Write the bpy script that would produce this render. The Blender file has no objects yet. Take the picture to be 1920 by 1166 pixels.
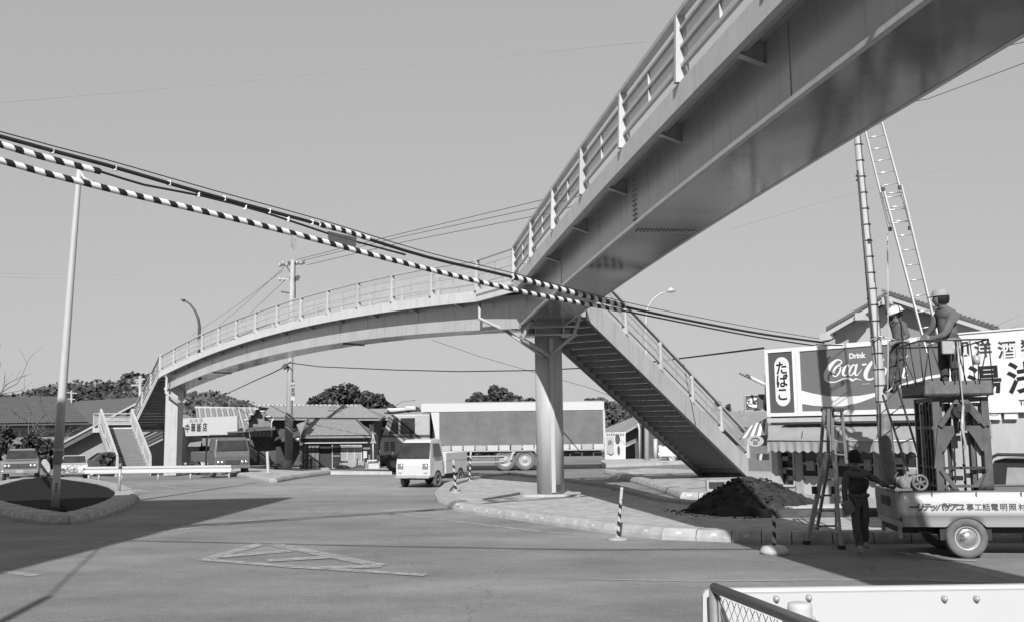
import bpy, bmesh, math, random
from mathutils import Vector, Matrix
random.seed(7)
S = bpy.context.scene
C = S.collection
PI = math.pi
# ---------------------------------------------------------------- camera
F_PX = 1850.0; EYE = 1.9; PITCH = math.atan(221/F_PX); ROLL = 0.0132
Fv = Vector((0, math.cos(PITCH), math.sin(PITCH))); R0 = Vector((1, 0, 0)); U0 = R0.cross(Fv)
Rv = R0*math.cos(ROLL)-U0*math.sin(ROLL); Uv = R0*math.sin(ROLL)+U0*math.cos(ROLL)
cam = bpy.data.objects.new('camera', bpy.data.cameras.new('camera')); C.objects.link(cam)
cam.matrix_world = Matrix(((Rv.x, Uv.x, -Fv.x, 0), (Rv.y, Uv.y, -Fv.y, 0), (Rv.z, Uv.z, -Fv.z, EYE), (0, 0, 0, 1)))
cam.data.sensor_width = 36; cam.data.lens = 36*F_PX/1920; cam.data.clip_start = .05; cam.data.clip_end = 6000
S.camera = cam
# ---------------------------------------------------------------- daylight (blue-sensitive black-and-white film: the sky's blue channel as neutral grey)
SUN = Vector((.09, 1.0, -.66)).normalized()          # direction the light travels
w = bpy.data.worlds.new("World"); S.world = w; w.use_nodes = True
nt = w.node_tree; nt.nodes.clear()
sky = nt.nodes.new('ShaderNodeTexSky'); sky.sky_type = 'NISHITA'; sky.sun_disc = False
sky.sun_elevation = math.asin(-SUN.z); sky.sun_rotation = math.atan2(-SUN.x, -SUN.y)
sky.air_density = 1.0; sky.dust_density = 0.0; sky.ozone_density = 1.0
bw = nt.nodes.new('ShaderNodeVectorMath'); bw.operation = 'DOT_PRODUCT'; bw.inputs[1].default_value = (.2, .2, 1.0)   # film sensitivity
pw = nt.nodes.new('ShaderNodeMath'); pw.operation = 'POWER'; pw.inputs[1].default_value = .25; mlt = nt.nodes.new('ShaderNodeMath'); mlt.operation = 'MULTIPLY'; mlt.inputs[1].default_value = 2.1
bg = nt.nodes.new('ShaderNodeBackground'); wo = nt.nodes.new('ShaderNodeOutputWorld')
nt.links.new(sky.outputs[0], bw.inputs[0]); nt.links.new(bw.outputs['Value'], pw.inputs[0]); nt.links.new(pw.outputs[0], mlt.inputs[0]); nt.links.new(mlt.outputs[0], bg.inputs[0]); nt.links.new(bg.outputs[0], wo.inputs[0])
bg.inputs[1].default_value = .10
sl = bpy.data.lights.new('sun', 'SUN'); sl.energy = 4.8; sl.angle = math.radians(.53); sl.color = (1, 1, 1)
so = bpy.data.objects.new('sun', sl); C.objects.link(so); so.rotation_euler = SUN.to_track_quat('-Z', 'Y').to_euler(); so.location = (0, -20, 40)
S.view_settings.view_transform = 'Standard'; S.view_settings.look = 'None'; S.view_settings.gamma = 1; S.view_settings.use_curve_mapping = False
S.view_settings.exposure = .5
# ---------------------------------------------------------------- placement helpers
def ss(t): t = min(max(t, 0), 1); return t*t*(3-2*t)
def gz(x, y): return min(-.42*ss((y-38)/17)*ss((-x-8)/8)*(1-ss((-x-24)/4)), -.55*ss((y-47)/11)*ss((-x-3)/5)*(1-ss((-x-40)/8)*(y < 62)))
def ray(px, py):
    d = Fv+Rv*((px-960)/F_PX)-Uv*((py-583)/F_PX); return d/d.y
def P(px, py, Y): return Vector((0, 0, EYE))+ray(px, py)*Y
def G(px, py, dz=0):
    z = dz
    for _ in range(25):
        d = ray(px, py); p = Vector((0, 0, EYE))+d*((z-EYE)/d.z); z = gz(p.x, p.y)+dz
    return p
# ---------------------------------------------------------------- mesh + object helpers
ORG = {}
class MB:
    def __init__(s): s.v = []; s.f = []; s.m = []; s.sm = []
    def add(s, vs, fs, mi=0, smooth=False):
        b = len(s.v); s.v += [Vector(x) for x in vs]
        for f in fs: s.f.append([b+i for i in f]); s.m.append(mi); s.sm.append(smooth)
        return s
    def box(s, c, d, rz=0, mi=0, R=None):
        x, y, z = d[0]/2, d[1]/2, d[2]/2
        M = R if R is not None else Matrix.Rotation(rz, 3, 'Z')
        vs = [M@Vector((i*x, j*y, k*z))+Vector(c) for i in (-1, 1) for j in (-1, 1) for k in (-1, 1)]
        return s.add(vs, [(0, 1, 3, 2), (4, 6, 7, 5), (0, 4, 5, 1), (2, 3, 7, 6), (0, 2, 6, 4), (1, 5, 7, 3)], mi)
    def beam(s, a, b, w, h, up=(0, 0, 1), mi=0):
        a = Vector(a); b = Vector(b); d = (b-a)
        L = d.length
        if L < 1e-6: return s
        d /= L; up = Vector(up); sd = d.cross(up)
        if sd.length < 1e-4: sd = d.cross(Vector((0, 1, 0)))
        sd.normalize(); u = sd.cross(d)
        vs = [p+sd*(i*w/2)+u*(j*h/2) for p in (a, b) for i in (-1, 1) for j in (-1, 1)]
        return s.add(vs, [(0, 2, 3, 1), (4, 5, 7, 6), (0, 1, 5, 4), (2, 6, 7, 3), (0, 4, 6, 2), (1, 3, 7, 5)], mi)
    def tube(s, pts, r, n=8, mi=0, caps=True, smooth=True):
        pts = [Vector(p) for p in pts]; k = len(pts)
        rs = r if isinstance(r, (list, tuple)) else [r]*k
        b = len(s.v); ref = None
        for i, p in enumerate(pts):
            d = (pts[min(i+1, k-1)]-pts[max(i-1, 0)]).normalized()
            if ref is None: ref = Vector((1, 0, 0)) if abs(d.x) < .9 else Vector((0, 0, 1))
            x = (ref-d*ref.dot(d)).normalized(); y = d.cross(x); ref = x
            for j in range(n):
                a = 2*PI*j/n; s.v.append(p+(x*math.cos(a)+y*math.sin(a))*rs[i])
        for i in range(k-1):
            for j in range(n):
                s.f.append([b+i*n+j, b+i*n+(j+1) % n, b+(i+1)*n+(j+1) % n, b+(i+1)*n+j]); s.m.append(mi); s.sm.append(smooth)
        if caps:
            s.f.append([b+j for j in range(n)][::-1]); s.m.append(mi); s.sm.append(False)
            s.f.append([b+(k-1)*n+j for j in range(n)]); s.m.append(mi); s.sm.append(False)
        return s
    def prism(s, poly, z0, z1, mi=0, zf=None):
        n = len(poly)
        a = [Vector((p[0], p[1], (zf(p[0], p[1]) if zf else 0)+z0)) for p in poly]
        b = [Vector((p[0], p[1], (zf(p[0], p[1]) if zf else 0)+z1)) for p in poly]
        area = sum(poly[i][0]*poly[(i+1) % n][1]-poly[(i+1) % n][0]*poly[i][1] for i in range(n))
        if area < 0: a.reverse(); b.reverse()
        return s.add(a+b, [list(range(n))[::-1], list(range(n, 2*n))]+[[i, (i+1) % n, n+(i+1) % n, n+i] for i in range(n)], mi)
    def slab(s, pts, off, mi=0):
        """planar polygon (3D) given thickness by vector off"""
        n = len(pts); off = Vector(off); pts = [Vector(p) for p in pts]
        return s.add(pts+[p+off for p in pts], [list(range(n)), list(range(n, 2*n))[::-1]]+[[(i+1) % n, i, n+i, n+(i+1) % n] for i in range(n)], mi)
    def lathe(s, prof, c=(0, 0, 0), n=16, axis='Z', mi=0, smooth=True, loop=False):
        c = Vector(c); b = len(s.v); k = len(prof)
        for r, z in prof:
            for j in range(n):
                a = 2*PI*j/n; q = (r*math.cos(a), r*math.sin(a), z)
                if axis == 'Y': q = (q[0], q[2], q[1])
                if axis == 'X': q = (q[2], q[0], q[1])
                s.v.append(c+Vector(q))
        for i in range(k-1):
            for j in range(n):
                s.f.append([b+i*n+j, b+i*n+(j+1) % n, b+(i+1)*n+(j+1) % n, b+(i+1)*n+j]); s.m.append(mi); s.sm.append(smooth)
        if loop:
            for j in range(n):
                s.f.append([b+(k-1)*n+j, b+(k-1)*n+(j+1) % n, b+(j+1) % n, b+j]); s.m.append(mi); s.sm.append(smooth)
            return s
        s.f.append([b+j for j in range(n)]); s.m.append(mi); s.sm.append(False)
        s.f.append([b+(k-1)*n+j for j in range(n)]); s.m.append(mi); s.sm.append(False)
        return s
    def xf(s, M):
        s.v = [M@p for p in s.v]; return s
    def build(s, name, mat, parent=None, world=True, bevel=0, recalc=True):
        me = bpy.data.meshes.new(name)
        org = ORG.get(parent.name, Vector((0, 0, 0))) if (parent and world) else Vector((0, 0, 0))
        me.from_pydata([p-org for p in s.v], [], s.f)
        for m in (mat if isinstance(mat, (list, tuple)) else [mat]): me.materials.append(m)
        for i, p in enumerate(me.polygons): p.material_index = s.m[i]; p.use_smooth = s.sm[i]
        if recalc:
            b = bmesh.new(); b.from_mesh(me); bmesh.ops.recalc_face_normals(b, faces=b.faces)
            if bevel: bmesh.ops.bevel(b, geom=[e for e in b.edges if e.calc_face_angle(0) > .6], offset=bevel, segments=2, affect='EDGES', profile=.6, clamp_overlap=True)
            b.to_mesh(me); b.free()
        else:
            b = bmesh.new(); b.from_mesh(me); bmesh.ops.delete(b, geom=[v for v in b.verts if not v.link_faces], context='VERTS'); b.to_mesh(me); b.free()
        me.update()
        o = bpy.data.objects.new(name, me); C.objects.link(o)
        if parent: o.parent = parent; ORG[o.name] = ORG.get(parent.name, Vector((0, 0, 0)))
        else: ORG[o.name] = Vector((0, 0, 0))
        return o
def tag(o, label, cat=None, group=None, kind=None):
    if label: o['label'] = label
    if cat: o['category'] = cat
    if group: o['group'] = group
    if kind: o['kind'] = kind
    return o
def struct(o, label=None): o['kind'] = 'structure'; return tag(o, label)
def thing(name, label, cat, loc=(0, 0, 0), rz=0, group=None):
    o = bpy.data.objects.new(name, None); C.objects.link(o); o.empty_display_size = .2
    o.location = loc; o.rotation_euler = (0, 0, rz); ORG[o.name] = Vector(loc)
    return tag(o, label, cat, group)
def one(mb, name, mat, label, cat, group=None, bevel=0):
    """a thing that is a single mesh: origin moved to its base centre"""
    lo = Vector((min(p.x for p in mb.v), min(p.y for p in mb.v), min(p.z for p in mb.v))); hi = Vector((max(p.x for p in mb.v), max(p.y for p in mb.v), max(p.z for p in mb.v)))
    c = Vector(((lo.x+hi.x)/2, (lo.y+hi.y)/2, lo.z)); mb.v = [p-c for p in mb.v]
    o = mb.build(name, mat, None, bevel=bevel); o.location = c
    return tag(o, label, cat, group)
def copy_tree(o, parent=None):
    c = o.copy(); C.objects.link(c); c.parent = parent
    for ch in list(o.children): copy_tree(ch, c)
    return c
# ---------------------------------------------------------------- materials (all grey: the photograph is black and white)
MC = {}
def gm(name, v, rough=.6, var=.12, scale=3.0, bump=0, bscale=40, metal=0, spec=.4, dirt=0, coat=0):
    if name in MC: return MC[name]
    m = bpy.data.materials.new(name); m.use_nodes = True; t = m.node_tree; b = t.nodes['Principled BSDF']
    tc = t.nodes.new('ShaderNodeNewGeometry'); n = t.nodes.new('ShaderNodeTexNoise'); n.inputs['Scale'].default_value = scale; n.inputs['Detail'].default_value = 6
    n.inputs['Roughness'].default_value = .62
    t.links.new(tc.outputs['Position'], n.inputs['Vector'])
    r = t.nodes.new('ShaderNodeMapRange'); r.inputs['From Min'].default_value = .25; r.inputs['From Max'].default_value = .75
    r.inputs['To Min'].default_value = v*(1-var); r.inputs['To Max'].default_value = v*(1+var)
    t.links.new(n.outputs['Fac'], r.inputs['Value'])
    src = r.outputs[0]
    if dirt:
        mp = t.nodes.new('ShaderNodeMapping'); mp.inputs['Scale'].default_value = (5, 5, .5)
        t.links.new(tc.outputs['Position'], mp.inputs['Vector'])
        n2 = t.nodes.new('ShaderNodeTexNoise'); n2.inputs['Scale'].default_value = 1.3; n2.inputs['Detail'].default_value = 8; t.links.new(mp.outputs[0], n2.inputs['Vector'])
        r2 = t.nodes.new('ShaderNodeMapRange'); r2.inputs['From Min'].default_value = .5; r2.inputs['From Max'].default_value = .75; r2.inputs['To Min'].default_value = 1; r2.inputs['To Max'].default_value = 1-dirt
        t.links.new(n2.outputs['Fac'], r2.inputs['Value'])
        mu = t.nodes.new('ShaderNodeMath'); mu.operation = 'MULTIPLY'; t.links.new(src, mu.inputs[0]); t.links.new(r2.outputs[0], mu.inputs[1]); src = mu.outputs[0]
    cc = t.nodes.new('ShaderNodeCombineColor')
    for i in range(3): t.links.new(src, cc.inputs[i])
    t.links.new(cc.outputs[0], b.inputs['Base Color'])
    b.inputs['Roughness'].default_value = rough; b.inputs['Metallic'].default_value = metal; b.inputs['Specular IOR Level'].default_value = spec
    if rough >= .85: b.inputs['Specular IOR Level'].default_value = .08
    if coat: b.inputs['Coat Weight'].default_value = coat; b.inputs['Coat Roughness'].default_value = .08
    if bump:
        n3 = t.nodes.new('ShaderNodeTexNoise'); n3.inputs['Scale'].default_value = bscale; n3.inputs['Detail'].default_value = 5
        t.links.new(tc.outputs['Position'], n3.inputs['Vector'])
        bp = t.nodes.new('ShaderNodeBump'); bp.inputs['Strength'].default_value = bump; bp.inputs['Distance'].default_value = .02
        t.links.new(n3.outputs['Fac'], bp.inputs['Height']); t.links.new(bp.outputs[0], b.inputs['Normal'])
    MC[name] = m; return m
def glass(name, v=.03, rough=.06):
    return gm(name, v, rough=rough, var=.5, scale=2, spec=.7)
def mesh_mat(name, v, alpha):
    m = gm(name, v, .6, .05); t = m.node_tree
    if 'mixd' in t.nodes: return m
    mx = t.nodes.new('ShaderNodeMixShader'); mx.name = 'mixd'; tr = t.nodes.new('ShaderNodeBsdfTransparent'); out = t.nodes['Material Output']
    mx.inputs[0].default_value = alpha
    t.links.new(tr.outputs[0], mx.inputs[1]); t.links.new(t.nodes['Principled BSDF'].outputs[0], mx.inputs[2]); t.links.new(mx.outputs[0], out.inputs[0])
    return m
PAINT = gm('bridge_paint', .40, .36, .09, 1.2, spec=.5, dirt=.2)
PAINT2 = gm('bridge_fascia_concrete', .52, .7, .10, 2.5, spec=.3, dirt=.14, bump=.15)
STEELP = gm('girder_paint', .40, .22, .08, .9, spec=.6, dirt=.2)
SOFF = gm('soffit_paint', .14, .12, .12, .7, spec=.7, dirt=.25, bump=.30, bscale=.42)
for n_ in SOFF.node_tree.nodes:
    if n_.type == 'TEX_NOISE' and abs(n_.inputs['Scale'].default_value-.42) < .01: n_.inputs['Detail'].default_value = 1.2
TREADM = gm('stair_plate_shade', .17, .5, .1, 3)  # bridge paint darkened for treads and risers: underside shade put into the colour
WHITE = gm('white_paint', .38, .45, .04, 4, dirt=.08)
WHITE2 = gm('bright_white_paint', .42, .4, .02, 4)
BLACK = gm('black_rubber', .02, .6, .2)
DARK = gm('dark_metal', .055, .5, .25, 6, metal=.2)
DGREY = gm('dark_grey_paint', .12, .45, .15, 5)
MID = gm('mid_grey_paint', .28, .45, .12, 5)
LGREY = gm('light_grey_metal', .34, .35, .1, 8, metal=.2)
ALU = gm('aluminium', .5, .35, .1, 10, metal=.6)
CONC = gm('pale_concrete', .36, .85, .18, 3, bump=.3, bscale=30, dirt=.12)
CONCD = gm('kerb_concrete', .31, .85, .2, 4, bump=.35, bscale=30, dirt=.2)
GLASS = glass('dark_glass')
def worn(m, keep=.62, sc=4.0):
    t = m.node_tree; n = t.nodes.new('ShaderNodeTexNoise'); n.inputs['Scale'].default_value = sc; n.inputs['Detail'].default_value = 9; n.inputs['Roughness'].default_value = .75
    g = t.nodes.new('ShaderNodeNewGeometry'); t.links.new(g.outputs['Position'], n.inputs['Vector'])
    r = t.nodes.new('ShaderNodeMapRange'); r.inputs['From Min'].default_value = keep-.28; r.inputs['From Max'].default_value = keep; r.inputs['To Min'].default_value = .9; r.inputs['To Max'].default_value = 0
    mx = t.nodes.new('ShaderNodeMixShader'); tr = t.nodes.new('ShaderNodeBsdfTransparent'); t.links.new(n.outputs['Fac'], r.inputs['Value']); t.links.new(r.outputs[0], mx.inputs[0])
    t.links.new(tr.outputs[0], mx.inputs[1]); t.links.new(t.nodes['Principled BSDF'].outputs[0], mx.inputs[2]); t.links.new(mx.outputs[0], t.nodes['Material Output'].inputs[0]); return m
TYRE = gm('tyre_rubber', .05, .8, .3, 12, bump=.2)
TYRED = gm('dusty_tyre_rubber', .12, .85, .25, 9, bump=.2)
CHROME = gm('bright_chrome', .7, .18, .05, 8, metal=.9)
WOOD = gm('weathered_wood', .13, .85, .35, 6, bump=.3)
SOIL = None
def text_mesh(body, size=1.0, bold=0.0, shear=0.0, align='CENTER', depth=0.0):
    cu = bpy.data.curves.new('lettering', 'FONT'); cu.body = body; cu.size = size; cu.offset = bold; cu.shear = shear
    cu.align_x = align; cu.align_y = 'CENTER'; cu.extrude = depth; cu.resolution_u = 3
    ob = bpy.data.objects.new('tmp', cu); C.objects.link(ob)
    me = bpy.data.meshes.new_from_object(ob.evaluated_get(bpy.context.evaluated_depsgraph_get()))
    bpy.data.objects.remove(ob); bpy.data.curves.remove(cu)
    return me
def put_text(name, body, size, mat, parent, pos, xdir, ydir, bold=0, shear=0, depth=.003, sx=1.0):
    """flat lettering lying on a sign face: pos = world centre, xdir/ydir = world axes of the face"""
    me = text_mesh(body, size, bold, shear, depth=depth)
    x = Vector(xdir).normalized(); y = Vector(ydir).normalized(); z = x.cross(y).normalized()
    root = parent
    while root is not None and root.parent is not None: root = root.parent
    inv = (Matrix.Translation(root.location)@root.rotation_euler.to_matrix().to_4x4()).inverted() if root is not None else Matrix.Identity(4)
    M = inv@Matrix.Translation(Vector(pos))@Matrix(((x.x, y.x, z.x, 0), (x.y, y.y, z.y, 0), (x.z, y.z, z.z, 0), (0, 0, 0, 1)))@Matrix.Diagonal((sx, 1, 1, 1))
    me.transform(M); me.materials.clear(); me.materials.append(mat); me.name = name
    o = bpy.data.objects.new(name, me); C.objects.link(o)
    if parent: o.parent = parent
    return o
# ================================================================ GROUND, ROAD, ISLANDS
def road_mat():
    m = bpy.data.materials.new('asphalt'); m.use_nodes = True; t = m.node_tree; N = t.nodes; b = N['Principled BSDF']
    g = N.new('ShaderNodeNewGeometry')
    def noise(sc, det=6, vec=None, rg=.6):
        n = N.new('ShaderNodeTexNoise'); n.inputs['Scale'].default_value = sc; n.inputs['Detail'].default_value = det; n.inputs['Roughness'].default_value = rg
        t.links.new(vec or g.outputs['Position'], n.inputs['Vector']); return n.outputs['Fac']
    def mr(src, a, bb, c, d):
        r = N.new('ShaderNodeMapRange'); r.inputs['From Min'].default_value = a; r.inputs['From Max'].default_value = bb; r.inputs['To Min'].default_value = c; r.inputs['To Max'].default_value = d
        t.links.new(src, r.inputs['Value']); return r.outputs[0]
    def ma(op, a, bb):
        k = N.new('ShaderNodeMath'); k.operation = op
        for i, q in enumerate((a, bb)):
            if isinstance(q, float): k.inputs[i].default_value = q
            else: t.links.new(q, k.inputs[i])
        return k.outputs[0]
    mp = N.new('ShaderNodeMapping'); mp.inputs['Scale'].default_value = (.55, .9, 1); mp.inputs['Rotation'].default_value = (0, 0, .12); t.links.new(g.outputs['Position'], mp.inputs['Vector'])
    base = mr(noise(55, 3), .3, .7, .14, .21)
    base = ma('MULTIPLY', base, mr(noise(.9, 7, mp.outputs[0]), .3, .7, .80, 1.22))
    base = ma('MULTIPLY', base, mr(noise(7, 6, None, .75), .3, .7, .88, 1.12))
    base = ma('MULTIPLY', base, mr(noise(30, 4, None, .8), .3, .7, .74, 1.26))
    dust = mr(noise(.16, 8), .50, .66, 0., 1.)
    dust2 = mr(noise(1.4, 8, mp.outputs[0]), .35, .7, 0., 1.)
    base = ma('ADD', base, ma('MULTIPLY', ma('MULTIPLY', dust, dust2), .08))
    # dusty areas where lorries have dropped soil (round the column island, across the junction and along the kerb)
    for (cx_, cy_, sx_, sy_, rot_, amt) in ((-4.5, 34, 9, 5.5, .2, .10), (-8.5, 40, 8, 3.5, 0, .08), (1.5, 12.6, 7.5, .8, .04, .05), (4, 17.6, 9, .9, -.02, .07), (-1, 24, 4, 3, .3, .05), (-3, 8.8, 12, .9, .05, .035)):
        mp2 = N.new('ShaderNodeMapping'); mp2.vector_type = 'TEXTURE'; mp2.inputs['Location'].default_value = (cx_, cy_, 0); mp2.inputs['Rotation'].default_value = (0, 0, rot_); mp2.inputs['Scale'].default_value = (sx_, sy_, 50)
        t.links.new(g.outputs['Position'], mp2.inputs['Vector']); ln = N.new('ShaderNodeVectorMath'); ln.operation = 'LENGTH'; t.links.new(mp2.outputs[0], ln.inputs[0])
        k1 = mr(ln.outputs['Value'], .2, 1.1, amt, 0.); base = ma('ADD', base, ma('MULTIPLY', k1, mr(noise(2.2, 7, mp.outputs[0], .7), .3, .7, .35, 1.1)))
    # dark seams and oil drips
    vo = N.new('ShaderNodeTexVoronoi'); vo.feature = 'DISTANCE_TO_EDGE'; vo.inputs['Scale'].default_value = .22; vo.inputs['Randomness'].default_value = 1
    wp = N.new('ShaderNodeVectorMath'); wp.operation = 'ADD'; nz = N.new('ShaderNodeTexNoise'); nz.inputs['Scale'].default_value = 1.5; nz.inputs['Detail'].default_value = 5; t.links.new(g.outputs['Position'], nz.inputs['Vector'])
    t.links.new(g.outputs['Position'], wp.inputs[0]); t.links.new(nz.outputs['Color'], wp.inputs[1]); t.links.new(wp.outputs[0], vo.inputs['Vector'])
    base = ma('MULTIPLY', base, mr(vo.outputs['Distance'], .0, .006, .78, 1.))
    base = ma('MULTIPLY', base, mr(noise(3.3, 2), .70, .76, 1., .72))
    cc = N.new('ShaderNodeCombineColor')
    for i in range(3): t.links.new(base, cc.inputs[i])
    t.links.new(cc.outputs[0], b.inputs['Base Color']); b.inputs['Roughness'].default_value = .8; b.inputs['Specular IOR Level'].default_value = .15
    bp = N.new('ShaderNodeBump'); bp.inputs['Strength'].default_value = .5; bp.inputs['Distance'].default_value = .01
    t.links.new(noise(120, 3), bp.inputs['Height']); t.links.new(bp.outputs[0], b.inputs['Normal'])
    return m
ASPH = road_mat()
EARTH = gm('dry_earth', .2, .95, .3, .4, bump=.3, bscale=8)
PAVE = gm('sandy_paving', .34, .95, .32, 3.2, bump=.9, bscale=35)
def grid(name, x0, x1, y0, y1, st, mat, dz, lab):
    nx = int((x1-x0)/st); ny = int((y1-y0)/st); vs = []; fs = []
    for j in range(ny+1):
        for i in range(nx+1):
            x = x0+(x1-x0)*i/nx; y = y0+(y1-y0)*j/ny; vs.append((x, y, gz(x, y)+dz))
    for j in range(ny):
        for i in range(nx):
            a = j*(nx+1)+i; fs.append((a, a+1, a+nx+2, a+nx+1))
    m = MB(); m.add(vs, fs, 0, True); o = m.build(name, mat); struct(o, lab); return o
m = MB()
m.add([(-3000, -400, -.5), (3000, -400, -.5), (3000, 4500, -.5), (-3000, 4500, -.5)], [(0, 1, 2, 3)])
struct(m.build('ground', EARTH), 'dry open ground running out to the wooded hills')
grid('yard_ground', -70, 70, 44, 150, 2.0, EARTH, -.02, 'bare dusty ground between the houses across the road')
grid('road', -75, 75, -30, 62, 1.0, ASPH, 0, 'grey asphalt road junction under the footbridge')

PAINTW = gm('road_marking_paint', .45, .8, .3, 5, bump=.2, bscale=50)
PAINTF = worn(gm('faded_road_marking_paint', .34, .85, .2, 6), .70)
worn(PAINTW, .78)
MK = [0]
def mark(pts, mat, wd=.13, closed=False, lab='worn white line painted on the asphalt'):
    g = [G(*p) for p in pts]; mb = MB()
    n = len(g); MK[0] += 1
    for i in range(n if closed else n-1):
        a, b = g[i], g[(i+1) % n]
        k = max(1, int((b-a).length/1.2))
        for q in range(k):
            p0 = a.lerp(b, q/k); p1 = a.lerp(b, (q+1)/k); s_ = (b-a).cross(Vector((0, 0, 1))).normalized()*wd/2
            vs = [p0-s_, p0+s_, p1+s_, p1-s_]; vs = [(v.x, v.y, gz(v.x, v.y)+.004+.0008*MK[0]+.0002*(i % 3)) for v in vs]
            mb.add(vs, [(0, 1, 2, 3)])
    o = mb.build('road_marking', mat); struct(o, lab); return o
mark([(175, 1018), (300, 997), (520, 969)], PAINTF, .12)
mark([(740, 963), (880, 980), (1010, 996), (1100, 1004)], PAINTF, .12)
mark([(238, 906), (290, 909), (375, 920)], PAINTF, .15)
mark([(222, 914), (270, 922)], PAINTF, .5)
mark([(0, 1071), (70, 1079)], PAINTF, .18)
mark([(1110, 1086), (1300, 1090), (1500, 1088), (1720, 1088), (1925, 1094)], PAINTF, .07)
mark([(925, 888), (1075, 882), (1180, 879)], PAINTW, .15)
mark([(1050, 892), (1150, 884)], PAINTF, .12)
mark([(1125, 893), (1215, 915)], PAINTF, .1)
mark([(1680, 1035), (1760, 1049), (1830, 1052)], PAINTF, .1)
# hatched triangular zebra marking
A, B_, Cc = (384, 1050), (497, 1018), (905, 1082)
mark([A, B_], PAINTF, .26); mark([B_, (712, 1061)], PAINTF, .26); mark([A, (560, 1064), (800, 1079)], PAINTF, .2)
mark([(410, 1045), (545, 1033)], PAINTF, .3); mark([(500, 1052), (635, 1044)], PAINTF, .32); mark([(600, 1066), (715, 1062)], PAINTF, .3)

GRASS = gm('dark_turf', .016, .95, .5, 5, bump=.6, bscale=30)
def island(name, label, foot, dz_pave, pave_mat, kerb_from, kerb_to, hk=.19, wk=.42, step=.62, white=True, slope=.22, marks=None):
    """foot: list of world points (outer foot line, ccw or cw); kerb blocks only along edges in [kerb_from, kerb_to)"""
    n = len(foot); c = sum((Vector((p.x, p.y)) for p in foot), Vector((0, 0)))/n
    t = thing(name, label, 'traffic island', (c.x, c.y, gz(c.x, c.y)))
    area = sum(foot[i].x*foot[(i+1) % n].y-foot[(i+1) % n].x*foot[i].y for i in range(n))
    sg = 1 if area > 0 else -1
    def off(i, d):
        p = foot[i]; a = foot[i-1]; b = foot[(i+1) % n]
        e1 = Vector((p.x-a.x, p.y-a.y)).normalized(); e2 = Vector((b.x-p.x, b.y-p.y)).normalized()
        nn = Vector((-(e1.y+e2.y), e1.x+e2.x))*sg
        nn.normalize(); k = max(.5, nn.dot(Vector((-e1.y, e1.x))*sg)); return Vector((p.x, p.y))+nn*(d/k)
    inn = [off(i, wk*.9) for i in range(n)]
    mb = MB()
    if pave_mat is GRASS:
        cx_, cy_ = sum(p.x for p in inn)/n, sum(p.y for p in inn)/n; R_ = 9; vs = [(cx_, cy_, dz_pave+.01)]
        for r_ in range(1, R_+1):
            for p in inn: vs.append((cx_+(p.x-cx_)*r_/R_, cy_+(p.y-cy_)*r_/R_, dz_pave+.01*(1-r_/R_)+random.uniform(-.012, .012)))
        fs = [(0, 1+i, 1+(i+1) % n) for i in range(n)]
        for r_ in range(R_-1):
            for i in range(n): a_ = 1+r_*n+i; b__ = 1+r_*n+(i+1) % n; fs.append((a_, b__, b__+n, a_+n))
        mb.add(vs, fs, 0, True)
    else: mb.prism([(p.x, p.y) for p in inn], -.06, dz_pave, zf=gz)
    mb.build('paving' if pave_mat is not GRASS else 'turf', pave_mat, t)
    proto = {}
    for i in range(kerb_from, kerb_to):
        a, b = Vector((foot[i % n].x, foot[i % n].y)), Vector((foot[(i+1) % n].x, foot[(i+1) % n].y))
        ia, ib = off(i % n, wk), off((i+1) % n, wk); L = (b-a).length; k = max(1, round(L/step))
        for q in range(k):
            f0, f1 = q/k+.008/L, (q+1)/k-.008/L
            o0, o1, i0, i1 = a.lerp(b, f0), a.lerp(b, f1), ia.lerp(ib, f0), ia.lerp(ib, f1)
            jz = random.uniform(-.008, .008)
            prof = [(0, -.05), (0, .06), (slope*.35, hk*.72), (slope*.75, hk*.95), (slope*1.3, hk), (1, hk*.97), (1, -.05)]
            vs = []
            for (o_, i_) in ((o0, i0), (o1, i1)):
                for u, z in prof:
                    p = o_.lerp(i_, u); vs.append((p.x, p.y, gz(p.x, p.y)+z+(jz if z > 0 else 0)))
            m_ = len(prof)
            fs = [list(range(m_))[::-1], list(range(m_, 2*m_))]+[[j, (j+1) % m_, m_+(j+1) % m_, m_+j] for j in range(m_)]
            kb = MB(); kb.add(vs, fs); o = kb.build('kerb_stone', CONCD, t)
            if white and (marks is None or marks(i)):
                # small white reflective plate let into the sloping face
                mid_o = o0.lerp(o1, .5); mid_i = i0.lerp(i1, .5); tdir = (o1-o0).normalized()*.05
                pl = MB(); u0, z0 = prof[1]; u1, z1 = prof[2]
                u0, z0 = .04, .085; u1, z1 = slope*.33, hk*.70
                q0 = mid_o.lerp(mid_i, u0); q1 = mid_o.lerp(mid_i, u1)
                e = Vector((0, 0, .006)); inw = (mid_o-mid_i).normalized()*.006
                v4 = [(q0.x-tdir.x+inw.x, q0.y-tdir.y+inw.y, gz(q0.x, q0.y)+z0+.008+jz), (q0.x+tdir.x+inw.x, q0.y+tdir.y+inw.y, gz(q0.x, q0.y)+z0+.008+jz), (q1.x+tdir.x+inw.x, q1.y+tdir.y+inw.y, gz(q1.x, q1.y)+z1+.010+jz), (q1.x-tdir.x+inw.x, q1.y-tdir.y+inw.y, gz(q1.x, q1.y)+z1+.010+jz)]
                pl.slab(v4, (-inw.x*1.5, -inw.y*1.5, -.008)); pl.build('reflector_plate', WHITE2, o)
    return t
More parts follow.
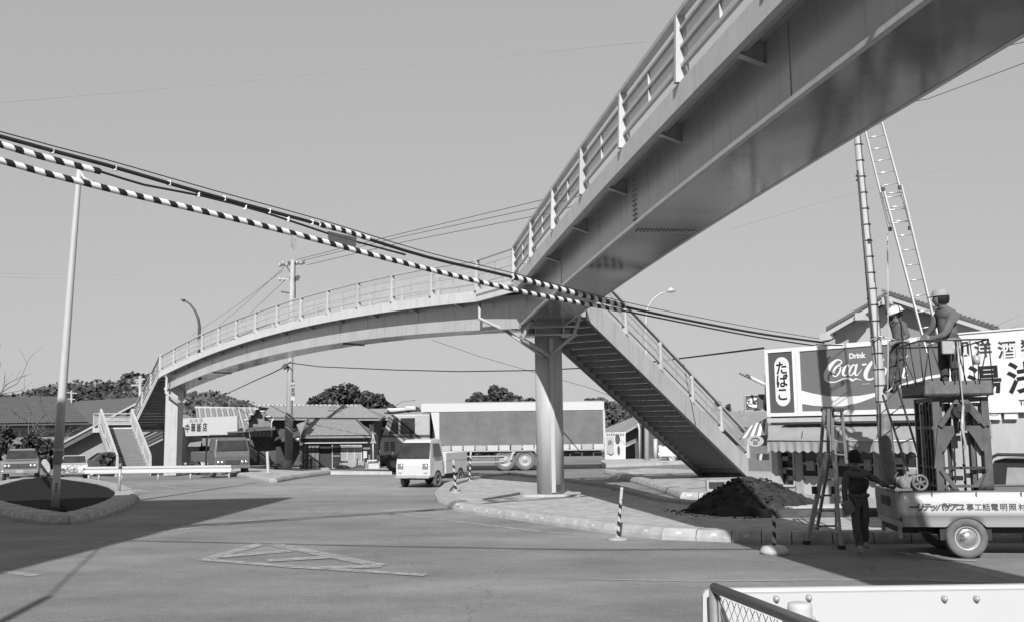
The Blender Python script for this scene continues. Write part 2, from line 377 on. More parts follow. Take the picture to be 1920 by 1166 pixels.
def smooth_loop(px, sub=4, closed=True):
    g = [G(*p) for p in px]; n = len(g); out = []
    for i in range(n if closed else n-1):
        p0, p1, p2, p3 = g[(i-1) % n], g[i], g[(i+1) % n], g[(i+2) % n]
        if not closed and i == 0: p0 = p1
        if not closed and i == n-2: p3 = p2
        for q in range(sub):
            t = q/sub
            v = .5*((2*p1)+(p2-p0)*t+(2*p0-5*p1+4*p2-p3)*t*t+(3*p1-p0-3*p2+p3)*t**3); out.append(v)
    return out
loopA = smooth_loop([(-60, 948), (0, 968), (55, 979), (130, 983), (200, 969), (253, 945), (254, 927), (215, 913), (150, 904), (95, 902), (40, 904), (-10, 912), (-60, 928)], 2)
island('traffic_island', 'oval kerbed traffic island of dark turf round the leaning white lamp post', loopA, .13, GRASS, 0, len(loopA), hk=.2, wk=.62, step=.7)
pxA = [(852, 957), (822, 945), (815, 930), (830, 915), (860, 906), (900, 898), (960, 893), (1056, 904), (1160, 919), (1262, 946), (1320, 952), (1500, 936), (2150, 930), (2150, 1012), (1920, 1016), (1640, 1019), (1485, 1019), (1372, 1016), (1240, 1011), (1128, 998), (1000, 979), (900, 965)]
fA = [G(*p) for p in pxA]
island('traffic_island', 'sandy kerbed island carrying the round bridge column and the soil heap', fA, .10, PAVE, 0, len(pxA), marks=lambda i: i not in (6, 7, 8, 9, 10, 11, 12))
pxB = [(1132, 887), (1180, 903), (1240, 922), (1275, 936), (1345, 936), (1420, 922), (1560, 915), (1560, 890), (1300, 883), (1200, 880)]
island('traffic_island', 'small pale triangular pavement at the foot of the right stairway', [G(*p) for p in pxB], .10, PAVE, 0, 6)
pxC = [(409, 882), (470, 897), (503, 905), (520, 904), (560, 897), (621, 888), (607, 877), (540, 873), (431, 872)]
island('traffic_island', 'far wedge shaped island with white posts before the dark parked lorry', [G(*p) for p in pxC], .12, PAVE, 0, 6)
# pavements on the far side
def pav(pts, lab, h=.14, mat=CONC):
    mb = MB(); g = [G(*p) for p in pts]; mb.prism([(p.x, p.y) for p in g], -.3, h, zf=gz); return struct(mb.build('pavement', mat), lab)
pav([(620, 889), (735, 889), (722, 880), (612, 880)], 'pale concrete pavement in front of the tiled shop house')
pav([(1128, 876), (1300, 869), (1300, 862), (1128, 866)], 'pale concrete pavement behind the stairway')
# ================================================================ FOOTBRIDGE
def zn(Y): return 5.09-.4*((Y-10)/16.5)**2 if Y > 10 else 5.09-.25*((Y-10)/16.5)**2
def zfar(Y):
    t = (Y-42)/14; return 7.265-.1205*t-.6227*t*t-2.05
NEAR_PTS = [(4.4-.15*y, y) for y in [26.5-.1*0]+[25-1.5*i for i in range(22)]]
bridge = thing('footbridge', 'long grey steel footbridge crossing over the road junction', 'footbridge', (.99, 27.3, .1))
uF = Vector((-.554, .832, 0)); vF = Vector((.832, .554, 0))          # far span: away / across
def farp(s, v): return Vector((-1.03, 28.0, 0))+uF*s+vF*v        # s from the second post
LF = 35.0
uN = Vector((.1483, -.98894, 0)); vN = Vector((.98894, .1483, 0))    # near span: towards camera / across
def nearp(s, v): return Vector((.04, 26.05, 0))+uN*s+vN*v
LN = 34.0
def zf_s(s): return zfar(28+.832*s)
def zn_s(s): return zn(26.05-.98894*s)
def span(pf, zf, s0, s1, va, vb, z0, z1, name, mat, step=1.6):
    mb = MB(); k = max(1, math.ceil(abs(s1-s0)/step)); vs = []
    for i in range(k+1):
        s = s0+(s1-s0)*i/k
        for v, z in ((va, z0), (vb, z0), (vb, z1), (va, z1)):
            p = pf(s, v); vs.append((p.x, p.y, zf(s)+z))
    fs = [(0, 1, 2, 3), (4*k+3, 4*k+2, 4*k+1, 4*k)]
    for i in range(k):
        for j in range(4): fs.append((4*i+j, 4*i+(j+1) % 4, 4*i+4+(j+1) % 4, 4*i+4+j))
    mb.add(vs, fs); return mb.build(name, mat, bridge)
# girders are box sections: web walls and a soffit plate with lips
span(farp, zf_s, -2.0, LF+.2, .40, 1.40, .03, .96, 'box_girder', STEELP)
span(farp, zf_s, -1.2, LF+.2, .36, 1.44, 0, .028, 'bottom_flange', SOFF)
span(nearp, zn_s, -.5, LN, .40, 1.40, .03, .96, 'box_girder', STEELP)
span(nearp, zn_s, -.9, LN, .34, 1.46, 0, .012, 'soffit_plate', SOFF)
span(nearp, zn_s, -.9, LN, .27, .338, -.004, .05, 'bottom_flange', PAINT)
span(nearp, zn_s, -.9, LN, 1.462, 1.52, -.004, .05, 'bottom_flange', PAINT)
# decks, fascias
span(farp, zf_s, 0, LF, .10, 1.76, .965, 1.04, 'deck_plate', CONC)
span(nearp, zn_s, 0, LN, .10, 1.56, .965, 1.04, 'deck_plate', CONC)
for pf, zf, L in ((farp, zf_s, LF), (nearp, zn_s, LN)):
    for v in (0, 1.77 if pf is farp else 1.57):
        span(pf, zf, 0, L, v, v+.09, .81, 1.12, 'fascia', PAINT2)
        span(pf, zf, 0, L, v+(.09 if v == 0 else -.09), v+(.18 if v == 0 else 0), .84, .87, 'fascia_lip', PAINT)
    s = 1.4
    while s < L-1:
        for v0, v1 in ((.095, .395), (1.405, 1.765 if pf is farp else 1.565)):
            mb = MB(); z = zf(s)
            a, b = pf(s, v0), pf(s, v1); th = (pf(s+.012, 0)-pf(s, 0))
            inner = a if v0 < 1 else b; outer = b if v0 < 1 else a
            # triangular bracket under the deck
            mb.slab([Vector((a.x, a.y, z+.96)), Vector((b.x, b.y, z+.96)), Vector((b.x, b.y, z+(.72 if v0 < 1 else .82))), Vector((a.x, a.y, z+(.82 if v0 < 1 else .72)))], th)
            a2, b2 = pf(s-.05, v0), pf(s-.05, v1); th2 = pf(s+.05, 0)-pf(s-.05, 0)
            mb.slab([Vector((a2.x, a2.y, z+(.82 if v0 < 1 else .72))), Vector((b2.x, b2.y, z+(.72 if v0 < 1 else .82))), Vector((b2.x, b2.y, z+(.708 if v0 < 1 else .808))), Vector((a2.x, a2.y, z+(.808 if v0 < 1 else .708)))], th2)
            mb.build('bracket', STEELP, bridge)
        s += 2.9
# splice bolt rows
def bolts(pf, zf, s, face='web'):
    mb = MB(); z = zf(s)
    for ds in (-.06, .06):
        for k in range(11):
            p = pf(s+ds, .39); zz = z+.10+k*.078
            mb.lathe([(.022, -.012), (.022, .012)], (p.x, p.y, zz), 6, 'X')
    o = mb.build('web_splice_bolts', STEELP, bridge); o['kind'] = 'stuff'
    mb = MB()
    for ds in (-.06, .06):
        for k in range(16):
            p = pf(s+ds, .43+k*.062); mb.lathe([(.022, -.014), (.022, .014)], (p.x, p.y, z-.01), 6, 'Z')
    o = mb.build('soffit_splice_bolts', STEELP, bridge); o['kind'] = 'stuff'
bolts(nearp, zn_s, 10.6); bolts(farp, zf_s, 10.4); bolts(farp, zf_s, 26.3)
mb = MB(); a = farp(10.2, .36); mb.beam((a.x, a.y, zf_s(10)-.02), tuple(farp(10.6, 1.44)[:2])+(zf_s(10.3)-.02,), .14, .03); mb.build('soffit_stiffener', DGREY, bridge)
mb = MB(); a = farp(26.2, .36); mb.beam((a.x, a.y, zf_s(26)-.02), tuple(farp(26.6, 1.44)[:2])+(zf_s(26.3)-.02,), .14, .03); mb.build('soffit_stiffener', DGREY, bridge)
for pf, zf, ss_ in ((farp, zf_s, (4.2, 8.0, 15.6, 21.0, 31.0)), (nearp, zn_s, (4.5, 16.5))):
    for s in ss_:
        mb = MB(); p = pf(s, .396); q = pf(s+.035, .396); mb.slab([(p.x, p.y, zf(s)+.06), (q.x, q.y, zf(s)+.06), (q.x, q.y, zf(s)+.93), (p.x, p.y, zf(s)+.93)], (pf(s, .39)-p)); mb.build('weld_seam', STEELP, bridge)
# joint platform
poly = [(.04, 26.05), (1.9, 26.1), (2.15, 27.4), (.72, 28.75), (.44, 29.0), (-1.03, 28.0)]
zj = 4.70
mb = MB(); mb.prism(poly, zj+.96, zj+1.035); mb.build('landing_plate', CONC, bridge)
def wall_poly(pts, z0, z1, name, mat, th=.09, close=False):
    mb = MB()
    for i in range(len(pts)-1):
        a, b = Vector(pts[i]), Vector(pts[i+1]); n = (b-a).cross(Vector((0, 0, 1))).normalized()*th
        za, zb = (z0, z0) if not isinstance(z0, tuple) else z0
        mb.slab([(a.x, a.y, za), (b.x, b.y, zb), (b.x, b.y, zb+z1), (a.x, a.y, za+z1)], -n)
    return mb.build(name, mat, bridge)
c0 = Vector((.04, 26.05, 0)); p1 = Vector((-1.03, 28.0, 0))
wall_poly([p1, c0], (zf_s(0)+.81, zn_s(0)+.81), .31, 'fascia', PAINT2)
wall_poly([(1.66, 26.3, 0), (2.15, 27.4, 0)], (zj+.81, zj+.81), .31, 'fascia', PAINT2)
wall_poly([(.72, 28.75, 0), (.44, 29.0, 0)], (zj+.81, zj+.81), .31, 'fascia', PAINT2)
# railings
PANEL = mesh_mat('railing_wire_mesh', .42, .68)
def railing(base_pts, tops, name='handrail', mid=True, parent=None, H=.93, posts=True, rise=None, gap_first=False):
    """base_pts: world points along the top of the fascia where posts stand"""
    parent = parent or bridge
    n = len(base_pts)
    up = Vector((0, 0, 1))
    rm = MB()
    for i in range(n-1):
        a, b = base_pts[i], base_pts[i+1]; rm.beam(a+up*(H-.03), b+up*(H-.03), .11, .06)
    rm.build('handrail', PAINT, parent)
    for hh in (.70, .46, .21):
        r2 = MB()
        for i in range(n-1):
            a, b = base_pts[i], base_pts[i+1]; r2.beam(a+up*hh, b+up*hh, .05, .036 if hh > .3 else .045)
        r2.build('rail', PAINT, parent)
    for i in range(n):
        p = base_pts[i]; q = base_pts[min(i+1, n-1)] if i < n-1 else base_pts[i-1]
        d = (q-p); d.z = 0; d.normalize(); s_ = Vector((-d.y, d.x, 0))
        m_ = MB()
        w0, w1 = .095, .06
        vs = [p+d*(sx*.045)+s_*(sy*w0) for sx in (-1, 1) for sy in (-1, 1)]+[p+up*(H-.05)+d*(sx*.04)+s_*(sy*w1) for sx in (-1, 1) for sy in (-1, 1)]
        m_.add(vs, [(0, 1, 3, 2), (4, 6, 7, 5), (0, 4, 5, 1), (2, 3, 7, 6), (0, 2, 6, 4), (1, 5, 7, 3)])
        m_.build('post', PAINT, parent)
        if i < n-1 and (q-p).length > 1.2:
            q = base_pts[i+1]; m_ = MB(); mid_ = p.lerp(q, .5); m_.beam(mid_+up*.2, mid_+up*.70, .02, .035, up=s_); m_.build('thin_post', PAINT, parent)
            for h0, h1 in ((.23, .445), (.475, .685)):
                m_ = MB(); e = s_*.02
                m_.add([p+up*h0+e, q+up*h0+e, q+up*h1+e, p+up*h1+e], [(0, 1, 2, 3)]); m_.build('mesh_panel', PANEL, parent)
def line_pts(pf, zf, s0, s1, v, spacing):
    k = max(1, round(abs(s1-s0)/spacing)); out = []
    for i in range(k+1):
        s = s0+(s1-s0)*i/k; p = pf(s, v); out.append(Vector((p.x, p.y, zf(s)+1.12)))
    return out
# far span: posts every 2.48 m, last at the head of the left stair
sp_far = 2.066/.832*1.0
fl = [farp(2.6866*i, .045) for i in range(14)]
fl = [Vector((p.x, p.y, zfar(p.y)+1.12)) for p in fl]
fl[-1] = Vector((farp(LF, .045).x, farp(LF, .045).y, zf_s(LF)+1.12))
railing(fl, None)
fr = [farp(2.6866*i, 1.815) for i in range(13)]+[farp(LF, 1.815)]
fr = [Vector((p.x, p.y, zfar(p.y)+1.12)) for p in fr]
railing(fr, None)
railing([Vector((c0.x+.05, c0.y+.03, zn_s(0)+1.12)), Vector((p1.x+.04, p1.y+.02, zf_s(0)+1.12))], None)
railing(line_pts(nearp, zn_s, 0, LN, .045, 2.86), None)
railing(line_pts(nearp, zn_s, .3, LN, 1.615, 2.86), None)
# ---- columns
COLP = gm('column_paint', .35, .45, .07, 2, dirt=.18)
mb = MB(); mb.lathe([(.375, 0), (.375, 4.36-.1)], (.99, 27.25, .16), 40); mb.build('column', COLP, bridge)
mb = MB(); mb.lathe([(.30, 0), (.30, 4.3)], (1.33, 27.45, .16), 32)
mb = MB(); mb.prism([(.25, 26.75), (1.75, 26.6), (1.85, 27.8), (.3, 27.95)], .0, .155); mb.build('column_footing', CONC, bridge)
mb = MB()
mb.box((.99, 27.1, 4.44), (1.55, .62, .05), .1); mb.box((.99, 27.1, 4.66), (1.62, .7, .04), .1); mb.box((.99, 27.1, 4.55), (1.5, .05, .2), .1)
for dx in (-.7, -.38, .38, .7): mb.box((.99+dx, 27.1+dx*.1, 4.55), (.03, .6, .2), .1)
mb.build('column_head', STEELP, bridge)
mb = MB(); mb.beam((1.06, 26.86, .2), (1.06, 26.86, 4.35), .11, .09, up=(0, 1, 0)); mb.build('drain_box', COLP, bridge)
mb = MB(); mb.box((1.17, 26.86, .33), (.16, .08, .14)); mb.build('hatch', BLACK, bridge)
# left column
mb = MB(); mb.box((-19.55, 57.15, 2.05), (.74, .7, 5.0), -.12); mb.build('column', COLP, bridge)
mb = MB(); mb.box((-19.5, 57.1, 4.47), (.95, .9, .1), -.12); mb.build('column_head', STEELP, bridge)
# column behind the camera that carries the near span
e = nearp(LN-.8, .9); mb = MB(); mb.lathe([(.375, 0), (.375, zn_s(LN-1))], (e.x, e.y, 0), 24); mb.build('column', COLP, bridge)
# drain pipes at the joint
def ppipe(pts, r, mat=COLP):
    mb = MB(); mb.tube([P(x, y, Y) for x, y, Y in pts], r, 8); mb.build('drain_pipe', mat, bridge)
ppipe([(899, 560, 28.15), (899, 597, 28.1), (950, 621, 27.6), (1003, 657, 27.0), (1019, 668, 26.85)], .05)
ppipe([(990, 548, 26.35), (994, 604, 26.2), (982, 630, 26.35), (980, 636, 26.4), (1014, 655, 26.6), (1030, 668, 26.85)], .055)
ppipe([(1086, 594, 26.9), (1075, 629, 26.9), (1052, 648, 26.85), (1032, 664, 26.85)], .055)
ppipe([(313, 704, 56.4), (311, 736, 56.3), (336, 752, 56.0), (341, 757, 56.3)], .07)
ppipe([(344, 753, 56.2), (352, 748, 56.6)], .06)
# ---- stairs
def flight(name_parent, B, T, wv, steps, zB, zT, str_h=.62, par=True, both=True, up_over=.0):
    """B/T: near-stringer bottom and top (plan), wv: vector to the other stringer"""
    B = Vector((B[0], B[1], 0)); T = Vector((T[0], T[1], 0)); wv = Vector((wv[0], wv[1], 0))
    d = (T-B); L = d.length; d.normalize(); rise = (zT-zB)
    outn = -wv.normalized()
    for k, base in enumerate((B, B+wv)):
        o_ = outn*.0
        mb = MB(); e = outn*(.06 if k == 0 else -.06)
        p0 = Vector((base.x, base.y, zB)); p1_ = Vector((base.x+d.x*L, base.y+d.y*L, zT))
        up = Vector((0, 0, str_h))
        mb.slab([p0, p1_, p1_+up, p0+up], e); mb.build('stringer', PAINT, name_parent)
        mb = MB(); mb.beam(p0+e*.5+Vector((0, 0, -.012)), p1_+e*.5+Vector((0, 0, -.012)), .11, .02); mb.build('stringer_flange', DGREY, name_parent)
    tr = None
    for i in range(steps):
        f0 = (i+.5)/steps; p = B+d*(L*(i+.5)/steps); z = zB+rise*(i+1)/steps+.10
        mb = MB(); a = p+d*(-L/steps*.52); b = p+d*(L/steps*.52)
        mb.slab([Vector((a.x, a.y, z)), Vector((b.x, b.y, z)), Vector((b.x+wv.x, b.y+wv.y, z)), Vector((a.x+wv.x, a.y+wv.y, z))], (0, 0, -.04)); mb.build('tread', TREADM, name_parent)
        mb = MB(); q = a+d*.012
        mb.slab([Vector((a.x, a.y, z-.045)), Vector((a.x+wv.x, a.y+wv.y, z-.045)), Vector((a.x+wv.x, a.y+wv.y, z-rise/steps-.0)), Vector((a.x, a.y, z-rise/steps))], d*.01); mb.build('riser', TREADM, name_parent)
# right stair: stringer edge lines taken from the photograph's geometry
Bn = Vector((8.4, 36.0, 0)); dS = Vector((-.6, -.8, 0)); Tn = Bn+dS*10.55; wS = Vector((-.8, .6, 0))*1.75
flight(bridge, Bn, Tn, wS, 29, .02, 4.90, str_h=.74)
def stair_rail(B, T, off, zB, zT, n, parent, wv=None):
    pts = []
    for i in range(n+1):
        p = B.lerp(T, i/n)+off; pts.append(Vector((p.x, p.y, zB+(zT-zB)*i/n)))
    railing(pts, None, parent=parent)
eps = -wS.normalized()*.03
stair_rail(Bn+dS*.0, Tn, eps, .76, 5.64, 5, bridge)
stair_rail(Bn+dS*.0, Tn, wS-eps, .76, 5.64, 5, bridge)
mb = MB(); mb.prism([(Bn.x, Bn.y), (Bn.x+wS.x, Bn.y+wS.y), (Bn.x+wS.x+.9, Bn.y+wS.y+1.2), (Bn.x+.9, Bn.y+1.2)], 0, .14); mb.build('stair_footing', CONC, bridge)
# left stair: upper flight away from the deck, landing, lower flight back
O = farp(LF, 0); zO = zf_s(LF)
def L(u, v): return O+uF*u+vF*v
zL = 2.32
flight(bridge, L(6.0, 0), L(0, 0), vF*1.82, 18, zL-.25, zO+.75, str_h=.5)
stair_rail(L(6.0, 0), L(.05, 0), Vector((0, 0, 0)), zL+.28, zO+1.2, 3, bridge)
stair_rail(L(6.0, 1.82), L(.05, 1.82), Vector((0, 0, 0)), zL+.28, zO+1.2, 3, bridge)
mb = MB(); q = [L(6.0, -2.05), L(8.0, -2.05), L(8.0, 1.9), L(6.0, 1.9)]; mb.prism([(p.x, p.y) for p in q], zL-.28, zL); mb.build('stair_landing', PAINT2, bridge)
lp = [L(6.1, -2.0), L(7.95, -2.0), L(7.95, 1.85), L(6.1, 1.85)]
railing([Vector((p.x, p.y, zL)) for p in lp], None)
flight(bridge, L(1.0, -1.98), L(6.0, -1.98), vF*1.82, 15, -.60, zL-.18, str_h=.42)
stair_rail(L(1.05, -1.98), L(6.0, -1.98), Vector((0, 0, 0)), -.2, zL+.24, 3, bridge)
stair_rail(L(1.05, -.16), L(6.0, -.16), Vector((0, 0, 0)), -.2, zL+.24, 3, bridge)
mb = MB(); mb.box(L(7, -1)+Vector((0, 0, .8)), (.3, .3, 2.6)); mb.build('column', COLP, bridge)
# ================================================================ OVERHEAD CABLES (run in one vertical plane over the road)
def cab(px, py): 
    a = ray(px, py).x; return P(px, py, 20.55/(1.09-a))
CABLE = gm('black_cable', .015, .5, .2, 8)
STRW = gm('sleeve_white', .62, .5, .06, 6); STRB = gm('sleeve_black', .012, .5, .1)
def dens(pts, n=60):
    P3 = [cab(*p) for p in pts]
    out = []
    k = len(P3)
    for i in range(k-1):
        p0, p1, p2, p3 = P3[max(i-1, 0)], P3[i], P3[i+1], P3[min(i+2, k-1)]
        m_ = max(2, int((p2-p1).length/.5))
        for q in range(m_):
            t = q/m_; out.append(.5*((2*p1)+(p2-p0)*t+(2*p0-5*p1+4*p2-p3)*t*t+(3*p1-p0-3*p2+p3)*t**3))
    out.append(P3[-1]); return out
def cable(name, pts, r, label, cat='cable', group=None, mat=CABLE, n=6, raw=False):
    d = pts if raw else dens(pts)
    mb = MB(); mb.tube(d, r, n); return one(mb, name, mat, label, cat, group)
def sleeve(pts, r, label, pitch=.26, group='striped warning sleeves on the cables'):
    d = dens(pts); L_ = [0]
    for i in range(len(d)-1): L_.append(L_[-1]+(d[i+1]-d[i]).length)
    tot = L_[-1]; n = max(6, int(tot/.015)); fine = []; j = 0
    for i in range(n+1):
        s_ = tot*i/n
        while j < len(L_)-2 and L_[j+1] < s_: j += 1
        f = (s_-L_[j])/max(1e-6, L_[j+1]-L_[j]); fine.append(d[j].lerp(d[j+1], min(1, f)))
    mb = MB(); N = 14; mb.tube(fine, r, N)
    for i in range(n):
        for k in range(N):
            hh = ((mb.v[i*N+k].z+mb.v[i*N+(k+1) % N].z)/2-fine[i].z)/r
            mb.m[i*N+k] = 1 if ((tot*i/n/pitch+.13*hh) % 1) < .46 else 0
    return one(mb, 'warning_sleeve', [STRW, STRB], label, 'cable sleeve', group)
cable('messenger_wire', [(-420, 118), (0, 247), (200, 300), (400, 357), (600, 412), (800, 473), (965, 513), (1170, 566), (1400, 612), (1545, 636)], .008, 'thin wire carrying the uppermost black cable across the road', 'wire')
cable('telephone_cable', [(-420, 128), (0, 256), (200, 310), (400, 368), (620, 427), (800, 482), (965, 521), (1170, 575), (1400, 621), (1545, 642)], .028, 'thick black cable strung uppermost across the road', 'cable')
cable('telephone_cable', [(-420, 140), (0, 271), (188, 322), (270, 347), (380, 368), (500, 400), (620, 440), (700, 462), (760, 478)], .017, 'thinner sagging cable bare in its middle beneath the thick black cable', 'cable')
cable('telephone_cable', [(-420, 168), (0, 301), (400, 401), (740, 489), (965, 544), (1165, 582), (1400, 628), (1545, 650)], .018, 'lowest cable, striped sleeve on its left two thirds, ending at the shop sign', 'cable')
sleeve([(-420, 140), (0, 271), (100, 300), (188, 322)], .046, 'short black and white striped sleeve at the left edge, above the long one')
sleeve([(-420, 168), (0, 301), (145, 340), (280, 373), (400, 401), (550, 438), (740, 489), (965, 544), (1165, 582)], .045, 'long black and white striped sleeve on the lowest cable', .25)
sleeve([(598, 421), (645, 433), (692, 448)], .045, 'short striped sleeve right above the hanging cloth board', .2)
sleeve([(960, 519), (1060, 545), (1170, 574)], .055, 'thick striped sleeve on the upper cable in front of the girder', .24)
mb = MB(); q = [cab(614, 434), cab(668, 446), cab(666, 466), cab(616, 455)]; mb.slab(q, (0.01, -.01, 0)); one(mb, 'cloth_board', gm('grey_cloth', .08, .9, .2), 'grey rectangular cloth hung under the sleeved cable', 'cloth')
mb = MB(); q = [cab(546, 437), cab(556, 441), cab(556, 458), cab(551, 469), cab(545, 462)]; mb.slab(q, (0.008, -.03, 0)); one(mb, 'rag', gm('pale_rag', .3, .9, .4, 20), 'small pale rag tied to the long striped sleeve', 'rag')
mb = MB()
for x, y in ((99, 285), (216, 317), (318, 344), (421, 373), (505, 397), (585, 418), (372, 366), (460, 390), (540, 412)):
    a = cab(x, y-5); b = cab(x-1, y+4); mb.beam(a, b, .03, .06, up=(1, 0, 0))
o = one(mb, 'cable_clips', LGREY, 'small metal clips holding the thick black cable to its wire', 'clips'); o['kind'] = 'stuff'
mb = MB(); mb.tube([cab(1540, 641), P(1552, 639, 21.9), P(1566, 633, 21.9)], .02, 6); mb.tube([cab(1530, 645), P(1548, 646, 22), P(1580, 647, 21.5)], .015, 6)
one(mb, 'service_wire', CABLE, 'short black wires entering the gable above the drink sign', 'wire')
def overhead(pts, h, r, label):
    out = []
    for x, y in pts:
        g_ = G(x, y); k_ = (h-g_.z)/-SUN.z; out.append(Vector((g_.x+SUN.x*k_, g_.y+SUN.y*k_, h)) if False else Vector((g_.x-SUN.x*k_, g_.y-SUN.y*k_, h)))
    return cable('overhead_cable', None, r, label, raw=True) if False else (lambda mb: one(mb, 'overhead_cable', CABLE, label, 'cable'))(MB().tube(out, r, 8))
overhead([(-700, 1010), (200, 1012), (700, 1023), (1100, 1030), (1420, 1029), (1900, 1020)], 6.6, .035, 'thick cable high overhead nearest the camera whose shadow crosses the road')
overhead([(-60, 1230), (0, 1166), (90, 1118)], 6.2, .06, 'sleeved part of a service cable overhead whose thick shadow ends at the lower left')
overhead([(90, 1118), (150, 1060), (215, 1000), (260, 960)], 6.2, .018, 'thin service cable overhead whose shadow runs on from the sleeved part')
def far_wire(pts, Y, r, label, cat='power line', group='thin power lines'):
    n = len(pts); v = [P(x, y, Y if not isinstance(Y, (list, tuple)) else Y[i]) for i, (x, y) in enumerate(pts)]
    mb = MB(); mb.tube(v, r, 5); return one(mb, 'power_line', CABLE if r > .011 else gm('pale_wire', .3, .6), label, cat, group)
far_wire([(545, 680), (600, 687), (740, 693), (860, 696), (1000, 694), (1150, 687), (1280, 671), (1432, 652)], [55, 54, 50, 47, 44, 38, 32, 24], .026, 'single black wire slung from the concrete pole behind the bridge column', 'cable')
far_wire([(545, 678), (528, 690), (510, 699), (480, 712), (420, 740), (380, 755)], [55, 57, 60, 66, 80, 92], .035, 'black wire dropping left from the concrete pole', 'cable')
far_wire([(810, 637), (900, 668), (1000, 697), (1100, 725), (1200, 762)], [60, 58, 56, 54, 52], .012, 'thin wire slanting behind the column and under the stairs')
for i, (y0, y1) in enumerate(((487, 372), (489, 384), (497, 398))):
    far_wire([(556+i*10, y0), (760, y0+(y1-y0)*.44), (1030+i*5, y1), (1400, y1-115)], [56, 50, 42, 31], .014, ('upper', 'middle', 'lower')[i]+' of the three power lines running right from the crossarm pole')
for i, (x0, y0, x1, y1) in enumerate(((530, 508, 360, 628), (534, 500, 375, 640), (538, 522, 395, 650))):
    far_wire([(x0, y0), ((x0+x1)/2, (y0+y1)/2+4), (x1, y1)], [56, 75, 100], .012, ('outer', 'middle', 'inner')[i]+' of three faint lines falling left from the crossarm pole')
for y in (520, 527): far_wire([(-40, y-8), (250, y-2), (520, y+(524-y)*.3)], [70, 62, 56], .009, 'faint level wire at the far left, '+('upper' if y == 520 else 'lower')+' of the pair')
far_wire([(-40, 196), (400, 158), (700, 127), (1000, 100), (1210, 79)], [24, 25, 26, 27, 28], .007, 'faint pale wire high across the sky')
far_wire([(1370, 430), (1640, 350), (1780, 316), (1960, 272)], [34, 30, 28, 26], .003, 'hair thin wire crossing the sky behind the tall ladder')
for (x0, y0, x1, y1), l in (((1700, 120, 1960, 70), 'upper thin wire at the top right corner under the girder'), ((1740, 175, 1960, 104), 'lower thin wire at the top right corner under the girder')):
    far_wire([(x0-60, y0+22), (x0, y0+11), (x1, y1)], [30, 30, 28], .012, l)
for (x0, y0, x1, y1), l in (((1800, 640, 1960, 570), 'upper wire above the white liquor sign'), ((1830, 640, 1960, 590), 'lower wire above the white liquor sign')):
    far_wire([(x0, y0), (x1, y1)], [32, 30], .010, l)
# ================================================================ POLES AND LAMPS
def top(px0, py0, px1, py1, Y): return P(px0, py0, Y), P(px1, py1, Y)
b = G(103, 951, .13); Yb = b.y
t = thing('lamp_post', 'tall leaning white lamp post planted in the dark turf island', 'lamp post', (b.x, b.y, .12))
mb = MB(); mb.tube([b-Vector((0, 0, .1)), P(108, 868, Yb)], .092, 14); mb.build('base_tube', WHITE, t)
mb = MB(); mb.tube([P(108, 868, Yb), P(115, 760, Yb), P(133, 520, Yb), P(147, 345, Yb), P(149, 318, Yb)], [.115, .105, .085, .068, .064], 14); mb.build('shaft', WHITE, t)
mb = MB(); mb.tube([P(149, 320, Yb), P(158, 335, Yb), P(175, 342, Yb)], .04, 8); mb.build('arm', WHITE, t)
mb = MB(); mb.lathe([(.125, 0), (.125, .10)], P(110, 848, Yb), 14); mb.build('collar', MID, t)
mb = MB()
for y in (907, 913, 919): p = P(105.5+.1*(913-y), y, Yb-.1); mb.box(p, (.035, .02, .04))
mb.build('inspection_holes', BLACK, t)
b = G(223, 924, .13); t = thing('marker_post', 'slim grey marker post on the right tip of the turf island', 'post', b)
mb = MB(); mb.tube([b, P(226, 868, b.y)], .045, 10); mb.build('shaft', LGREY, t)
mb = MB(); mb.tube([P(225.5, 878, b.y), P(226, 868, b.y)], .055, 10); mb.build('cap', DGREY, t)
# curved far street lamp
t = thing('street_lamp', 'dark curved street lamp standing on the far end of the bridge', 'street lamp', P(375, 712, 52.6))
mb = MB(); mb.tube([P(375, 712, 52.6), P(373, 640, 52.6), P(374, 612, 52.6), P(372, 598, 52.6), P(366, 583, 52.6), P(357, 571, 52.6), P(349, 565, 52.6), P(342, 563, 52.6)], [.09, .085, .08, .07, .06, .05, .045, .045], 8); mb.build('mast', DARK, t)
mb = MB(); mb.tube([P(346, 564, 52.6), P(340, 562, 52.6)], [.09, .04], 8); mb.build('lamp_head', DARK, t)
t = thing('street_lamp', 'pale street lamp with long curved arm seen above the right stairway', 'street lamp', P(1213, 866, 54))
mb = MB(); mb.tube([P(1213, 867, 54), P(1212, 700, 54), P(1211, 600, 54), P(1214, 578, 54), P(1224, 562, 54), P(1238, 551, 54), P(1252, 547, 54)], [.15, .11, .08, .06, .05, .045, .04], 8); mb.build('mast', WHITE, t)
mb = MB(); mb.tube([P(1250, 546, 54), P(1258, 544, 54), P(1267, 545, 54)], [.07, .16, .05], 8); mb.build('lamp_head', WHITE, t)
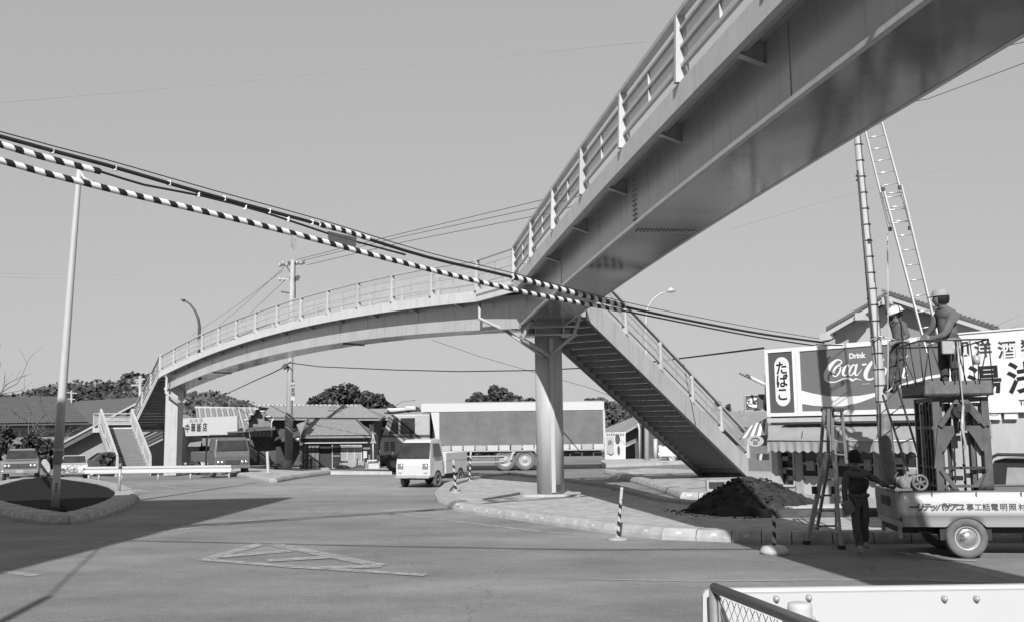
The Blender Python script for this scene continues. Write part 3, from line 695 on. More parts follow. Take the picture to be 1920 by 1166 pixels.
# concrete utility pole
U = 56.0
t = thing('utility_pole', 'tall concrete utility pole with crossarms behind the far span', 'utility pole', P(541, 877, U))
mb = MB(); mb.tube([P(541, 878, U), P(545, 640, U), P(549, 488, U)], [.20, .165, .12], 12); mb.build('shaft', gm('pole_concrete', .33, .8, .1, 3, dirt=.15), t)
mb = MB(); mb.beam(P(524, 498, U), P(571, 494, U), .10, .10); mb.build('crossarm', DARK, t)
mb = MB(); mb.beam(P(536, 498, U), P(549, 518, U), .06, .06); mb.build('brace', DARK, t)
mb = MB(); mb.beam(P(527, 547, U), P(550, 551, U), .08, .08); mb.build('crossarm', DARK, t)
mb = MB(); mb.beam(P(520, 523, U), P(558, 525, U), .07, .07); mb.build('crossarm', LGREY, t)
for x, y in ((525, 496), (531, 492), (538, 496), (543, 493), (557, 492), (565, 492), (570, 489), (525, 522), (533, 523)):
    mb = MB(); mb.tube([P(x, y+5, U), P(x-1, y-2, U)], [.05, .08], 6); mb.build('insulator', LGREY if x != 543 else DARK, t)
for x, y in ((545, 520), (551, 523), (556, 521), (547, 527)):
    mb = MB(); mb.beam(P(x, y+5, U), P(x+4, y-4, U), .14, .18); mb.build('switch_box', DARK, t)
mb = MB(); mb.tube([P(553, 490, U-.2), P(553.5, 560, U-.2)], .03, 6); mb.build('conduit', DARK, t)
mb = MB(); mb.beam(P(549.5, 716, U-.3), P(549, 750, U-.3), .24, .02, up=(0, 1, 0)); s_ = mb.build('name_plate', WHITE, t)
put_text('lettering', '\n'.join('中村医院'), .24, BLACK, t, P(549.2, 727, U-.34), (1, 0, 0), (0, 0, 1), depth=.004)
mb = MB(); mb.tube([P(541.5, 862, U), P(542, 776, U)], .235, 12); mb.build('pole_wrap', gm('pole_wrap', .13, .8, .3), t)
mb = MB(); mb.beam(P(538, 683, U-.3), P(531, 690, U-.3), .35, .22); mb.build('junction_box', DARK, t)
# small pole crosses on the hill and behind the left stair
for i, (x0, y0, x1, y1, arms, Yd, lb) in enumerate(((262, 755, 263, 704, ((254, 712, 272, 710), (246, 722, 264, 721), (255, 717, 268, 714)), 78, 'wooden pole with short arms behind the upper left stair'),
        (133, 772, 134, 732, ((123, 735, 145, 737), (127, 747, 141, 748)), 130, 'pale small utility pole on the hill right of the lamp post'))):
    t = thing('utility_pole', lb, 'utility pole', P(x0, y0+90, Yd))
    mb = MB(); mb.tube([P(x0, y0+90, Yd), P(x1, y1, Yd)], .13, 8); mb.build('shaft', LGREY, t)
    for a in arms: mb = MB(); mb.beam(P(a[0], a[1], Yd), P(a[2], a[3], Yd), .13, .13); mb.build('crossarm', LGREY, t)
# guard rails
def guardrail(px_top, px_bot, thick, label, Yadj=0, posts=(), mat=WHITE2):
    a, b_ = px_top; c, d = px_bot
    Y0, Y1 = thick
    pa, pb = P(a[0], a[1], Y0), P(b_[0], b_[1], Y1); pc, pd = P(c[0], c[1], Y0), P(d[0], d[1], Y1)
    t = thing('guard_rail', label, 'guard rail', (pa.x, pa.y, 0))
    # W shaped beam
    H = (pa-pc).length; prof = [(0, 1), (-.05, .95), (-.05, .72), (.0, .6), (.0, .4), (-.05, .28), (-.05, .05), (0, 0)]
    n = (pb-pa).cross(Vector((0, 0, 1))).normalized(); vs = []; k = len(prof)
    for (t_, b0) in ((pa, pc), (pb, pd)):
        for o_, f in prof:
            p = b0.lerp(t_, f)+n*(-o_); vs.append(p)
    mb = MB(); mb.add(vs, [(i, i+1, k+i+1, k+i) for i in range(k-1)])
    vs2 = [v+n*-.012 for v in vs]; mb.add(vs2, [(i, i+1, k+i+1, k+i) for i in range(k-1)])
    mb.build('beam', mat, t, recalc=False)
    for f in posts:
        p = pa.lerp(pb, f)-n*.09; z = gz(p.x, p.y)
        mb = MB(); mb.tube([(p.x, p.y, z-.05), (p.x, p.y, pc.z+.2)], .05, 8); mb.build('post', mat, t)
    return t
guardrail(((160, 874.5), (434, 871)), ((160, 888), (434, 885)), (45.5, 44.5), 'long low white guard rail in front of the left stairway', posts=(.02, .09, .25, .5, .72, .98))
# striped marker poles
def striped(base, topp, r, label, white_top=0, basestyle='flat', pitch=.2, plain=False, dz=0):
    b = G(*base, dz); tp = P(topp[0], topp[1], b.y)
    t = thing('marker_pole', label, 'marker pole', b, group='marker poles round the kerbs')
    n = 40; mb = MB(); pts = [b.lerp(tp, i/n) for i in range(n+1)]; N = 10; mb.tube(pts, r, N); Lz = (tp-b).length
    for i in range(n):
        for k in range(N):
            s_ = Lz*i/n
            mb.m[i*N+k] = 0 if (plain or s_ > Lz-white_top) else (1 if ((s_/pitch+k/N*.8) % 1) < .5 else 0)
    mb.build('shaft', [WHITE, STRB], t)
    mb = MB()
    if basestyle == 'blob': mb.lathe([(.20, 0), (.21, .05), (.17, .11), (.08, .13), (0.02, .13)], b, 18)
    else: mb.lathe([(.19, 0), (.17, .025), (.05, .04), (.04, .05)], b, 16)
    mb.build('foot', WHITE if basestyle == 'blob' else CONCD, t)
    return t
striped((1452, 1038), (1451, 945), .028, 'black and white striped pole on a white lump base, in the bridge shadow', basestyle='blob', pitch=.16)
striped((1158, 1011), (1166, 913), .028, 'striped marker pole with plain white top before the sandy island kerb', white_top=.2, pitch=.15)
striped((855, 923), (850, 862), .035, 'striped pole on the left nose of the column island', white_top=.1, dz=.10)
striped((880, 901), (883, 846), .035, 'striped pole just right of the white pickup', white_top=.15, dz=.1)
for (x, y, x1, y1, l) in ((451, 880, 448, 843, 'leftmost white post on the far wedge island'), (503, 886, 501, 846, 'second white post from the left on the far island'), (577, 879, 576, 845, 'third white post, before the shop house windows'), (609, 878, 608, 856, 'shortest white post at the right end of the far island')):
    striped((x, y), (x1, y1), .07, l, plain=True, dz=.12)
# ================================================================ SHOP ON THE RIGHT
NB = Vector((.762, .648, 0)); TB = Vector((.648, -.762, 0))     # facade normal (inwards) and direction to the right
def B(px, py, off=0):
    a = ray(px, py).x; return P(px, py, (26.5-1.312*off)/(a+.85))
def Bz(px, z, off=0): p = B(px, 700, off); return Vector((p.x, p.y, z))
PLAST = gm('white_plaster', .42, .85, .08, 1.5, bump=.2, dirt=.1)
REDP = gm('sign_enamel_mid', .145, .35, .04, 2)
OLIVE = gm('sign_enamel_dark', .085, .35, .05, 2)
SIGNW = gm('sign_enamel_white', .66, .35, .02, 2)
TILE = gm('roof_tile_grey', .11, .6, .3, 5, bump=.3)
ZT, ZB = 3.72, 2.12
shop = thing('shop_building', 'low white shop with long sign boards across its whole front', 'shop', Bz(1600, 0))
mb = MB(); a, b_ = Bz(1442, 0), Bz(2180, 0); q = [a, b_, b_+NB*7, a+NB*7]
mb.prism([(p.x, p.y) for p in q], -.1, 3.5); mb.build('wall', PLAST, shop)
mb = MB(); q = [a-TB*.02+NB*-.06, b_-NB*.06, b_+NB*-.02, a-TB*.02-NB*.02]
mb.prism([(p.x, p.y) for p in q], 0, .32); mb.build('plinth', MID, shop)
# drink sign board
def board(name, px0, px1, z0, z1, th, label, cat, mat, off=.12, fr=.07, frm=None, grp=None):
    p0, p1 = Bz(px0, z0, off), Bz(px1, z0, off); t = thing(name, label, cat, (p0+p1)/2, group=grp)
    up = Vector((0, 0, z1-z0)); mb = MB(); mb.slab([p0, p1, p1+up, p0+up], NB*th); mb.build('panel', mat, t)
    if frm:
        n = -NB*.025; fz = Vector((0, 0, fr)); fx = TB*fr
        for a_, b2, c_, d_ in ((p0, p1, p1+fz, p0+fz), (p0+up-fz, p1+up-fz, p1+up, p0+up), (p0+fz, p0+fx+fz, p0+fx+up-fz, p0+up-fz), (p1-fx+fz, p1+fz, p1+up-fz, p1-fx+up-fz)):
            mb = MB(); mb.slab([a_+n, b2+n, c_+n, d_+n], NB*.03); mb.build('frame_strip', frm, t)
    return t
sg = board('sign_board', 1494, 1774, ZB, ZT, .1, 'large dark drink sign with flowing white script and a white wave', 'sign', REDP, frm=SIGNW, fr=.10)
def face_poly(px, off, name, mat, parent, th=.006):
    mb = MB(); mb.slab([B(x, y, off) for x, y in px], NB*th*.8); return mb.build(name, mat, parent)
Z2 = lambda x, y: (1480+x/6.857, 640+y/6.857)
wave = [Z2(135, 622), Z2(300, 665), Z2(500, 700), Z2(700, 707), Z2(900, 695), Z2(1080, 662), Z2(1250, 610), Z2(1420, 552), Z2(1600, 492), Z2(1800, 440), Z2(1950, 415), Z2(1950, 455), Z2(1750, 492), Z2(1550, 545), Z2(1340, 610), Z2(1200, 672), Z2(1080, 715), Z2(950, 765), Z2(800, 810), Z2(650, 832), Z2(450, 830), Z2(280, 815), Z2(145, 795)]
def strip_fill(top, bot, off, name, mat, parent):
    mb = MB(); n = len(top)
    vs = [B(x, y, off) for x, y in top]+[B(x, y, off) for x, y in bot]
    vs2 = [v+NB*.006 for v in vs]
    fs = [(i, i+1, n+i+1, n+i) for i in range(n-1)]
    mb.add(vs, fs); mb.add(vs2, [f[::-1] for f in fs]); return mb.build(name, mat, parent, recalc=False)
wt = [Z2(133, 622), Z2(300, 665), Z2(500, 700), Z2(700, 707), Z2(900, 695), Z2(1080, 662), Z2(1250, 610), Z2(1420, 552), Z2(1600, 492), Z2(1800, 440), Z2(1950, 415)]
wb = [Z2(143, 795), Z2(300, 820), Z2(500, 834), Z2(700, 828), Z2(900, 783), Z2(1080, 715), Z2(1250, 648), Z2(1420, 585), Z2(1600, 528), Z2(1800, 478), Z2(1950, 455)]
strip_fill(wt, wb, .127, 'wave_stripe', SIGNW, sg)
def brush(pts, off=.136):
    """variable width stroke, points (x, y, width) in enlarged sign coordinates"""
    k = len(pts); cl = []
    for i in range(k-1):
        p0, p1, p2, p3 = pts[max(i-1, 0)], pts[i], pts[i+1], pts[min(i+2, k-1)]
        for q in range(5):
            t = q/5; cl.append([.5*((2*p1[j])+(p2[j]-p0[j])*t+(2*p0[j]-5*p1[j]+4*p2[j]-p3[j])*t*t+(3*p1[j]-p0[j]-3*p2[j]+p3[j])*t**3) for j in range(3)])
    cl.append(list(pts[-1])); L_ = []; R_ = []
    for i, c in enumerate(cl):
        a = cl[max(i-1, 0)]; b2 = cl[min(i+1, len(cl)-1)]; dx, dy = b2[0]-a[0], b2[1]-a[1]; l = math.hypot(dx, dy) or 1
        L_.append((c[0]-dy/l*c[2]/2, c[1]+dx/l*c[2]/2)); R_.append((c[0]+dy/l*c[2]/2, c[1]-dx/l*c[2]/2))
    n = len(cl); vs = [B(*Z2(*p), off) for p in L_+R_]; return vs, [(i, i+1, n+i+1, n+i) for i in range(n-1)]
def oval(cx, cy, rx, ry, w0, w1, sl=.35):
    out = []
    for i in range(13):
        a = -PI/2+2*PI*i/12; x = math.cos(a)*rx; y = math.sin(a)*ry; wd = w0+(w1-w0)*(abs(math.cos(a)) if math.cos(a) < 0 else .35*abs(math.cos(a)))
        out.append((cx+x-sl*y, cy+y, wd))
    return out
strokes = [
    [(628, 285, 10), (655, 288, 16), (672, 262, 16), (650, 236, 16), (605, 238, 26), (545, 290, 44), (490, 370, 58), (468, 440, 56), (480, 500, 34), (520, 520, 24)],
    [(515, 520, 22), (590, 518, 14), (680, 482, 16), (750, 470, 24), (790, 485, 34), (815, 498, 20), (850, 478, 18), (890, 482, 10), (930, 502, 4)],
    oval(612, 375, 38, 72, 14, 34), [(618, 330, 8), (650, 345, 8), (685, 320, 6)],
    [(760, 330, 14), (768, 305, 16), (745, 300, 16), (705, 345, 34), (690, 410, 34), (720, 435, 20), (775, 390, 10)],
    oval(810, 365, 34, 70, 14, 32), [(872, 285, 22), (850, 370, 26), (850, 425, 24), (880, 425, 12), (930, 355, 6)],
    [(935, 298, 26), (990, 288, 22)],
    [(1150, 250, 10), (1170, 262, 14), (1185, 235, 14), (1160, 215, 16), (1110, 225, 26), (1050, 280, 42), (1000, 360, 54), (980, 430, 54), (1000, 480, 36), (1060, 480, 22), (1130, 430, 12)],
    [(1165, 300, 12), (1200, 260, 16), (1210, 220, 14), (1180, 215, 10)],
    oval(1200, 400, 36, 66, 14, 32), [(1205, 350, 8), (1240, 370, 8), (1270, 340, 8)],
    [(1410, 290, 22), (1430, 240, 18), (1425, 190, 16), (1450, 180, 14), (1400, 290, 20), (1330, 400, 30), (1310, 450, 26), (1335, 465, 14), (1370, 440, 8)],
    [(1400, 270, 14), (1460, 230, 16), (1530, 175, 8)],
    oval(1430, 400, 36, 66, 14, 34), [(1500, 320, 22), (1470, 400, 28), (1465, 460, 26), (1490, 462, 12), (1525, 420, 6)],
]
mb = MB()
for i, s_ in enumerate(strokes):
    vs, fs = brush(s_, .128+.0006*i); mb.add(vs, fs)
mb.build('script_lettering', SIGNW, sg, recalc=False)
def btext(body, px, py, size, mat, parent, off=.124, bold=0, sx=1, name='lettering', shear=0):
    return put_text(name, body, size, mat, parent, B(px, py, off), TB, (0, 0, 1), bold=bold, sx=sx, depth=.002, shear=shear)
btext('Drink', *Z2(868, 182), .165, SIGNW, sg, bold=.006)
btext('TRADE MARK', *Z2(985, 543), .03, SIGNW, sg)
# tobacco sign
sg = board('sign_board', 1436, 1493, ZB, ZT, .1, 'tall narrow sign with three dark syllables in a white oval', 'sign', OLIVE, frm=SIGNW, fr=.08)
def pill(px, z0, z1, r, off, mat, parent, cx):
    c = Bz(cx, 0, off); mb = MB(); pts = []
    for i in range(25):
        a = PI*i/24; pts.append(c+TB*(r*math.cos(a))+Vector((0, 0, z1-r+r*math.sin(a))))
    for i in range(25):
        a = PI+PI*i/24; pts.append(c+TB*(r*math.cos(a))+Vector((0, 0, z0+r+r*math.sin(a))))
    mb.slab(pts, NB*.006); return mb.build('white_oval', mat, parent)
pill(0, 2.36, 3.52, .20, .126, SIGNW, sg, 1466)
BRK = gm('sign_ink', .02, .5, .1)
for ch, z in (('た', 3.24), ('ば', 2.93), ('こ', 2.62)):
    p = Bz(1465.5, z, .129); put_text('lettering', ch, .34, BRK, sg, p, TB, (0, 0, 1), bold=.008, depth=.002)
# white liquor sign
sg = board('sign_board', 1778, 2180, 2.10, 3.74, .1, 'long white sign with big black characters behind the lift platform', 'sign', SIGNW, off=.10, frm=SIGNW, fr=.03)
INK = gm('sign_ink_grey', .05, .5, .2)
for ch, x, y, s_ in (('和', 1803, 656, .36), ('洋', 1843, 656, .36), ('酒', 1888, 657, .36), ('類', 1932, 653, .36)): btext(ch, x, y, s_, INK, sg, .106, bold=.007)
for ch, x, y, s_ in (('湯', 1846, 718, .66), ('浅', 1922, 712, .66)): btext(ch, x, y, s_, BRK, sg, .106, bold=.014, sx=1.05)
btext('TEL', 1922, 754, .14, INK, sg, .106, bold=.004)
# lamp strip and gutter under the signs
mb = MB(); mb.beam(Bz(1438, 2.03, .06), Bz(1770, 2.03, .06), .14, .10); mb.build('sign_ledge', PLAST, shop)
mb = MB(); mb.beam(Bz(1465, 1.955, .18), Bz(1760, 1.955, .18), .1, .05); mb.build('gutter', DARK, shop)
# awning
AWN = gm('awning_canvas', .27, .9, .06, 2.5, dirt=.1)
aw = thing('awning', 'long plain canvas awning with scalloped edge over the shop window', 'awning', Bz(1560, 1.9))
mb = MB(); p0, p1 = Bz(1436, 1.93, .03), Bz(1722, 1.93, .03); q0, q1 = Bz(1433, 1.56, .85), Bz(1712, 1.56, .85)
n = 30; vs = []; fs = []
for i in range(n+1):
    for j in range(7):
        f = j/6; a = p0.lerp(p1, i/n).lerp(q0.lerp(q1, i/n), f); vs.append(a+Vector((0, 0, -.05*math.sin(PI*f)+.006*math.sin(i*2.1))))
for i in range(n):
    for j in range(6): k = i*7+j; fs.append((k, k+1, k+8, k+7))
mb.add(vs, fs, 0, True); o = mb.build('canvas', AWN, aw)
mb = MB(); n = 120; vs = []; fs = []
for i in range(n+1):
    a = q0.lerp(q1, i/n); w_ = NB*(.02*math.sin(i*.9)+.015*math.sin(i*.37)); sc = .27-.05*abs(math.sin(PI*i/7))
    vs += [a, a+w_*.6-Vector((0, 0, sc*.5)), a+w_-Vector((0, 0, sc))]
for i in range(n):
    for j in range(2): k = i*3+j; fs.append((k, k+1, k+4, k+3))
mb.add(vs, fs, 0, True); mb.build('valance', AWN, aw)
for f in (0, .25, .5, .75, 1):
    mb = MB(); mb.tube([p0.lerp(p1, f)-Vector((0, 0, .06)), q0.lerp(q1, f)-Vector((0, 0, .03))], .012, 6); mb.build('awning_arm', DARK, aw)
mb = MB(); mb.tube([q0, q1], .018, 8); mb.build('front_bar', LGREY, aw)
# shop front under the awning: timber mullions, dark glass and goods
def shopbay(x0, x1, z0, z1, panes, lower=WHITE, name='window'):
    p0, p1 = Bz(x0, z0, .03), Bz(x1, z0, .03); up = Vector((0, 0, z1-z0))
    fr = MB(); fr.slab([p0, p1, p1+up, p0+up], NB*.02); w_ = fr.build(name, GLASS, shop)
    k = 0
    for i in range(panes+1):
        a = p0.lerp(p1, i/panes); mb = MB(); mb.beam(a-NB*.02, a+up-NB*.02, .05, .05, up=TB); mb.build('frame', WHITE, w_)
    for z in (0, .5, 1): mb = MB(); mb.beam(p0+up*z-NB*.021, p1+up*z-NB*.021, .045, .045); mb.build('frame', WHITE, w_)
    mb = MB(); q = Vector((0, 0, z0-.12)); mb.slab([p0-NB*.0-q, p1-q, p1, p0], NB*.03); mb.build('lower_panel', lower, shop)
    return w_
shopbay(1497, 1560, .72, 1.33, 2); shopbay(1562, 1632, .72, 1.33, 2); shopbay(1640, 1712, .60, 1.33, 3)
mb = MB(); p = Bz(1449, 0, .16); mb.box(p+Vector((0, 0, .7)), (.17, .17, 1.4), math.atan2(TB.y, TB.x)); mb.build('pilaster', WHITE, shop)
shopbay(1458, 1482, .5, 1.3, 1, lower=MID)
for x in (1488, 1494, 1636): mb = MB(); mb.box(Bz(x, .7, .05), (.1, .08, 1.4), math.atan2(TB.y, TB.x)); mb.build('mullion', MID, shop)
rnd = random.Random(3)
goods = [('shop_box', 1462, .85, .12, .13), ('shop_box', 1476, .68, .13, .1), ('shop_box', 1466, 1.13, .16, .1), ('shop_box', 1512, .98, .2, .22), ('shop_box', 1530, 1.12, .16, .14), ('shop_box', 1548, .84, .2, .18), ('shop_box', 1575, 1.08, .22, .18), ('shop_box', 1596, .86, .18, .2), ('shop_box', 1618, 1.02, .16, .24), ('shop_box', 1652, .94, .22, .2), ('shop_box', 1672, 1.12, .26, .14), ('shop_box', 1697, .86, .2, .2)]
where = ['in the narrow kiosk pane, left of the pair', 'lowest in the narrow kiosk pane', 'topmost in the narrow kiosk pane', 'squarish in the first wide window', 'high in the first wide window', 'low in the first wide window', 'high in the second wide window', 'low in the second wide window behind the man', 'tall one in the second wide window', 'left in the window right of the banded pole', 'wide one high behind the short ladder', 'rightmost under the awning']
for g_, l in zip(goods, where):
    mb = MB(); mb.box(Bz(g_[1], g_[2], .075), (g_[3], .07, g_[4]), math.atan2(TB.y, TB.x)); one(mb, 'shop_box', gm('goods_%d' % int(g_[3]*20), .22+.02*int(g_[3]*20), .6, .5, 16), 'pale goods box '+l, 'box', 'goods in the shop window')
# small price boards and meter box on the plaster wall
for x0, x1, y0, y1, l in ((1838, 1851, 764, 786, 'leftmost small white notice under the liquor sign, half hidden'), (1853, 1876, 764, 786, 'small white notice with an oval emblem under the liquor sign'), (1883, 1908, 764, 785, 'blank white notice at the right under the liquor sign')):
    q = [B(x0, y0, .09), B(x1, y0, .09), B(x1, y1, .09), B(x0, y1, .09)]
    c = sum(q, Vector())/4; t = thing('notice_board', l, 'notice', c, group='small notices under the liquor sign')
    mb = MB(); mb.slab(q, NB*.03); mb.build('board', SIGNW, t)
    if x0 == 1853: mb = MB(); mb.tube([c-NB*.003+TB*.09*math.cos(a*PI/8)+Vector((0, 0, .035*math.sin(a*PI/8))) for a in range(17)], .006, 5); mb.build('emblem', MID, t)
mb = MB(); mb.box(B(1848, 802, .12), (.16, .18, .34), math.atan2(TB.y, TB.x)); one(mb, 'meter_box', MID, 'grey meter box on the plaster wall right of the lift tower', 'meter box')
# gabled house behind the signs
def HB(px, py): a = ray(px, py).x; return P(px, py, 30.5/(a+.85))
hs = thing('gabled_house', 'plastered house with white gable boards rising behind the signs', 'house', HB(1680, 900))
ap, le, re_ = HB(1668, 556), HB(1553, 622), HB(1872, 622)
NR = Vector((.40, .9165, 0)); dz = NR*7; mb = MB(); wl, wr = HB(1566, 640), HB(1850, 640)
base = 2.0; f = lambda p, z: Vector((p.x, p.y, z))
mb.slab([f(wl, base), f(wr, base), f(wr, le.z-.12), f(ap, ap.z-.15), f(wl, le.z-.02)], dz); mb.build('wall', gm('gable_plaster', .36, .9, .12, 1.2, dirt=.2), hs)
ov = -NR*.5
for p, q in ((le, ap), (ap, re_)):
    mb = MB(); mb.slab([p+ov, q+ov, q+ov-Vector((0, 0, .15)), p+ov-Vector((0, 0, .15))], NB*.05); mb.build('gable_board', WHITE2, hs)
    mb = MB(); e = Vector((0, 0, .05)); mb.slab([p+ov*1.1+e, q+ov*1.1+e, q+dz+e, p+dz+e], (0, 0, -.06)); mb.build('roof', TILE, hs)
    n = 26
    for i in range(n):
        c = p.lerp(q, (i+.5)/n); mb = MB(); mb.beam(c+ov*1.12+Vector((0, 0, .07)), c+NR*1.2+Vector((0, 0, .09)), (q-p).length/n*.6, .035); mb.build('tile', TILE, hs)
for c in (le, ap, le.lerp(ap, .58), ap.lerp(re_, .5), re_):
    mb = MB(); mb.box(c+ov*.9-Vector((0, 0, .17)), (.22, .3, .18), math.atan2(TB.y, TB.x)); mb.build('purlin_end', WHITE2, hs)
mb = MB(); mb.slab([HB(1676, 575), HB(1790, 605), HB(1790, 640), HB(1690, 640)], -NB*.02); mb.build('painted_shade', gm('gable_shade_grey', .2, .8, .1), hs)  # grey sheet on the gable wall, painting in the shadow under the roof
# left corner of the shop: side awning, telephone sign, small tobacco sign
t = thing('striped_awning', 'small striped side awning left of the shop corner', 'awning', B(1420, 810, 0))
for i in range(8):
    f0, f1 = i/8, (i+1)/8
    tl, tr = (1403, 800), (1441, 781); bl, br = (1385, 822), (1440, 813)
    def lp(a, b, f): return (a[0]+(b[0]-a[0])*f, a[1]+(b[1]-a[1])*f)
    q = [P(*lp(tl, tr, f0), 25.0), P(*lp(tl, tr, f1), 25.0), P(*lp(bl, br, f1), 24.3), P(*lp(bl, br, f0), 24.3)]
    mb = MB(); mb.slab(q, (0, .02, -.02)); mb.build('stripe', SIGNW if i % 2 else gm('stripe_grey', .15, .8, .1), t)
t = thing('telephone_sign', 'oval bracket sign showing a telephone under the striped awning', 'sign', P(1418, 826, 24.2))
mb = MB(); c = P(1416, 826, 24.2)
mb.slab([c+Vector((.21*math.cos(a*PI/10), 0, .135*math.sin(a*PI/10))) for a in range(20)], (0, .04, 0)); mb.build('plate', gm('phone_sign', .3, .5, .05), t)
mb = MB(); mb.tube([c+Vector((.09*math.cos(a), -.015, .02+.06*math.sin(a))) for a in [PI*i/8 for i in range(9)]], .018, 6); mb.box(c+Vector((0, -.015, -.03)), (.11, .02, .08)); mb.build('telephone_emblem', DGREY, t)
t = thing('tobacco_sign', 'small square dark sign with white oval beside the big signs', 'sign', P(1414, 755, 26))
mb = MB(); q = [P(1396, 741, 26), P(1432, 739, 25.9), P(1433, 767, 25.9), P(1397, 770, 26)]; mb.slab(q, (0, .08, 0)); mb.build('panel', OLIVE, t)
c = sum(q, Vector())/4; mb = MB(); mb.slab([c+Vector((.2*math.cos(a*PI/12), -.012, .125*math.sin(a*PI/12))) for a in range(24)], (0, .01, 0)); mb.build('white_oval', SIGNW, t)
put_text('lettering', 'たばこ', .13, BRK, t, c+Vector((0, -.02, 0)), (1, 0, 0), (0, 0, 1), bold=.006)
mb = MB(); fr_ = [Vector((x.x, x.y-.02, x.z)) for x in q]
for i in range(4): mb.beam(fr_[i], fr_[(i+1) % 4], .03, .03)
mb.build('frame', LGREY, t)
mb = MB(); mb.tube([P(1436, 770, 25.6), P(1436, 700, 25.6)], .03, 8); mb.build('bracket', DARK, t)
mb = MB(); mb.tube([P(1388, 698, 26), P(1436, 721, 25.4)], .05, 10); one(mb, 'tube_lamp', WHITE2, 'white tube lamp sloping out from the corner of the signs', 'lamp')
# low shed roof behind the stair and shop corner
t = thing('shed', 'low dark shed seen between the stairway and the shop corner', 'shed', P(1400, 885, 40))
mb = MB(); q = [P(1345, 781, 42), P(1445, 770, 41), P(1445, 800, 39), P(1350, 800, 40)]; mb.slab(q, (0, .1, -.1)); mb.build('roof', gm('shed_roof', .2, .8, .2, 3), t)
mb = MB(); p, q2 = G(1370, 900), G(1440, 905); p.y = 33.4; mb.slab([P(1352, 803, 41), P(1445, 803, 40), P(1445, 888, 40), P(1352, 888, 41)], (.3, 1.5, 0)); mb.build('wall', DGREY, t)
mb = MB(); mb.slab([P(1424, 850, 24.6), P(1442, 850, 24.6), P(1442, 862, 24.6), P(1424, 862, 24.6)], (0, .3, 0)); one(mb, 'shelf_box', WHITE2, 'white box shelf by the shop corner above the barrel', 'box')
p = G(1431, 915, .1); mb = MB(); mb.lathe([(.16, 0), (.17, .2), (.15, .42), (.06, .5), (.02, .5)], (p.x, 23.6, .1), 14); one(mb, 'waste_bin', LGREY, 'grey conical bin behind the soil heap at the shop corner', 'bin')
mb = MB(); mb.box((P(1345, 890, 27.0).x, 27.0, .33), (.62, .35, .3), -.1); t0 = one(mb, 'stove_box', LGREY, 'small pale metal box with dark opening under the stair foot', 'metal box')
mb = MB(); mb.box((-.06, -.18, .16), (.42, .02, .17), -.1); mb.build('opening', BLACK, t0, world=False)
mb = MB(); mb.box((P(1352, 908, 26).x, 26.0, .16), (.9, .12, .04), -.15); one(mb, 'plank', WOOD, 'plank lying beneath the pale metal box', 'plank')
# ================================================================ SOIL HEAP
SOILM = gm('heap_soil', .036, .97, .6, 4, bump=.9, bscale=18)
from mathutils import noise as mnoise
def heap(cx, cy, rx, ry, h, ang, name, label, seed):
    n = 110; vs = []; fs = []; ca, sa = math.cos(ang), math.sin(ang)
    for j in range(n+1):
        for i in range(n+1):
            u, v = (i/n*2-1)*1.15, (j/n*2-1)*1.15; d = math.hypot(u, v)
            x, y = u*rx, v*ry; wx = cx+x*ca-y*sa; wy = cy+x*sa+y*ca
            nn = mnoise.fractal(Vector((wx*1.1+seed, wy*1.1, 0)), 1, 2, 6); n2 = mnoise.fractal(Vector((wx*5, wy*5, seed)), .7, 2, 5)
            z = h*max(0, 1-(d*(1+.25*nn))**1.5)*(1-.12*n2)
            z += (.10*n2+.08*nn)*(1 if z > .02 else 0)
            vs.append((wx, wy, z-.02))
    for j in range(n):
        for i in range(n):
            a = j*(n+1)+i; fs.append((a, a+1, a+n+2, a+n+1))
    mb = MB(); mb.add(vs, fs, 0, True); o = mb.build(name, SOILM); c = Vector((cx, cy, .1)); o.data.transform(Matrix.Translation(-c)); o.location = c
    tag(o, label, 'soil heap'); o['kind'] = 'stuff'; return o
hc = G(1395, 965, .1)
heap(hc.x+.35, hc.y+.8, 1.55, 1.3, .86, -.15, 'soil_heap', 'big heap of dark dug soil on the kerb before the stairs', 2.0)
rc = random.Random(5); mbc = MB()
for i in range(620):
    a = rc.random()*2*PI; d = rc.uniform(.2, 1.2); x = hc.x+.35+math.cos(a)*1.55*d; y = hc.y+.8+math.sin(a)*1.35*d
    if y > hc.y+1.5: continue
    z = max(.1, .88*max(0, 1-d**1.35)+.02); r = rc.uniform(.010, .034)*(1.8 if rc.random() < .1 else 1)
    b_ = bmesh.new(); bmesh.ops.create_icosphere(b_, subdivisions=1, radius=r)
    mbc.add([Vector((x, y, z))+Vector((v.co.x*rc.uniform(.7, 1.4), v.co.y*rc.uniform(.7, 1.3), v.co.z*rc.uniform(.6, 1))) for v in b_.verts], [[v.index for v in f.verts] for f in b_.faces]); b_.free()
o = mbc.build('soil_clods', SOILM); o['kind'] = 'stuff'; tag(o, 'loose soil clods scattered over and round the heap', 'soil clods')
p = G(1560, 958, .1); mb = MB(); mb.box((p.x, 19.9, .18), (3.6, .35, .14), -.05); one(mb, 'timber_baulk', gm('dark_timber', .07, .9, .4, 6), 'long dark timber lying along the kerb right of the soil heap', 'timber')
mb = MB(); mb.box((P(1540, 940, 20.6).x, 20.6, .22), (1.6, .5, .1), .25); one(mb, 'paper_sacks', PLAST, 'pale flattened sacks beside the stepladder feet', 'sacks')
# planks on the column island
mb = MB(); a, b_ = G(858, 945, .16), G(970, 932, .16); mb.beam(a, b_, .09, .05); one(mb, 'plank', WHITE, 'long pale batten lying on the column island before the footing', 'plank')
mb = MB(); a, b_ = G(905, 936, .14), G(974, 924, .14); mb.beam(a, b_, .05, .05); one(mb, 'plank', WOOD, 'thin dark stick lying behind the pale batten', 'stick')
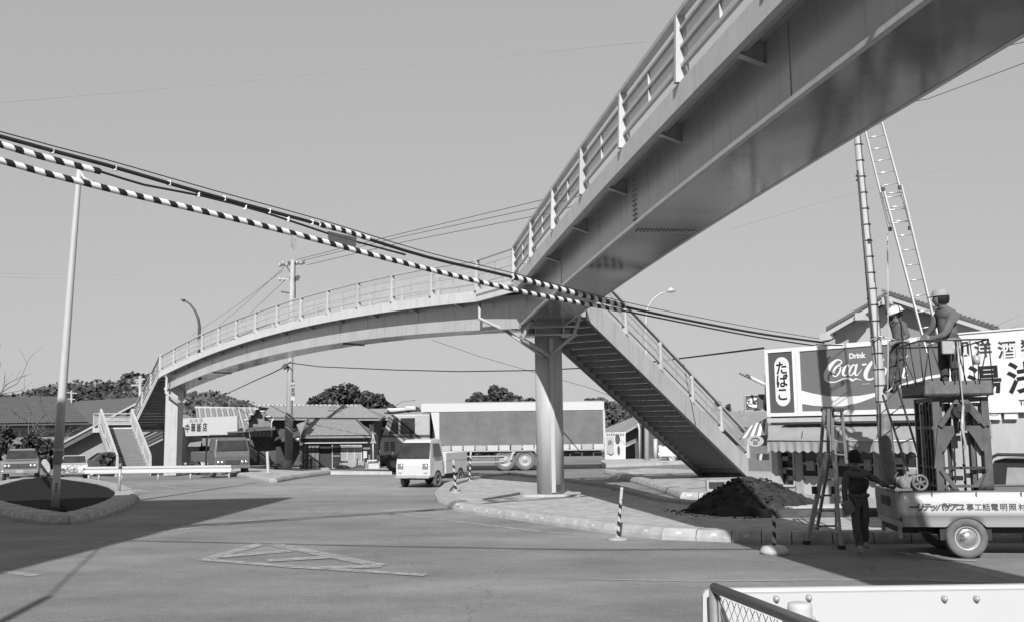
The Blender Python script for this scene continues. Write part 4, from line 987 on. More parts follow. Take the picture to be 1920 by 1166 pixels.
# ================================================================ BANDED POLE, LADDERS
YP = 18.5
t = thing('banded_pole', 'tall pale pole with dark bands being worked on by the helmeted man', 'pole', P(1668, 905, YP))
PALE = gm('pale_pole', .36, .5, .08, 3, dirt=.1)
mb = MB(); mb.tube([P(1669, 912, YP), P(1661, 840, YP), P(1648, 700, YP), P(1632, 520, YP), P(1608, 258, YP), P(1597, 140, YP), P(1588, 60, YP)], [.115, .112, .1, .088, .068, .06, .056], 14); mb.build('shaft', PALE, t)
mb = MB(); mb.tube([P(1669, 913, YP), P(1663, 850, YP), P(1656, 775, YP)], [.14, .135, .13], 14); mb.build('lower_sleeve', gm('pole_sleeve', .12, .6, .5, 7), t)
mb = MB(); mb.tube([P(1655, 775, YP-.06), P(1638, 640, YP-.06), P(1630, 560, YP-.06), P(1608, 320, YP-.06)], .022, 6); mb.build('conduit', DARK, t)
yy = 272
def pc(y):  # centre of the pole at image row y
    pts = [(258, 1608), (520, 1632), (700, 1648), (840, 1661), (912, 1669)]
    for (a, xa), (b2, xb) in zip(pts, pts[1:]):
        if y <= b2: return xa+(xb-xa)*(y-a)/(b2-a)
    return 1669
while yy < 770:
    r = .068+(yy-258)/(840-258)*.048; c0_, c1_ = P(pc(yy)+.6, yy-1, YP), P(pc(yy)+.8, yy+1.2, YP)
    mb = MB(); mb.tube([c0_, c1_], r+.008, 14); mb.build('band', DARK, t); yy += 30
for y in (330, 338, 560): mb = MB(); mb.beam(P(pc(y)-10, y, YP), P(pc(y), y+3, YP), .03, .03); mb.build('step_bolt', DARK, t)
def ladder(name, label, bl, br, tl, tr, Yb, Yt, nr, r, mat, group=None, cat='ladder', skip=()):
    a, b_, c, d = P(*bl, Yb), P(*br, Yb), P(*tl, Yt), P(*tr, Yt); t = thing(name, label, cat, (a+b_)/2, group=group)
    for p, q in ((a, c), (b_, d)): mb = MB(); mb.beam(p, q, r*1.3, r*2.4, up=(0, 1, .3)); mb.build('side_rail', mat, t)
    for i in range(nr):
        f = (i+.5)/nr; mb = MB(); mb.tube([a.lerp(c, f), b_.lerp(d, f)], r*.62, 6); mb.build('rung', mat, t)
    return t
lt = ladder('extension_ladder', 'upper half of the tall aluminium ladder leaning up under the girder', (1668, 432), (1708, 427), (1612, 205), (1645, 200), 17.3, 18.3, 10, .018, ALU)
lt2 = ladder('extension_ladder', 'lower half of the tall aluminium ladder standing on the lift platform', (1738, 662), (1764, 656), (1655, 350), (1690, 348), 16.2, 17.45, 11, .02, ALU)
for (x, y) in ((1656, 355), (1687, 352), (1669, 430), (1706, 428)): mb = MB(); mb.box(P(x, y, 17.3), (.05, .05, .07)); mb.build('rail_clamp', DARK, lt2)
ladder('short_ladder', 'dark short ladder leaning against the banded pole below the climber', (1710, 905), (1738, 905), (1655, 740), (1680, 715), 16.5, 18.2, 6, .016, DARK)
mb = MB(); mb.tube([P(1664, 440, 17.6), P(1665, 560, 17.6), P(1665, 690, 17.7), P(1664, 760, 17.7)], .010, 6); one(mb, 'hanging_rope', WHITE, 'pale rope hanging straight down from the tall ladder past the climber', 'rope')
# stepladder
t = thing('stepladder', 'tall wooden stepladder standing open behind the striped pole', 'stepladder', G(1548, 1018))
TOPY = 16.4; ft = [G(1513, 1020), G(1578, 1029), G(1530, 1003), G(1568, 1003)]; 
WD = gm('ladder_wood', .17, .7, .25, 8)
tops = [P(1549, 850, TOPY-.1), P(1562, 848, TOPY-.15), P(1556, 850, TOPY+.15), P(1566, 848, TOPY+.1)]
for f_, tp in zip(ft[:2], tops[:2]): mb = MB(); mb.beam(f_, tp+(tp-f_)*.02, .045, .07); mb.build('leg', gm('ladder_pale', .28, .6, .2, 8), t)
for f_, tp in zip(ft[2:], tops[2:]): mb = MB(); mb.beam(f_, tp, .04, .05); mb.build('leg', WD, t)
for f_ in ft[:2]: mb = MB(); mb.box(f_+Vector((0, 0, .03)), (.1, .09, .06)); mb.build('rubber_foot', BLACK, t)
for i in range(5):
    f = .12+.19*i; mb = MB(); mb.beam(ft[0].lerp(tops[0], f), ft[2].lerp(tops[2], f), .035, .03); mb.build('rung', WD, t)
    mb = MB(); mb.beam(ft[2].lerp(tops[2], f), ft[3].lerp(tops[3], f), .035, .03); mb.build('rung', WD, t)
    if i != 3: mb = MB(); mb.beam(ft[1].lerp(tops[1], f), ft[3].lerp(tops[3], f), .035, .03); mb.build('rung', WD, t)
for (x0, y0, x1, y1, Y_) in ((1537, 870, 1545, 768, 16.3), (1553, 870, 1553, 766, 16.3), (1562, 868, 1560, 770, 16.5), (1587, 868, 1578, 770, 16.5)):
    mb = MB(); mb.beam(P(x0, y0, Y_), P(x1, y1, Y_), .03, .05); mb.build('upper_rail', DGREY, t)
for y in (797, 826, 850):
    mb = MB(); mb.beam(P(1543-(y-797)*.1, y, 16.3), P(1553, y, 16.3), .025, .025); mb.build('rung', DGREY, t)
    mb = MB(); mb.beam(P(1561, y, 16.5), P(1580+(y-797)*.1, y+2, 16.5), .025, .025); mb.build('rung', DGREY, t)
for x in (1550, 1571): mb = MB(); mb.box(P(x, 768, 16.4), (.16, .12, .06)); mb.build('top_bracket', BLACK, t)
for x in (1527, 1563): mb = MB(); mb.box(P(x, 918, 16.2), (.07, .07, .12)); mb.build('hinge_lock', BLACK, t)
# ================================================================ VEHICLES
def hull(prof, wfun, mat, name, parent, bevel=.03, smooth=False):
    """prof: side outline (x, z) closed; wfun(x, z) half width"""
    mb = MB(); n = len(prof); L_ = [(x, -wfun(x, z), z) for x, z in prof]; R_ = [(x, wfun(x, z), z) for x, z in prof]
    mb.add(L_+R_, [list(range(n)), list(range(n, 2*n))[::-1]]+[[(i+1) % n, i, n+i, n+(i+1) % n] for i in range(n)])
    o = mb.build(name, mat, parent, world=False, bevel=bevel)
    for p in o.data.polygons: p.use_smooth = False
    return o
def lpart(parent, name, mat, fn, bevel=0):
    mb = MB(); fn(mb); return mb.build(name, mat, parent, world=False, bevel=bevel)
def wheel(parent, x, y, r, w, side, rim=LGREY, tyre=TYRE, cap=None):
    s_ = side
    mb = MB(); mb.lathe([(r*.62, -w/2), (r*.92, -w/2), (r, -w*.3), (r, w*.3), (r*.92, w/2), (r*.62, w/2)], (x, y, r), 28, 'Y', loop=True); o = mb.build('wheel', tyre, parent, world=False)
    mb = MB(); mb.lathe([(r*.64, 0), (r*.62, s_*w*.42), (r*.52, s_*w*.36), (r*.50, s_*w*.22), (r*.22, s_*w*.26), (r*.18, s_*w*.40), (.001, s_*w*.42)], (x, y, r), 24, 'Y'); mb.build('rim', rim, o, world=False)
    if cap: mb = MB(); mb.lathe([(r*.50, s_*w*.30), (r*.46, s_*w*.42), (r*.42, s_*w*.46), (r*.38, s_*w*.46), (r*.33, s_*w*.58), (r*.22, s_*w*.68), (r*.1, s_*w*.72), (.001, s_*w*.73)], (x, y, r), 28, 'Y'); mb.build('hub_cap', cap, o, world=False)
    return o
def quadp(parent, name, mat, pts, th):
    mb = MB(); mb.slab(pts, th); return mb.build(name, mat, parent, world=False)
# ---- white kei pickup
KW = gm('van_white', .44, .3, .03, 3, coat=.4); KG = gm('van_grey_trim', .3, .5, .1)
rd = Vector((.36, .93, 0)).normalized(); fp = P(774, 905, 33.3); ang = math.atan2(-rd.y, -rd.x)
k = thing('pickup_truck', 'small white cab-over pickup driving towards the camera', 'pickup truck', (fp.x, fp.y, 0), ang)
wf = lambda x, z: .64 if z < 1.0 else .64-.16*(z-1.0)/.62
hull([(-.02, .34), (0, .42), (0, .74), (-.05, .96), (-.30, 1.52), (-.40, 1.60), (-1.10, 1.62), (-1.17, 1.54), (-1.2, .34)], wf, KW, 'cab', k, .075)
hull([(-1.24, .42), (-1.24, .86), (-3.02, .86), (-3.02, .42)], lambda x, z: .64, KW, 'bed', k, .01)
lpart(k, 'bed_floor', KG, lambda m: m.box((-2.13, 0, .868), (1.66, 1.18, .01)))
for y in (-.63, .63): lpart(k, 'side_gate', KW, lambda m: m.box((-2.13, y, .99), (1.78, .035, .27)), .008)
for x in (-1.26, -3.0): lpart(k, 'end_gate', KW, lambda m: m.box((x, 0, .99), (.035, 1.24, .27)), .008)
def sl_(x, z, y): return Vector((x, y, z))
def wsx(z): return -.05-(z-.96)*(.25/.56)+.012
g = quadp(k, 'windscreen', GLASS, [(wsx(.99), -.57, .99), (wsx(.99), .57, .99), (wsx(1.47), .50, 1.47), (wsx(1.47), -.50, 1.47)], (-.02, 0, 0))
for a, b_ in (((wsx(.98), -.59, .98), (wsx(.98), .59, .98)), ((wsx(1.48), -.52, 1.48), (wsx(1.48), .52, 1.48)), ((wsx(.98), -.585, .98), (wsx(1.48), -.515, 1.48)), ((wsx(.98), .585, .98), (wsx(1.48), .515, 1.48))):
    lpart(g, 'seal', BLACK, lambda m: m.beam((a[0]+.008, a[1], a[2]), (b_[0]+.008, b_[1], b_[2]), .022, .022))
for s_ in (-1, 1):
    w2 = lambda z: s_*(.64-.16*max(0, z-1.0)/.62+.004)
    quadp(k, 'side_window', GLASS, [(-.30, w2(1.02), 1.02), (-.95, w2(1.02), 1.02), (-.95, w2(1.46), 1.46), (-.44, w2(1.46), 1.46)], (0, -s_*.01, 0))
    lpart(k, 'door_seam', DARK, lambda m: m.beam((-1.0, w2(1.0), .45), (-1.0, w2(1.0), 1.0), .006, .012))
    lpart(k, 'door_handle', CHROME, lambda m: m.box((-.9, w2(.9), .9), (.1, .02, .025)))
    h = quadp(k, 'headlight', DGREY, [(.006, s_*.56, .62), (.006, s_*.36, .62), (.002, s_*.36, .80), (.002, s_*.56, .80)], (-.01, 0, 0))
    lpart(h, 'lens', CHROME, lambda m: m.lathe([(.001, .02), (.05, .018), (.075, .008), (.08, 0)], (.004, s_*.46, .71), 16, 'X'))
    lpart(k, 'indicator', MID, lambda m: m.box((.008, s_*.47, .5), (.02, .13, .05)))
    lpart(k, 'wheel_arch', BLACK, lambda m: m.lathe([(.27, -.004), (.27, .004)], (-.62, s_*.641, .30), 24, 'Y'))
    lpart(k, 'wheel_arch', BLACK, lambda m: m.lathe([(.27, -.004), (.27, .004)], (-2.45, s_*.641, .32), 24, 'Y'))
    wheel(k, -.62, s_*.60, .25, .13, s_, rim=LGREY, tyre=TYRED); wheel(k, -2.45, s_*.60, .25, .13, s_, rim=LGREY, tyre=TYRED)
lpart(k, 'bumper', LGREY, lambda m: m.box((.03, 0, .37), (.08, 1.24, .10)), .02)
lpart(k, 'number_plate', MID, lambda m: m.box((.08, 0, .38), (.01, .3, .09)))
lpart(k, 'mirror', DARK, lambda m: (m.beam((-.1, -.6, 1.05), (.06, -.72, 1.1), .015, .015), m.lathe([(.001, -.02), (.07, -.01), (.08, .01), (.001, .015)], (.08, -.73, 1.13), 12, 'X')))
lpart(k, 'wiper', BLACK, lambda m: m.beam((wsx(.99)+.02, .05, 1.0), (wsx(1.2)+.02, .32, 1.12), .012, .012))
lpart(k, 'underbody', BLACK, lambda m: m.box((-1.6, 0, .34), (2.7, 1.1, .16)))
# driver silhouette on the seat
# ---- big lorry with tarpaulin body
LY = 46.0
def LX(px): return ray(px, 820).x*LY
t0 = Vector((LX(712), LY, 0)); 
LT = thing('lorry', 'long lorry with white topped dark tarpaulin body passing behind the column', 'lorry', (LX(712), LY+1.2, 0), PI)
W2 = 1.2
def lx(px): return -(LX(px)-LX(712))           # local x (forward is to the left in the picture)
CABM = gm('lorry_cab_grey', .26, .45, .1, 3); TARP = gm('lorry_tarpaulin', .13, .9, .18, 1.6, bump=.5, bscale=5)
x_r = lx(806)
def zpx(y, px=900): return EYE-(y-(804-.0132*(px-960)))/F_PX*LY
ch = lambda x, z: W2 if z < 1.7 else W2-.12*(z-1.7)
hull([(-.05, zpx(850)), (0, 1.25), (-.12, 1.7), (-.42, 2.58), (-.6, 2.66), (x_r, 2.66), (x_r, zpx(846))], ch, CABM, 'cab', LT, .06)
quadp(LT, 'windscreen', GLASS, [(-.13, -1.05, 1.75), (-.13, 1.05, 1.75), (-.40, .98, 2.5), (-.40, -.98, 2.5)], (.015, 0, .005))
for s_ in (-1, 1):
    y = s_*(W2+.004); y2 = s_*(W2-.09)
    quadp(LT, 'side_window', GLASS, [(-.42, y, 1.76), (-.85, y, 1.76), (-.85, y2, 2.48), (-.62, y2, 2.48)], (0, -s_*.02, 0))
    quadp(LT, 'side_window', GLASS, [(-.95, y, 1.76), (-1.62, y, 1.76), (-1.62, y2, 2.48), (-.95, y2, 2.48)], (0, -s_*.02, 0))
    lpart(LT, 'belt_stripe', DARK, lambda m: m.beam((-.12, y, 1.66), (x_r, y, 1.66), .02, .09))
    lpart(LT, 'vent_louvres', BLACK, lambda m: [m.box((-.5+.28*(i % 2)-.1, y, 1.0+.075*(i//2)), (.2, .02, .035)) for i in range(12)])
    lpart(LT, 'step', BLACK, lambda m: m.box((-.8, s_*1.1, .62), (1.2, .2, .1)))
lpart(LT, 'bumper', MID, lambda m: m.box((.06, 0, .66), (.16, 2.4, .26)), .03)
lpart(LT, 'bumper_slot', BLACK, lambda m: m.box((-.3, W2*-1-.01, .95), (.9, .04, .1)))
for y in (-.85, .85): lpart(LT, 'headlight', CHROME, lambda m: m.lathe([(.12, 0), (.1, .05), (.001, .06)], (0, y, .95), 14, 'X'))
lpart(LT, 'roof_rack', WHITE, lambda m: (m.box((-.75, 0, 2.86), (.9, 2.1, .18)), m.box((-1.4, 0, 2.92), (.5, 2.0, .22))), .05)
lpart(LT, 'cab_shield', DARK, lambda m: m.slab([(-.2, -1.15, 2.70), (-.2, 1.15, 2.70), (-1.4, 1.15, 2.82), (-2.2, 1.15, 2.82), (-2.2, -1.15, 2.82), (-1.4, -1.15, 2.82)], (0, 0, .05)))
bx0, bx1 = lx(824), lx(1134); zt = zpx(757, 800); zw = zpx(773, 800); zbm = zpx(833, 900); zr = zpx(843, 900)
bx_c = (bx0+bx1)/2; bl = abs(bx1-bx0)
n = 46; mb = MB()
for s_ in (-1, 1):
    vs = []; fs = []
    for i in range(n+1):
        x = bx0+(bx1-bx0)*i/n
        for j in range(7):
            z = zbm+(zw-zbm)*j/6; vs.append((x, s_*(W2+.02+.045*math.sin(i*1.1+j*.3)*(1-j/8)+.025*math.sin(i*2.3+j*.2)), z))
    for i in range(n):
        for j in range(6): q = i*7+j; fs.append((q, q+1, q+8, q+7))
    mb.add(vs, fs, 0, True)
mb.build('tarpaulin_side', TARP, LT, world=False)
lpart(LT, 'load_body', TARP, lambda m: m.box((bx_c, 0, (zbm+zw)/2), (bl-.05, 2*W2-.2, zw-zbm)))
lpart(LT, 'roof_sheet', WHITE2, lambda m: m.slab([(lx(790), -W2-.03, zw+.02), (lx(790), -W2-.03, zt), (lx(790), 0, zt+.08), (lx(790), W2+.03, zt), (lx(790), W2+.03, zw+.02)], (bx1-lx(790), 0, 0)))
lpart(LT, 'front_frame', WHITE2, lambda m: [m.slab([(lx(808), y, zw), (lx(824), y, zw), (lx(826), y, zbm-.1), (lx(820), y, zbm-.1)], (0, .05, 0)) for y in (-W2-.02, W2-.03)])
lpart(LT, 'rear_frame', WHITE, lambda m: [m.box((bx1+.02, y, (zbm+zw)/2), (.1, .06, zw-zbm)) for y in (-W2-.01, W2+.01)])
for i in range(14):
    f = (i+.5)/14
    lpart(LT, 'side_board', WHITE if i % 3 else LGREY, lambda m: m.box((bx0+(bx1-bx0)*f, W2+.02, (zbm+zr)/2-.02), (bl/14*.86, .05, zbm-zr)))
for s_ in (-1, 1): lpart(LT, 'side_rail', LGREY, lambda m: m.box((bx_c, s_*W2, zr-.03), (bl, .06, .06)))
lpart(LT, 'chassis', DARK, lambda m: [m.box((bx_c+.8, y, zr-.22), (bl+1.4, .12, .24)) for y in (-.5, .5)])
lpart(LT, 'under_guard', LGREY, lambda m: [m.beam((lx(870), W2-.05, z), (lx(945), W2-.05, z), .04, .05) for z in (.42, .68)])
lpart(LT, 'fuel_tank', DARK, lambda m: m.box((lx(858), .75, .65), (1.0, .5, .4)), .05)
for px in (984, 963, 1090): 
    for s_ in (-1, 1):
        if px == 1090: continue
        wheel(LT, lx(px)-(0 if px == 984 else -.4), s_*1.0, .49, .28, s_, rim=MID, tyre=TYRED)
for s_ in (-1, 1): wheel(LT, lx(742), s_*1.0, .49, .26, s_, rim=MID, tyre=TYRE)
lpart(LT, 'mudguard', LGREY, lambda m: [m.slab([(lx(984)+.72*math.cos(a), 1.22, .49+.66*math.sin(a)) for a in [PI*i/10 for i in range(11)]]+[(lx(984)+.60*math.cos(a), 1.22, .49+.55*math.sin(a)) for a in [PI*(10-i)/10 for i in range(11)]], (0, -.03, 0))])
lpart(LT, 'mirror_arm', DARK, lambda m: (m.tube([(-.4, 1.15, 2.5), (-.1, 1.4, 2.45), (-.1, 1.4, 2.0)], .02, 6), m.box((-.1, 1.42, 2.2), (.04, .18, .3))))
lpart(LT, 'aerial', DARK, lambda m: m.tube([(-.4, .8, 2.9), (-1.0, .8, 3.25), (-1.6, .8, 3.3)], .012, 5))
# ---- silver pickup with lift tower (right)
al = math.radians(-8); fx = Vector((math.cos(al), math.sin(al), 0)); lf = Vector((-math.sin(al), math.cos(al), 0))
cp = G(1817, 1047); org = Vector((cp.x, cp.y, 0))+lf*.72
PK = thing('pickup_truck', 'silver long-bed pickup with black lettering carrying the lift tower', 'pickup truck', org, al)
SILV = gm('pickup_silver', .40, .33, .03, 2, coat=.3, dirt=.05); SILV2 = gm('pickup_lower_grey', .27, .4, .05, 2, coat=.2)
def arch(x, cx=0.0, r=.36): 
    d = abs(x-cx); return (.20+math.sqrt(max(0, r*r-d*d))) if d < r else 0
zs_ = [(.44, -.015), (.50, -.004), (.60, .012), (.615, .03), (.66, .034), (.78, .03), (.86, .016), (.90, -.002), (.915, -.012), (.925, -.012)]
def side_panel(s_, x0, x1, name, parent):
    mb = MB(); n = 110; vs = []; fs = []; k_ = len(zs_)
    for i in range(n+1):
        x = x0+(x1-x0)*i/n; lo = max(.44, arch(x), arch(x, 2.55))
        for z, o_ in zs_:
            zz = max(z, lo) if z < .90 else z
            rc_ = .10*max(0, 1-(x-x0)/.07)**2 if x < x0+.07 else 0
            vs.append((x, s_*(.72+o_-rc_), min(zz, .925)))
    for i in range(n):
        for j in range(k_-1): q = i*k_+j; fs.append((q, q+1, q+k_+1, q+k_)); 
    for q, f in enumerate(fs): mb.f.append(f)
    mb.v = [Vector(v) for v in vs]; mb.m = [1 if (q % (k_-1)) < 2 else 0 for q in range(len(fs))]; mb.sm = [True]*len(fs)
    o = mb.build(name, [SILV, SILV2], parent, world=False); return o
for s_ in (-1, 1): side_panel(s_, -.90, 1.95, 'bed_side', PK)
lpart(PK, 'inner_side', DGREY, lambda m: [m.box((.52, y, .72), (2.8, .02, .40)) for y in (-.66, .66)])
lpart(PK, 'top_rail', DGREY, lambda m: [m.tube([(-.9, y, .935), (1.95, y, .935)], .014, 6) for y in (-.70, .70)])
lpart(PK, 'rail_hook', DGREY, lambda m: [m.box((x, -.745, .90), (.015, .02, .06)) for x in (-.45, .15, .75, 1.35)])
lpart(PK, 'bed_floor', DARK, lambda m: m.box((.52, 0, .55), (2.82, 1.4, .05)))
tg = lpart(PK, 'tailgate', gm('tailgate_grey', .22, .4, .08, 3), lambda m: m.box((-.90, 0, .73), (.05, 1.36, .39)), .015)
lpart(PK, 'rear_sill', SILV2, lambda m: m.box((-.88, 0, .48), (.06, 1.36, .10)), .01)
put_text('lettering', '日立電池', .15, INK, PK, org+fx*-.935+lf*0+Vector((0, 0, .76)), -lf, (0, 0, 1), bold=.003)
bpy.data.objects[-1] if False else None
lpart(PK, 'tailgate_top', DGREY, lambda m: m.tube([(-.92, -.68, .93), (-.92, .68, .93)], .018, 6))
for yy_ in (-.60, .60): lpart(PK, 'wheel_well', BLACK, lambda m: m.box((0, yy_, .42), (.70, .1, .34)))
lpart(PK, 'chassis', BLACK, lambda m: m.box((1.1, 0, .40), (3.9, .9, .14)))
lpart(PK, 'leaf_spring', DARK, lambda m: [m.beam((-.62, y, .36), (0, y, .27), .05, .03) or m.beam((0, y, .27), (.6, y, .33), .05, .03) for y in (-.5, .5)])
lpart(PK, 'bumper_bracket', LGREY, lambda m: [m.box((-.86, y, .36), (.05, .05, .2)) for y in (-.5, .55)])
lpart(PK, 'exhaust_pipe', LGREY, lambda m: m.tube([(-.75, .3, .34), (-.2, .3, .3), (.9, .3, .3)], .025, 8))
for x in (0, 2.55):
    for s_ in (-1, 1): wheel(PK, x, s_*.64, .285, .17, s_, rim=LGREY, tyre=TYRED, cap=CHROME)
hull([(1.98, .42), (1.98, 1.0), (2.02, 1.42), (2.9, 1.42), (3.3, .98), (4.0, .86), (4.05, .42)], lambda x, z: .74 if z < .95 else .74-.15*(z-.95)/.45, SILV, 'cab', PK, .04)
quadp(PK, 'side_window', GLASS, [(2.12, -.735, 1.0), (3.15, -.735, 1.0), (2.86, -.62, 1.36), (2.14, -.62, 1.36)], (0, .005, 0))
quadp(PK, 'side_window', GLASS, [(2.12, .735, 1.0), (3.15, .735, 1.0), (2.86, .62, 1.36), (2.14, .62, 1.36)], (0, -.005, 0))
quadp(PK, 'windscreen', GLASS, [(3.29, -.66, 1.0), (3.29, .66, 1.0), (2.93, .58, 1.38), (2.93, -.58, 1.38)], (.01, 0, .01))
lpart(PK, 'wheel_arch', BLACK, lambda m: [m.lathe([(.33, -.003), (.33, .003)], (2.55, y, .3), 24, 'Y') for y in (-.745, .745)])
TI = gm('truck_lettering_ink', .06, .5, .15)
def TL(px, py, yl, zadj=0):
    a = ray(px, py).x; x = (a*(org.y+yl*lf.y)-org.x-yl*lf.x)/(fx.x-a*fx.y); Y = org.y+yl*lf.y+x*fx.y; return P(px, py, Y)
for chs, x0, x1, sh, bo, sz in (('ーリテッバサアユ', 1712, 1800, .25, .005, .118), ('事工話電', 1819, 1865, 0, .001, .108), ('明照', 1882, 1899, 0, .001, .108), ('材', 1917, 1917, 0, .001, .108)):
    n = len(chs)
    for i, c_ in enumerate(chs):
        px = x0+(x1-x0)*(i/max(1, n-1)); p = TL(px, 951, -.758)
        put_text('lettering', c_, sz, TI, PK, p, fx, (0, 0, 1), bold=bo, shear=sh, depth=.002)
for px in (1875, 1908, 1810): lpart(PK, 'dot', TI, lambda m: m.box((0, 0, 0), (.001, .001, .001))) if False else None
# lift tower
LTW = thing('lift_tower', 'square latticed steel lift tower with railed platform standing in the pickup bed', 'lift tower', org+fx*.15+Vector((0, 0, .58)))
TWM = gm('tower_paint', .07, .5, .35, 6, dirt=.3); TWD = gm('tower_dark_steel', .025, .55, .4, 8)
def tw(name, pts, w_, h_, mat=TWM, up=(0, 0, 1)):
    mb = MB()
    for a, b_ in pts: mb.beam(a, b_, w_, h_, up=up)
    return mb.build(name, mat, LTW)
YN, YF = -.50, .52
def q4(x0, x1, y, yl): return TL(x0, y, yl), TL(x1, y, yl)
XL = lambda y: 1754-(920-y)*.03; XR = lambda y: 1851-(920-y)*.05
def loc(px, z, yl):  # point on plane yl under column px at height z
    p = TL(px, 800, yl); return Vector((p.x, p.y, z))
xa, xb = loc(1756, 0, YN), loc(1848, 0, YN); dW = xb-xa; dD = lf*1.02
def T4(u, v, z): p = xa+dW*u+dD*v; return Vector((p.x, p.y, z))
for (u, v) in ((0, 0), (1, 0), (0, 1), (1, 1)):
    mb = MB(); mb.beam(T4(u, v, .58), T4(u, v, 2.28), .10 if v == 0 else .07, .07, up=lf); mb.build('corner_post', TWM, LTW)
# nested telescoping masts (vertical channels seen between the posts)
for i, (u, v, m_) in enumerate(((.12, .1, 0), (.22, .2, 1), (.33, .3, 0), (.44, .42, 1), (.55, .3, 0), (.66, .2, 1), (.76, .12, 0), (.86, .1, 1), (0, .25, 0), (0, .42, 1), (0, .58, 0), (0, .75, 1), (1, .3, 0), (1, .55, 1), (1, .8, 0), (.2, .95, 0), (.5, .95, 1), (.8, .95, 0))):
    mb = MB(); mb.beam(T4(u, v, .62), T4(u, v, 2.2), .055, .05, up=lf); mb.build('mast_channel', [TWM, LGREY, TWD][m_ if i % 3 else 2 if i % 2 else 0], LTW)
mb = MB(); mb.beam(T4(.28, .28, .8), T4(.28, .28, 1.62), .22, .02, up=lf); mb.build('dark_plate', TWD, LTW)
mb = MB(); mb.beam(T4(.48, .25, .75), T4(.48, .25, 1.75), .14, .03, up=lf); mb.build('ram_cylinder', MID, LTW)
for z, hh in ((.60, .06), (1.00, .04), (1.26, .035), (1.84, .05), (2.25, .06)):
    for a, b_ in (((0, 0), (1, 0)), ((0, 1), (1, 1)), ((0, 0), (0, 1)), ((1, 0), (1, 1))):
        if z == 1.26 and a == (0, 0) and b_ == (1, 0): a, b_ = (-.12, 0), (1.08, 0)
        if z == 1.84 and a == (0, 0) and b_ == (1, 0): a, b_ = (-.1, 0), (1.05, 0)
        mb = MB(); mb.beam(T4(a[0], a[1], z), T4(b_[0], b_[1], z), .05, hh); mb.build('cross_bar', TWM if z != 1.26 else TWD, LTW)
for (u0, z0, u1, z1, w_) in ((.05, 1.86, .45, 2.24, .07), (.55, 2.24, .98, 1.86, .06), (.62, 2.24, 1.05, 1.86, .03), (.5, 2.24, .86, 1.9, .03), (.02, 1.24, .62, .62, .06), (1.0, 1.24, .55, .62, .05), (.1, .98, .32, .62, .04), (.9, .98, .7, .62, .04), (-.1, 1.26, .02, 1.84, .03)):
    mb = MB(); mb.beam(T4(u0, -.05, z0), T4(u1, -.05, z1), w_, .04, up=lf); mb.build('brace', TWM, LTW)
for v0, z0, v1, z1 in ((0, 1.86, .5, 2.24), (.5, 2.24, 1, 1.86), (0, 1.24, 1, .62), (1, 1.24, 0, .62), (.2, 1.84, .8, 1.3)):
    mb = MB(); mb.beam(T4(0, v0, z0), T4(0, v1, z1), .04, .04, up=fx); mb.build('brace', TWD, LTW)
# gussets with cut corners
e = -lf*.03
for pts in ([(0, 1.82), (.42, 1.82), (.28, 1.68), (.12, 1.5), (0, 1.5)], [(1, 1.82), (.6, 1.82), (.74, 1.68), (.88, 1.5), (1, 1.5)], [(1, 1.0), (1, 1.24), (.6, .98)]):
    mb = MB(); mb.slab([T4(u, 0, z)+e for u, z in pts], lf*.02); mb.build('gusset_plate', TWM, LTW)
mb = MB(); mb.lathe([(.09, -.05), (.10, 0), (.09, .05)], T4(.42, -.12, 2.06), 14, 'Y'); mb.box(T4(.5, -.12, 2.12), (.2, .12, .12)); mb.box(T4(.45, -.12, 1.86), (.12, .06, .14)); mb.build('winch', TWD, LTW)
# platform tray with railing
pc0, pc1 = TL(1732, 720, -.66), TL(1862, 720, -.66); 
def PF(u, v, z): p = pc0+(pc1-pc0)*u+lf*1.3*v; return Vector((p.x, p.y, z))
z0, z1 = 2.30, 2.51
mb = MB(); mb.slab([PF(0, 0, z0), PF(1, 0, z0), PF(1, 1, z0), PF(0, 1, z0)], (0, 0, .03)); mb.build('platform_floor', TWD, LTW)
PLM = gm('platform_paint', .09, .6, .4, 9, dirt=.35)
for a, b_, m_ in (((0, 0), (1, 0), PLM), ((0, 0), (0, 1), PLM), ((1, 0), (1, 1), PLM), ((0, 1), (1, 1), PLM)):
    mb = MB(); p, q = PF(*a, z0), PF(*b_, z0); th = lf*.02 if a[1] == b_[1] == 0 else (-lf*.02 if a[1] == b_[1] == 1 else (fx*.02 if a[0] == 0 else -fx*.02))
    mb.slab([p, q, q+Vector((0, 0, z1-z0)), p+Vector((0, 0, z1-z0))], th); mb.build('skirt', m_, LTW)
zr_ = 3.10
RL = [(-.04, -.02), (.97, -.02), (1.0, 1.0), (-.04, 1.02)]
for i in range(4):
    a, b_ = RL[i], RL[(i+1) % 4]; mb = MB(); mb.tube([PF(*a, zr_), PF(*b_, zr_)], .012, 6); mb.build('guard_bar', TWD, LTW)
for (u, v, u2, v2) in ((0, .0, -.04, -.02), (.0, 0, .12, -.02), (.3, 0, .12, -.02), (.62, 0, .5, -.02), (.45, 0, .5, -.02), (.75, 0, .7, -.02), (.8, 0, .97, -.02), (1, 0, .97, -.02), (1, .5, 1, .4), (1, 1, 1, 1), (0, .3, -.04, .4), (0, .3, 0, 1.0), (0, 1, -.04, 1.02), (0, .7, -.04, .7), (.5, 1, .45, 1)):
    mb = MB(); mb.tube([PF(u, v, z1-.05), PF(u2, v2, zr_)], .009, 5); mb.build('guard_strut', TWD, LTW)
mb = MB(); mb.tube([TL(1795, 640, -.68), TL(1799, 690, -.70), TL(1806, 760, -.70), TL(1808, 840, -.69), TL(1809, 870, -.69)], .012, 6); mb.tube([TL(1806, 760, -.71), TL(1803, 800, -.74), TL(1810, 830, -.74), TL(1806, 842, -.74)], .02, 6)
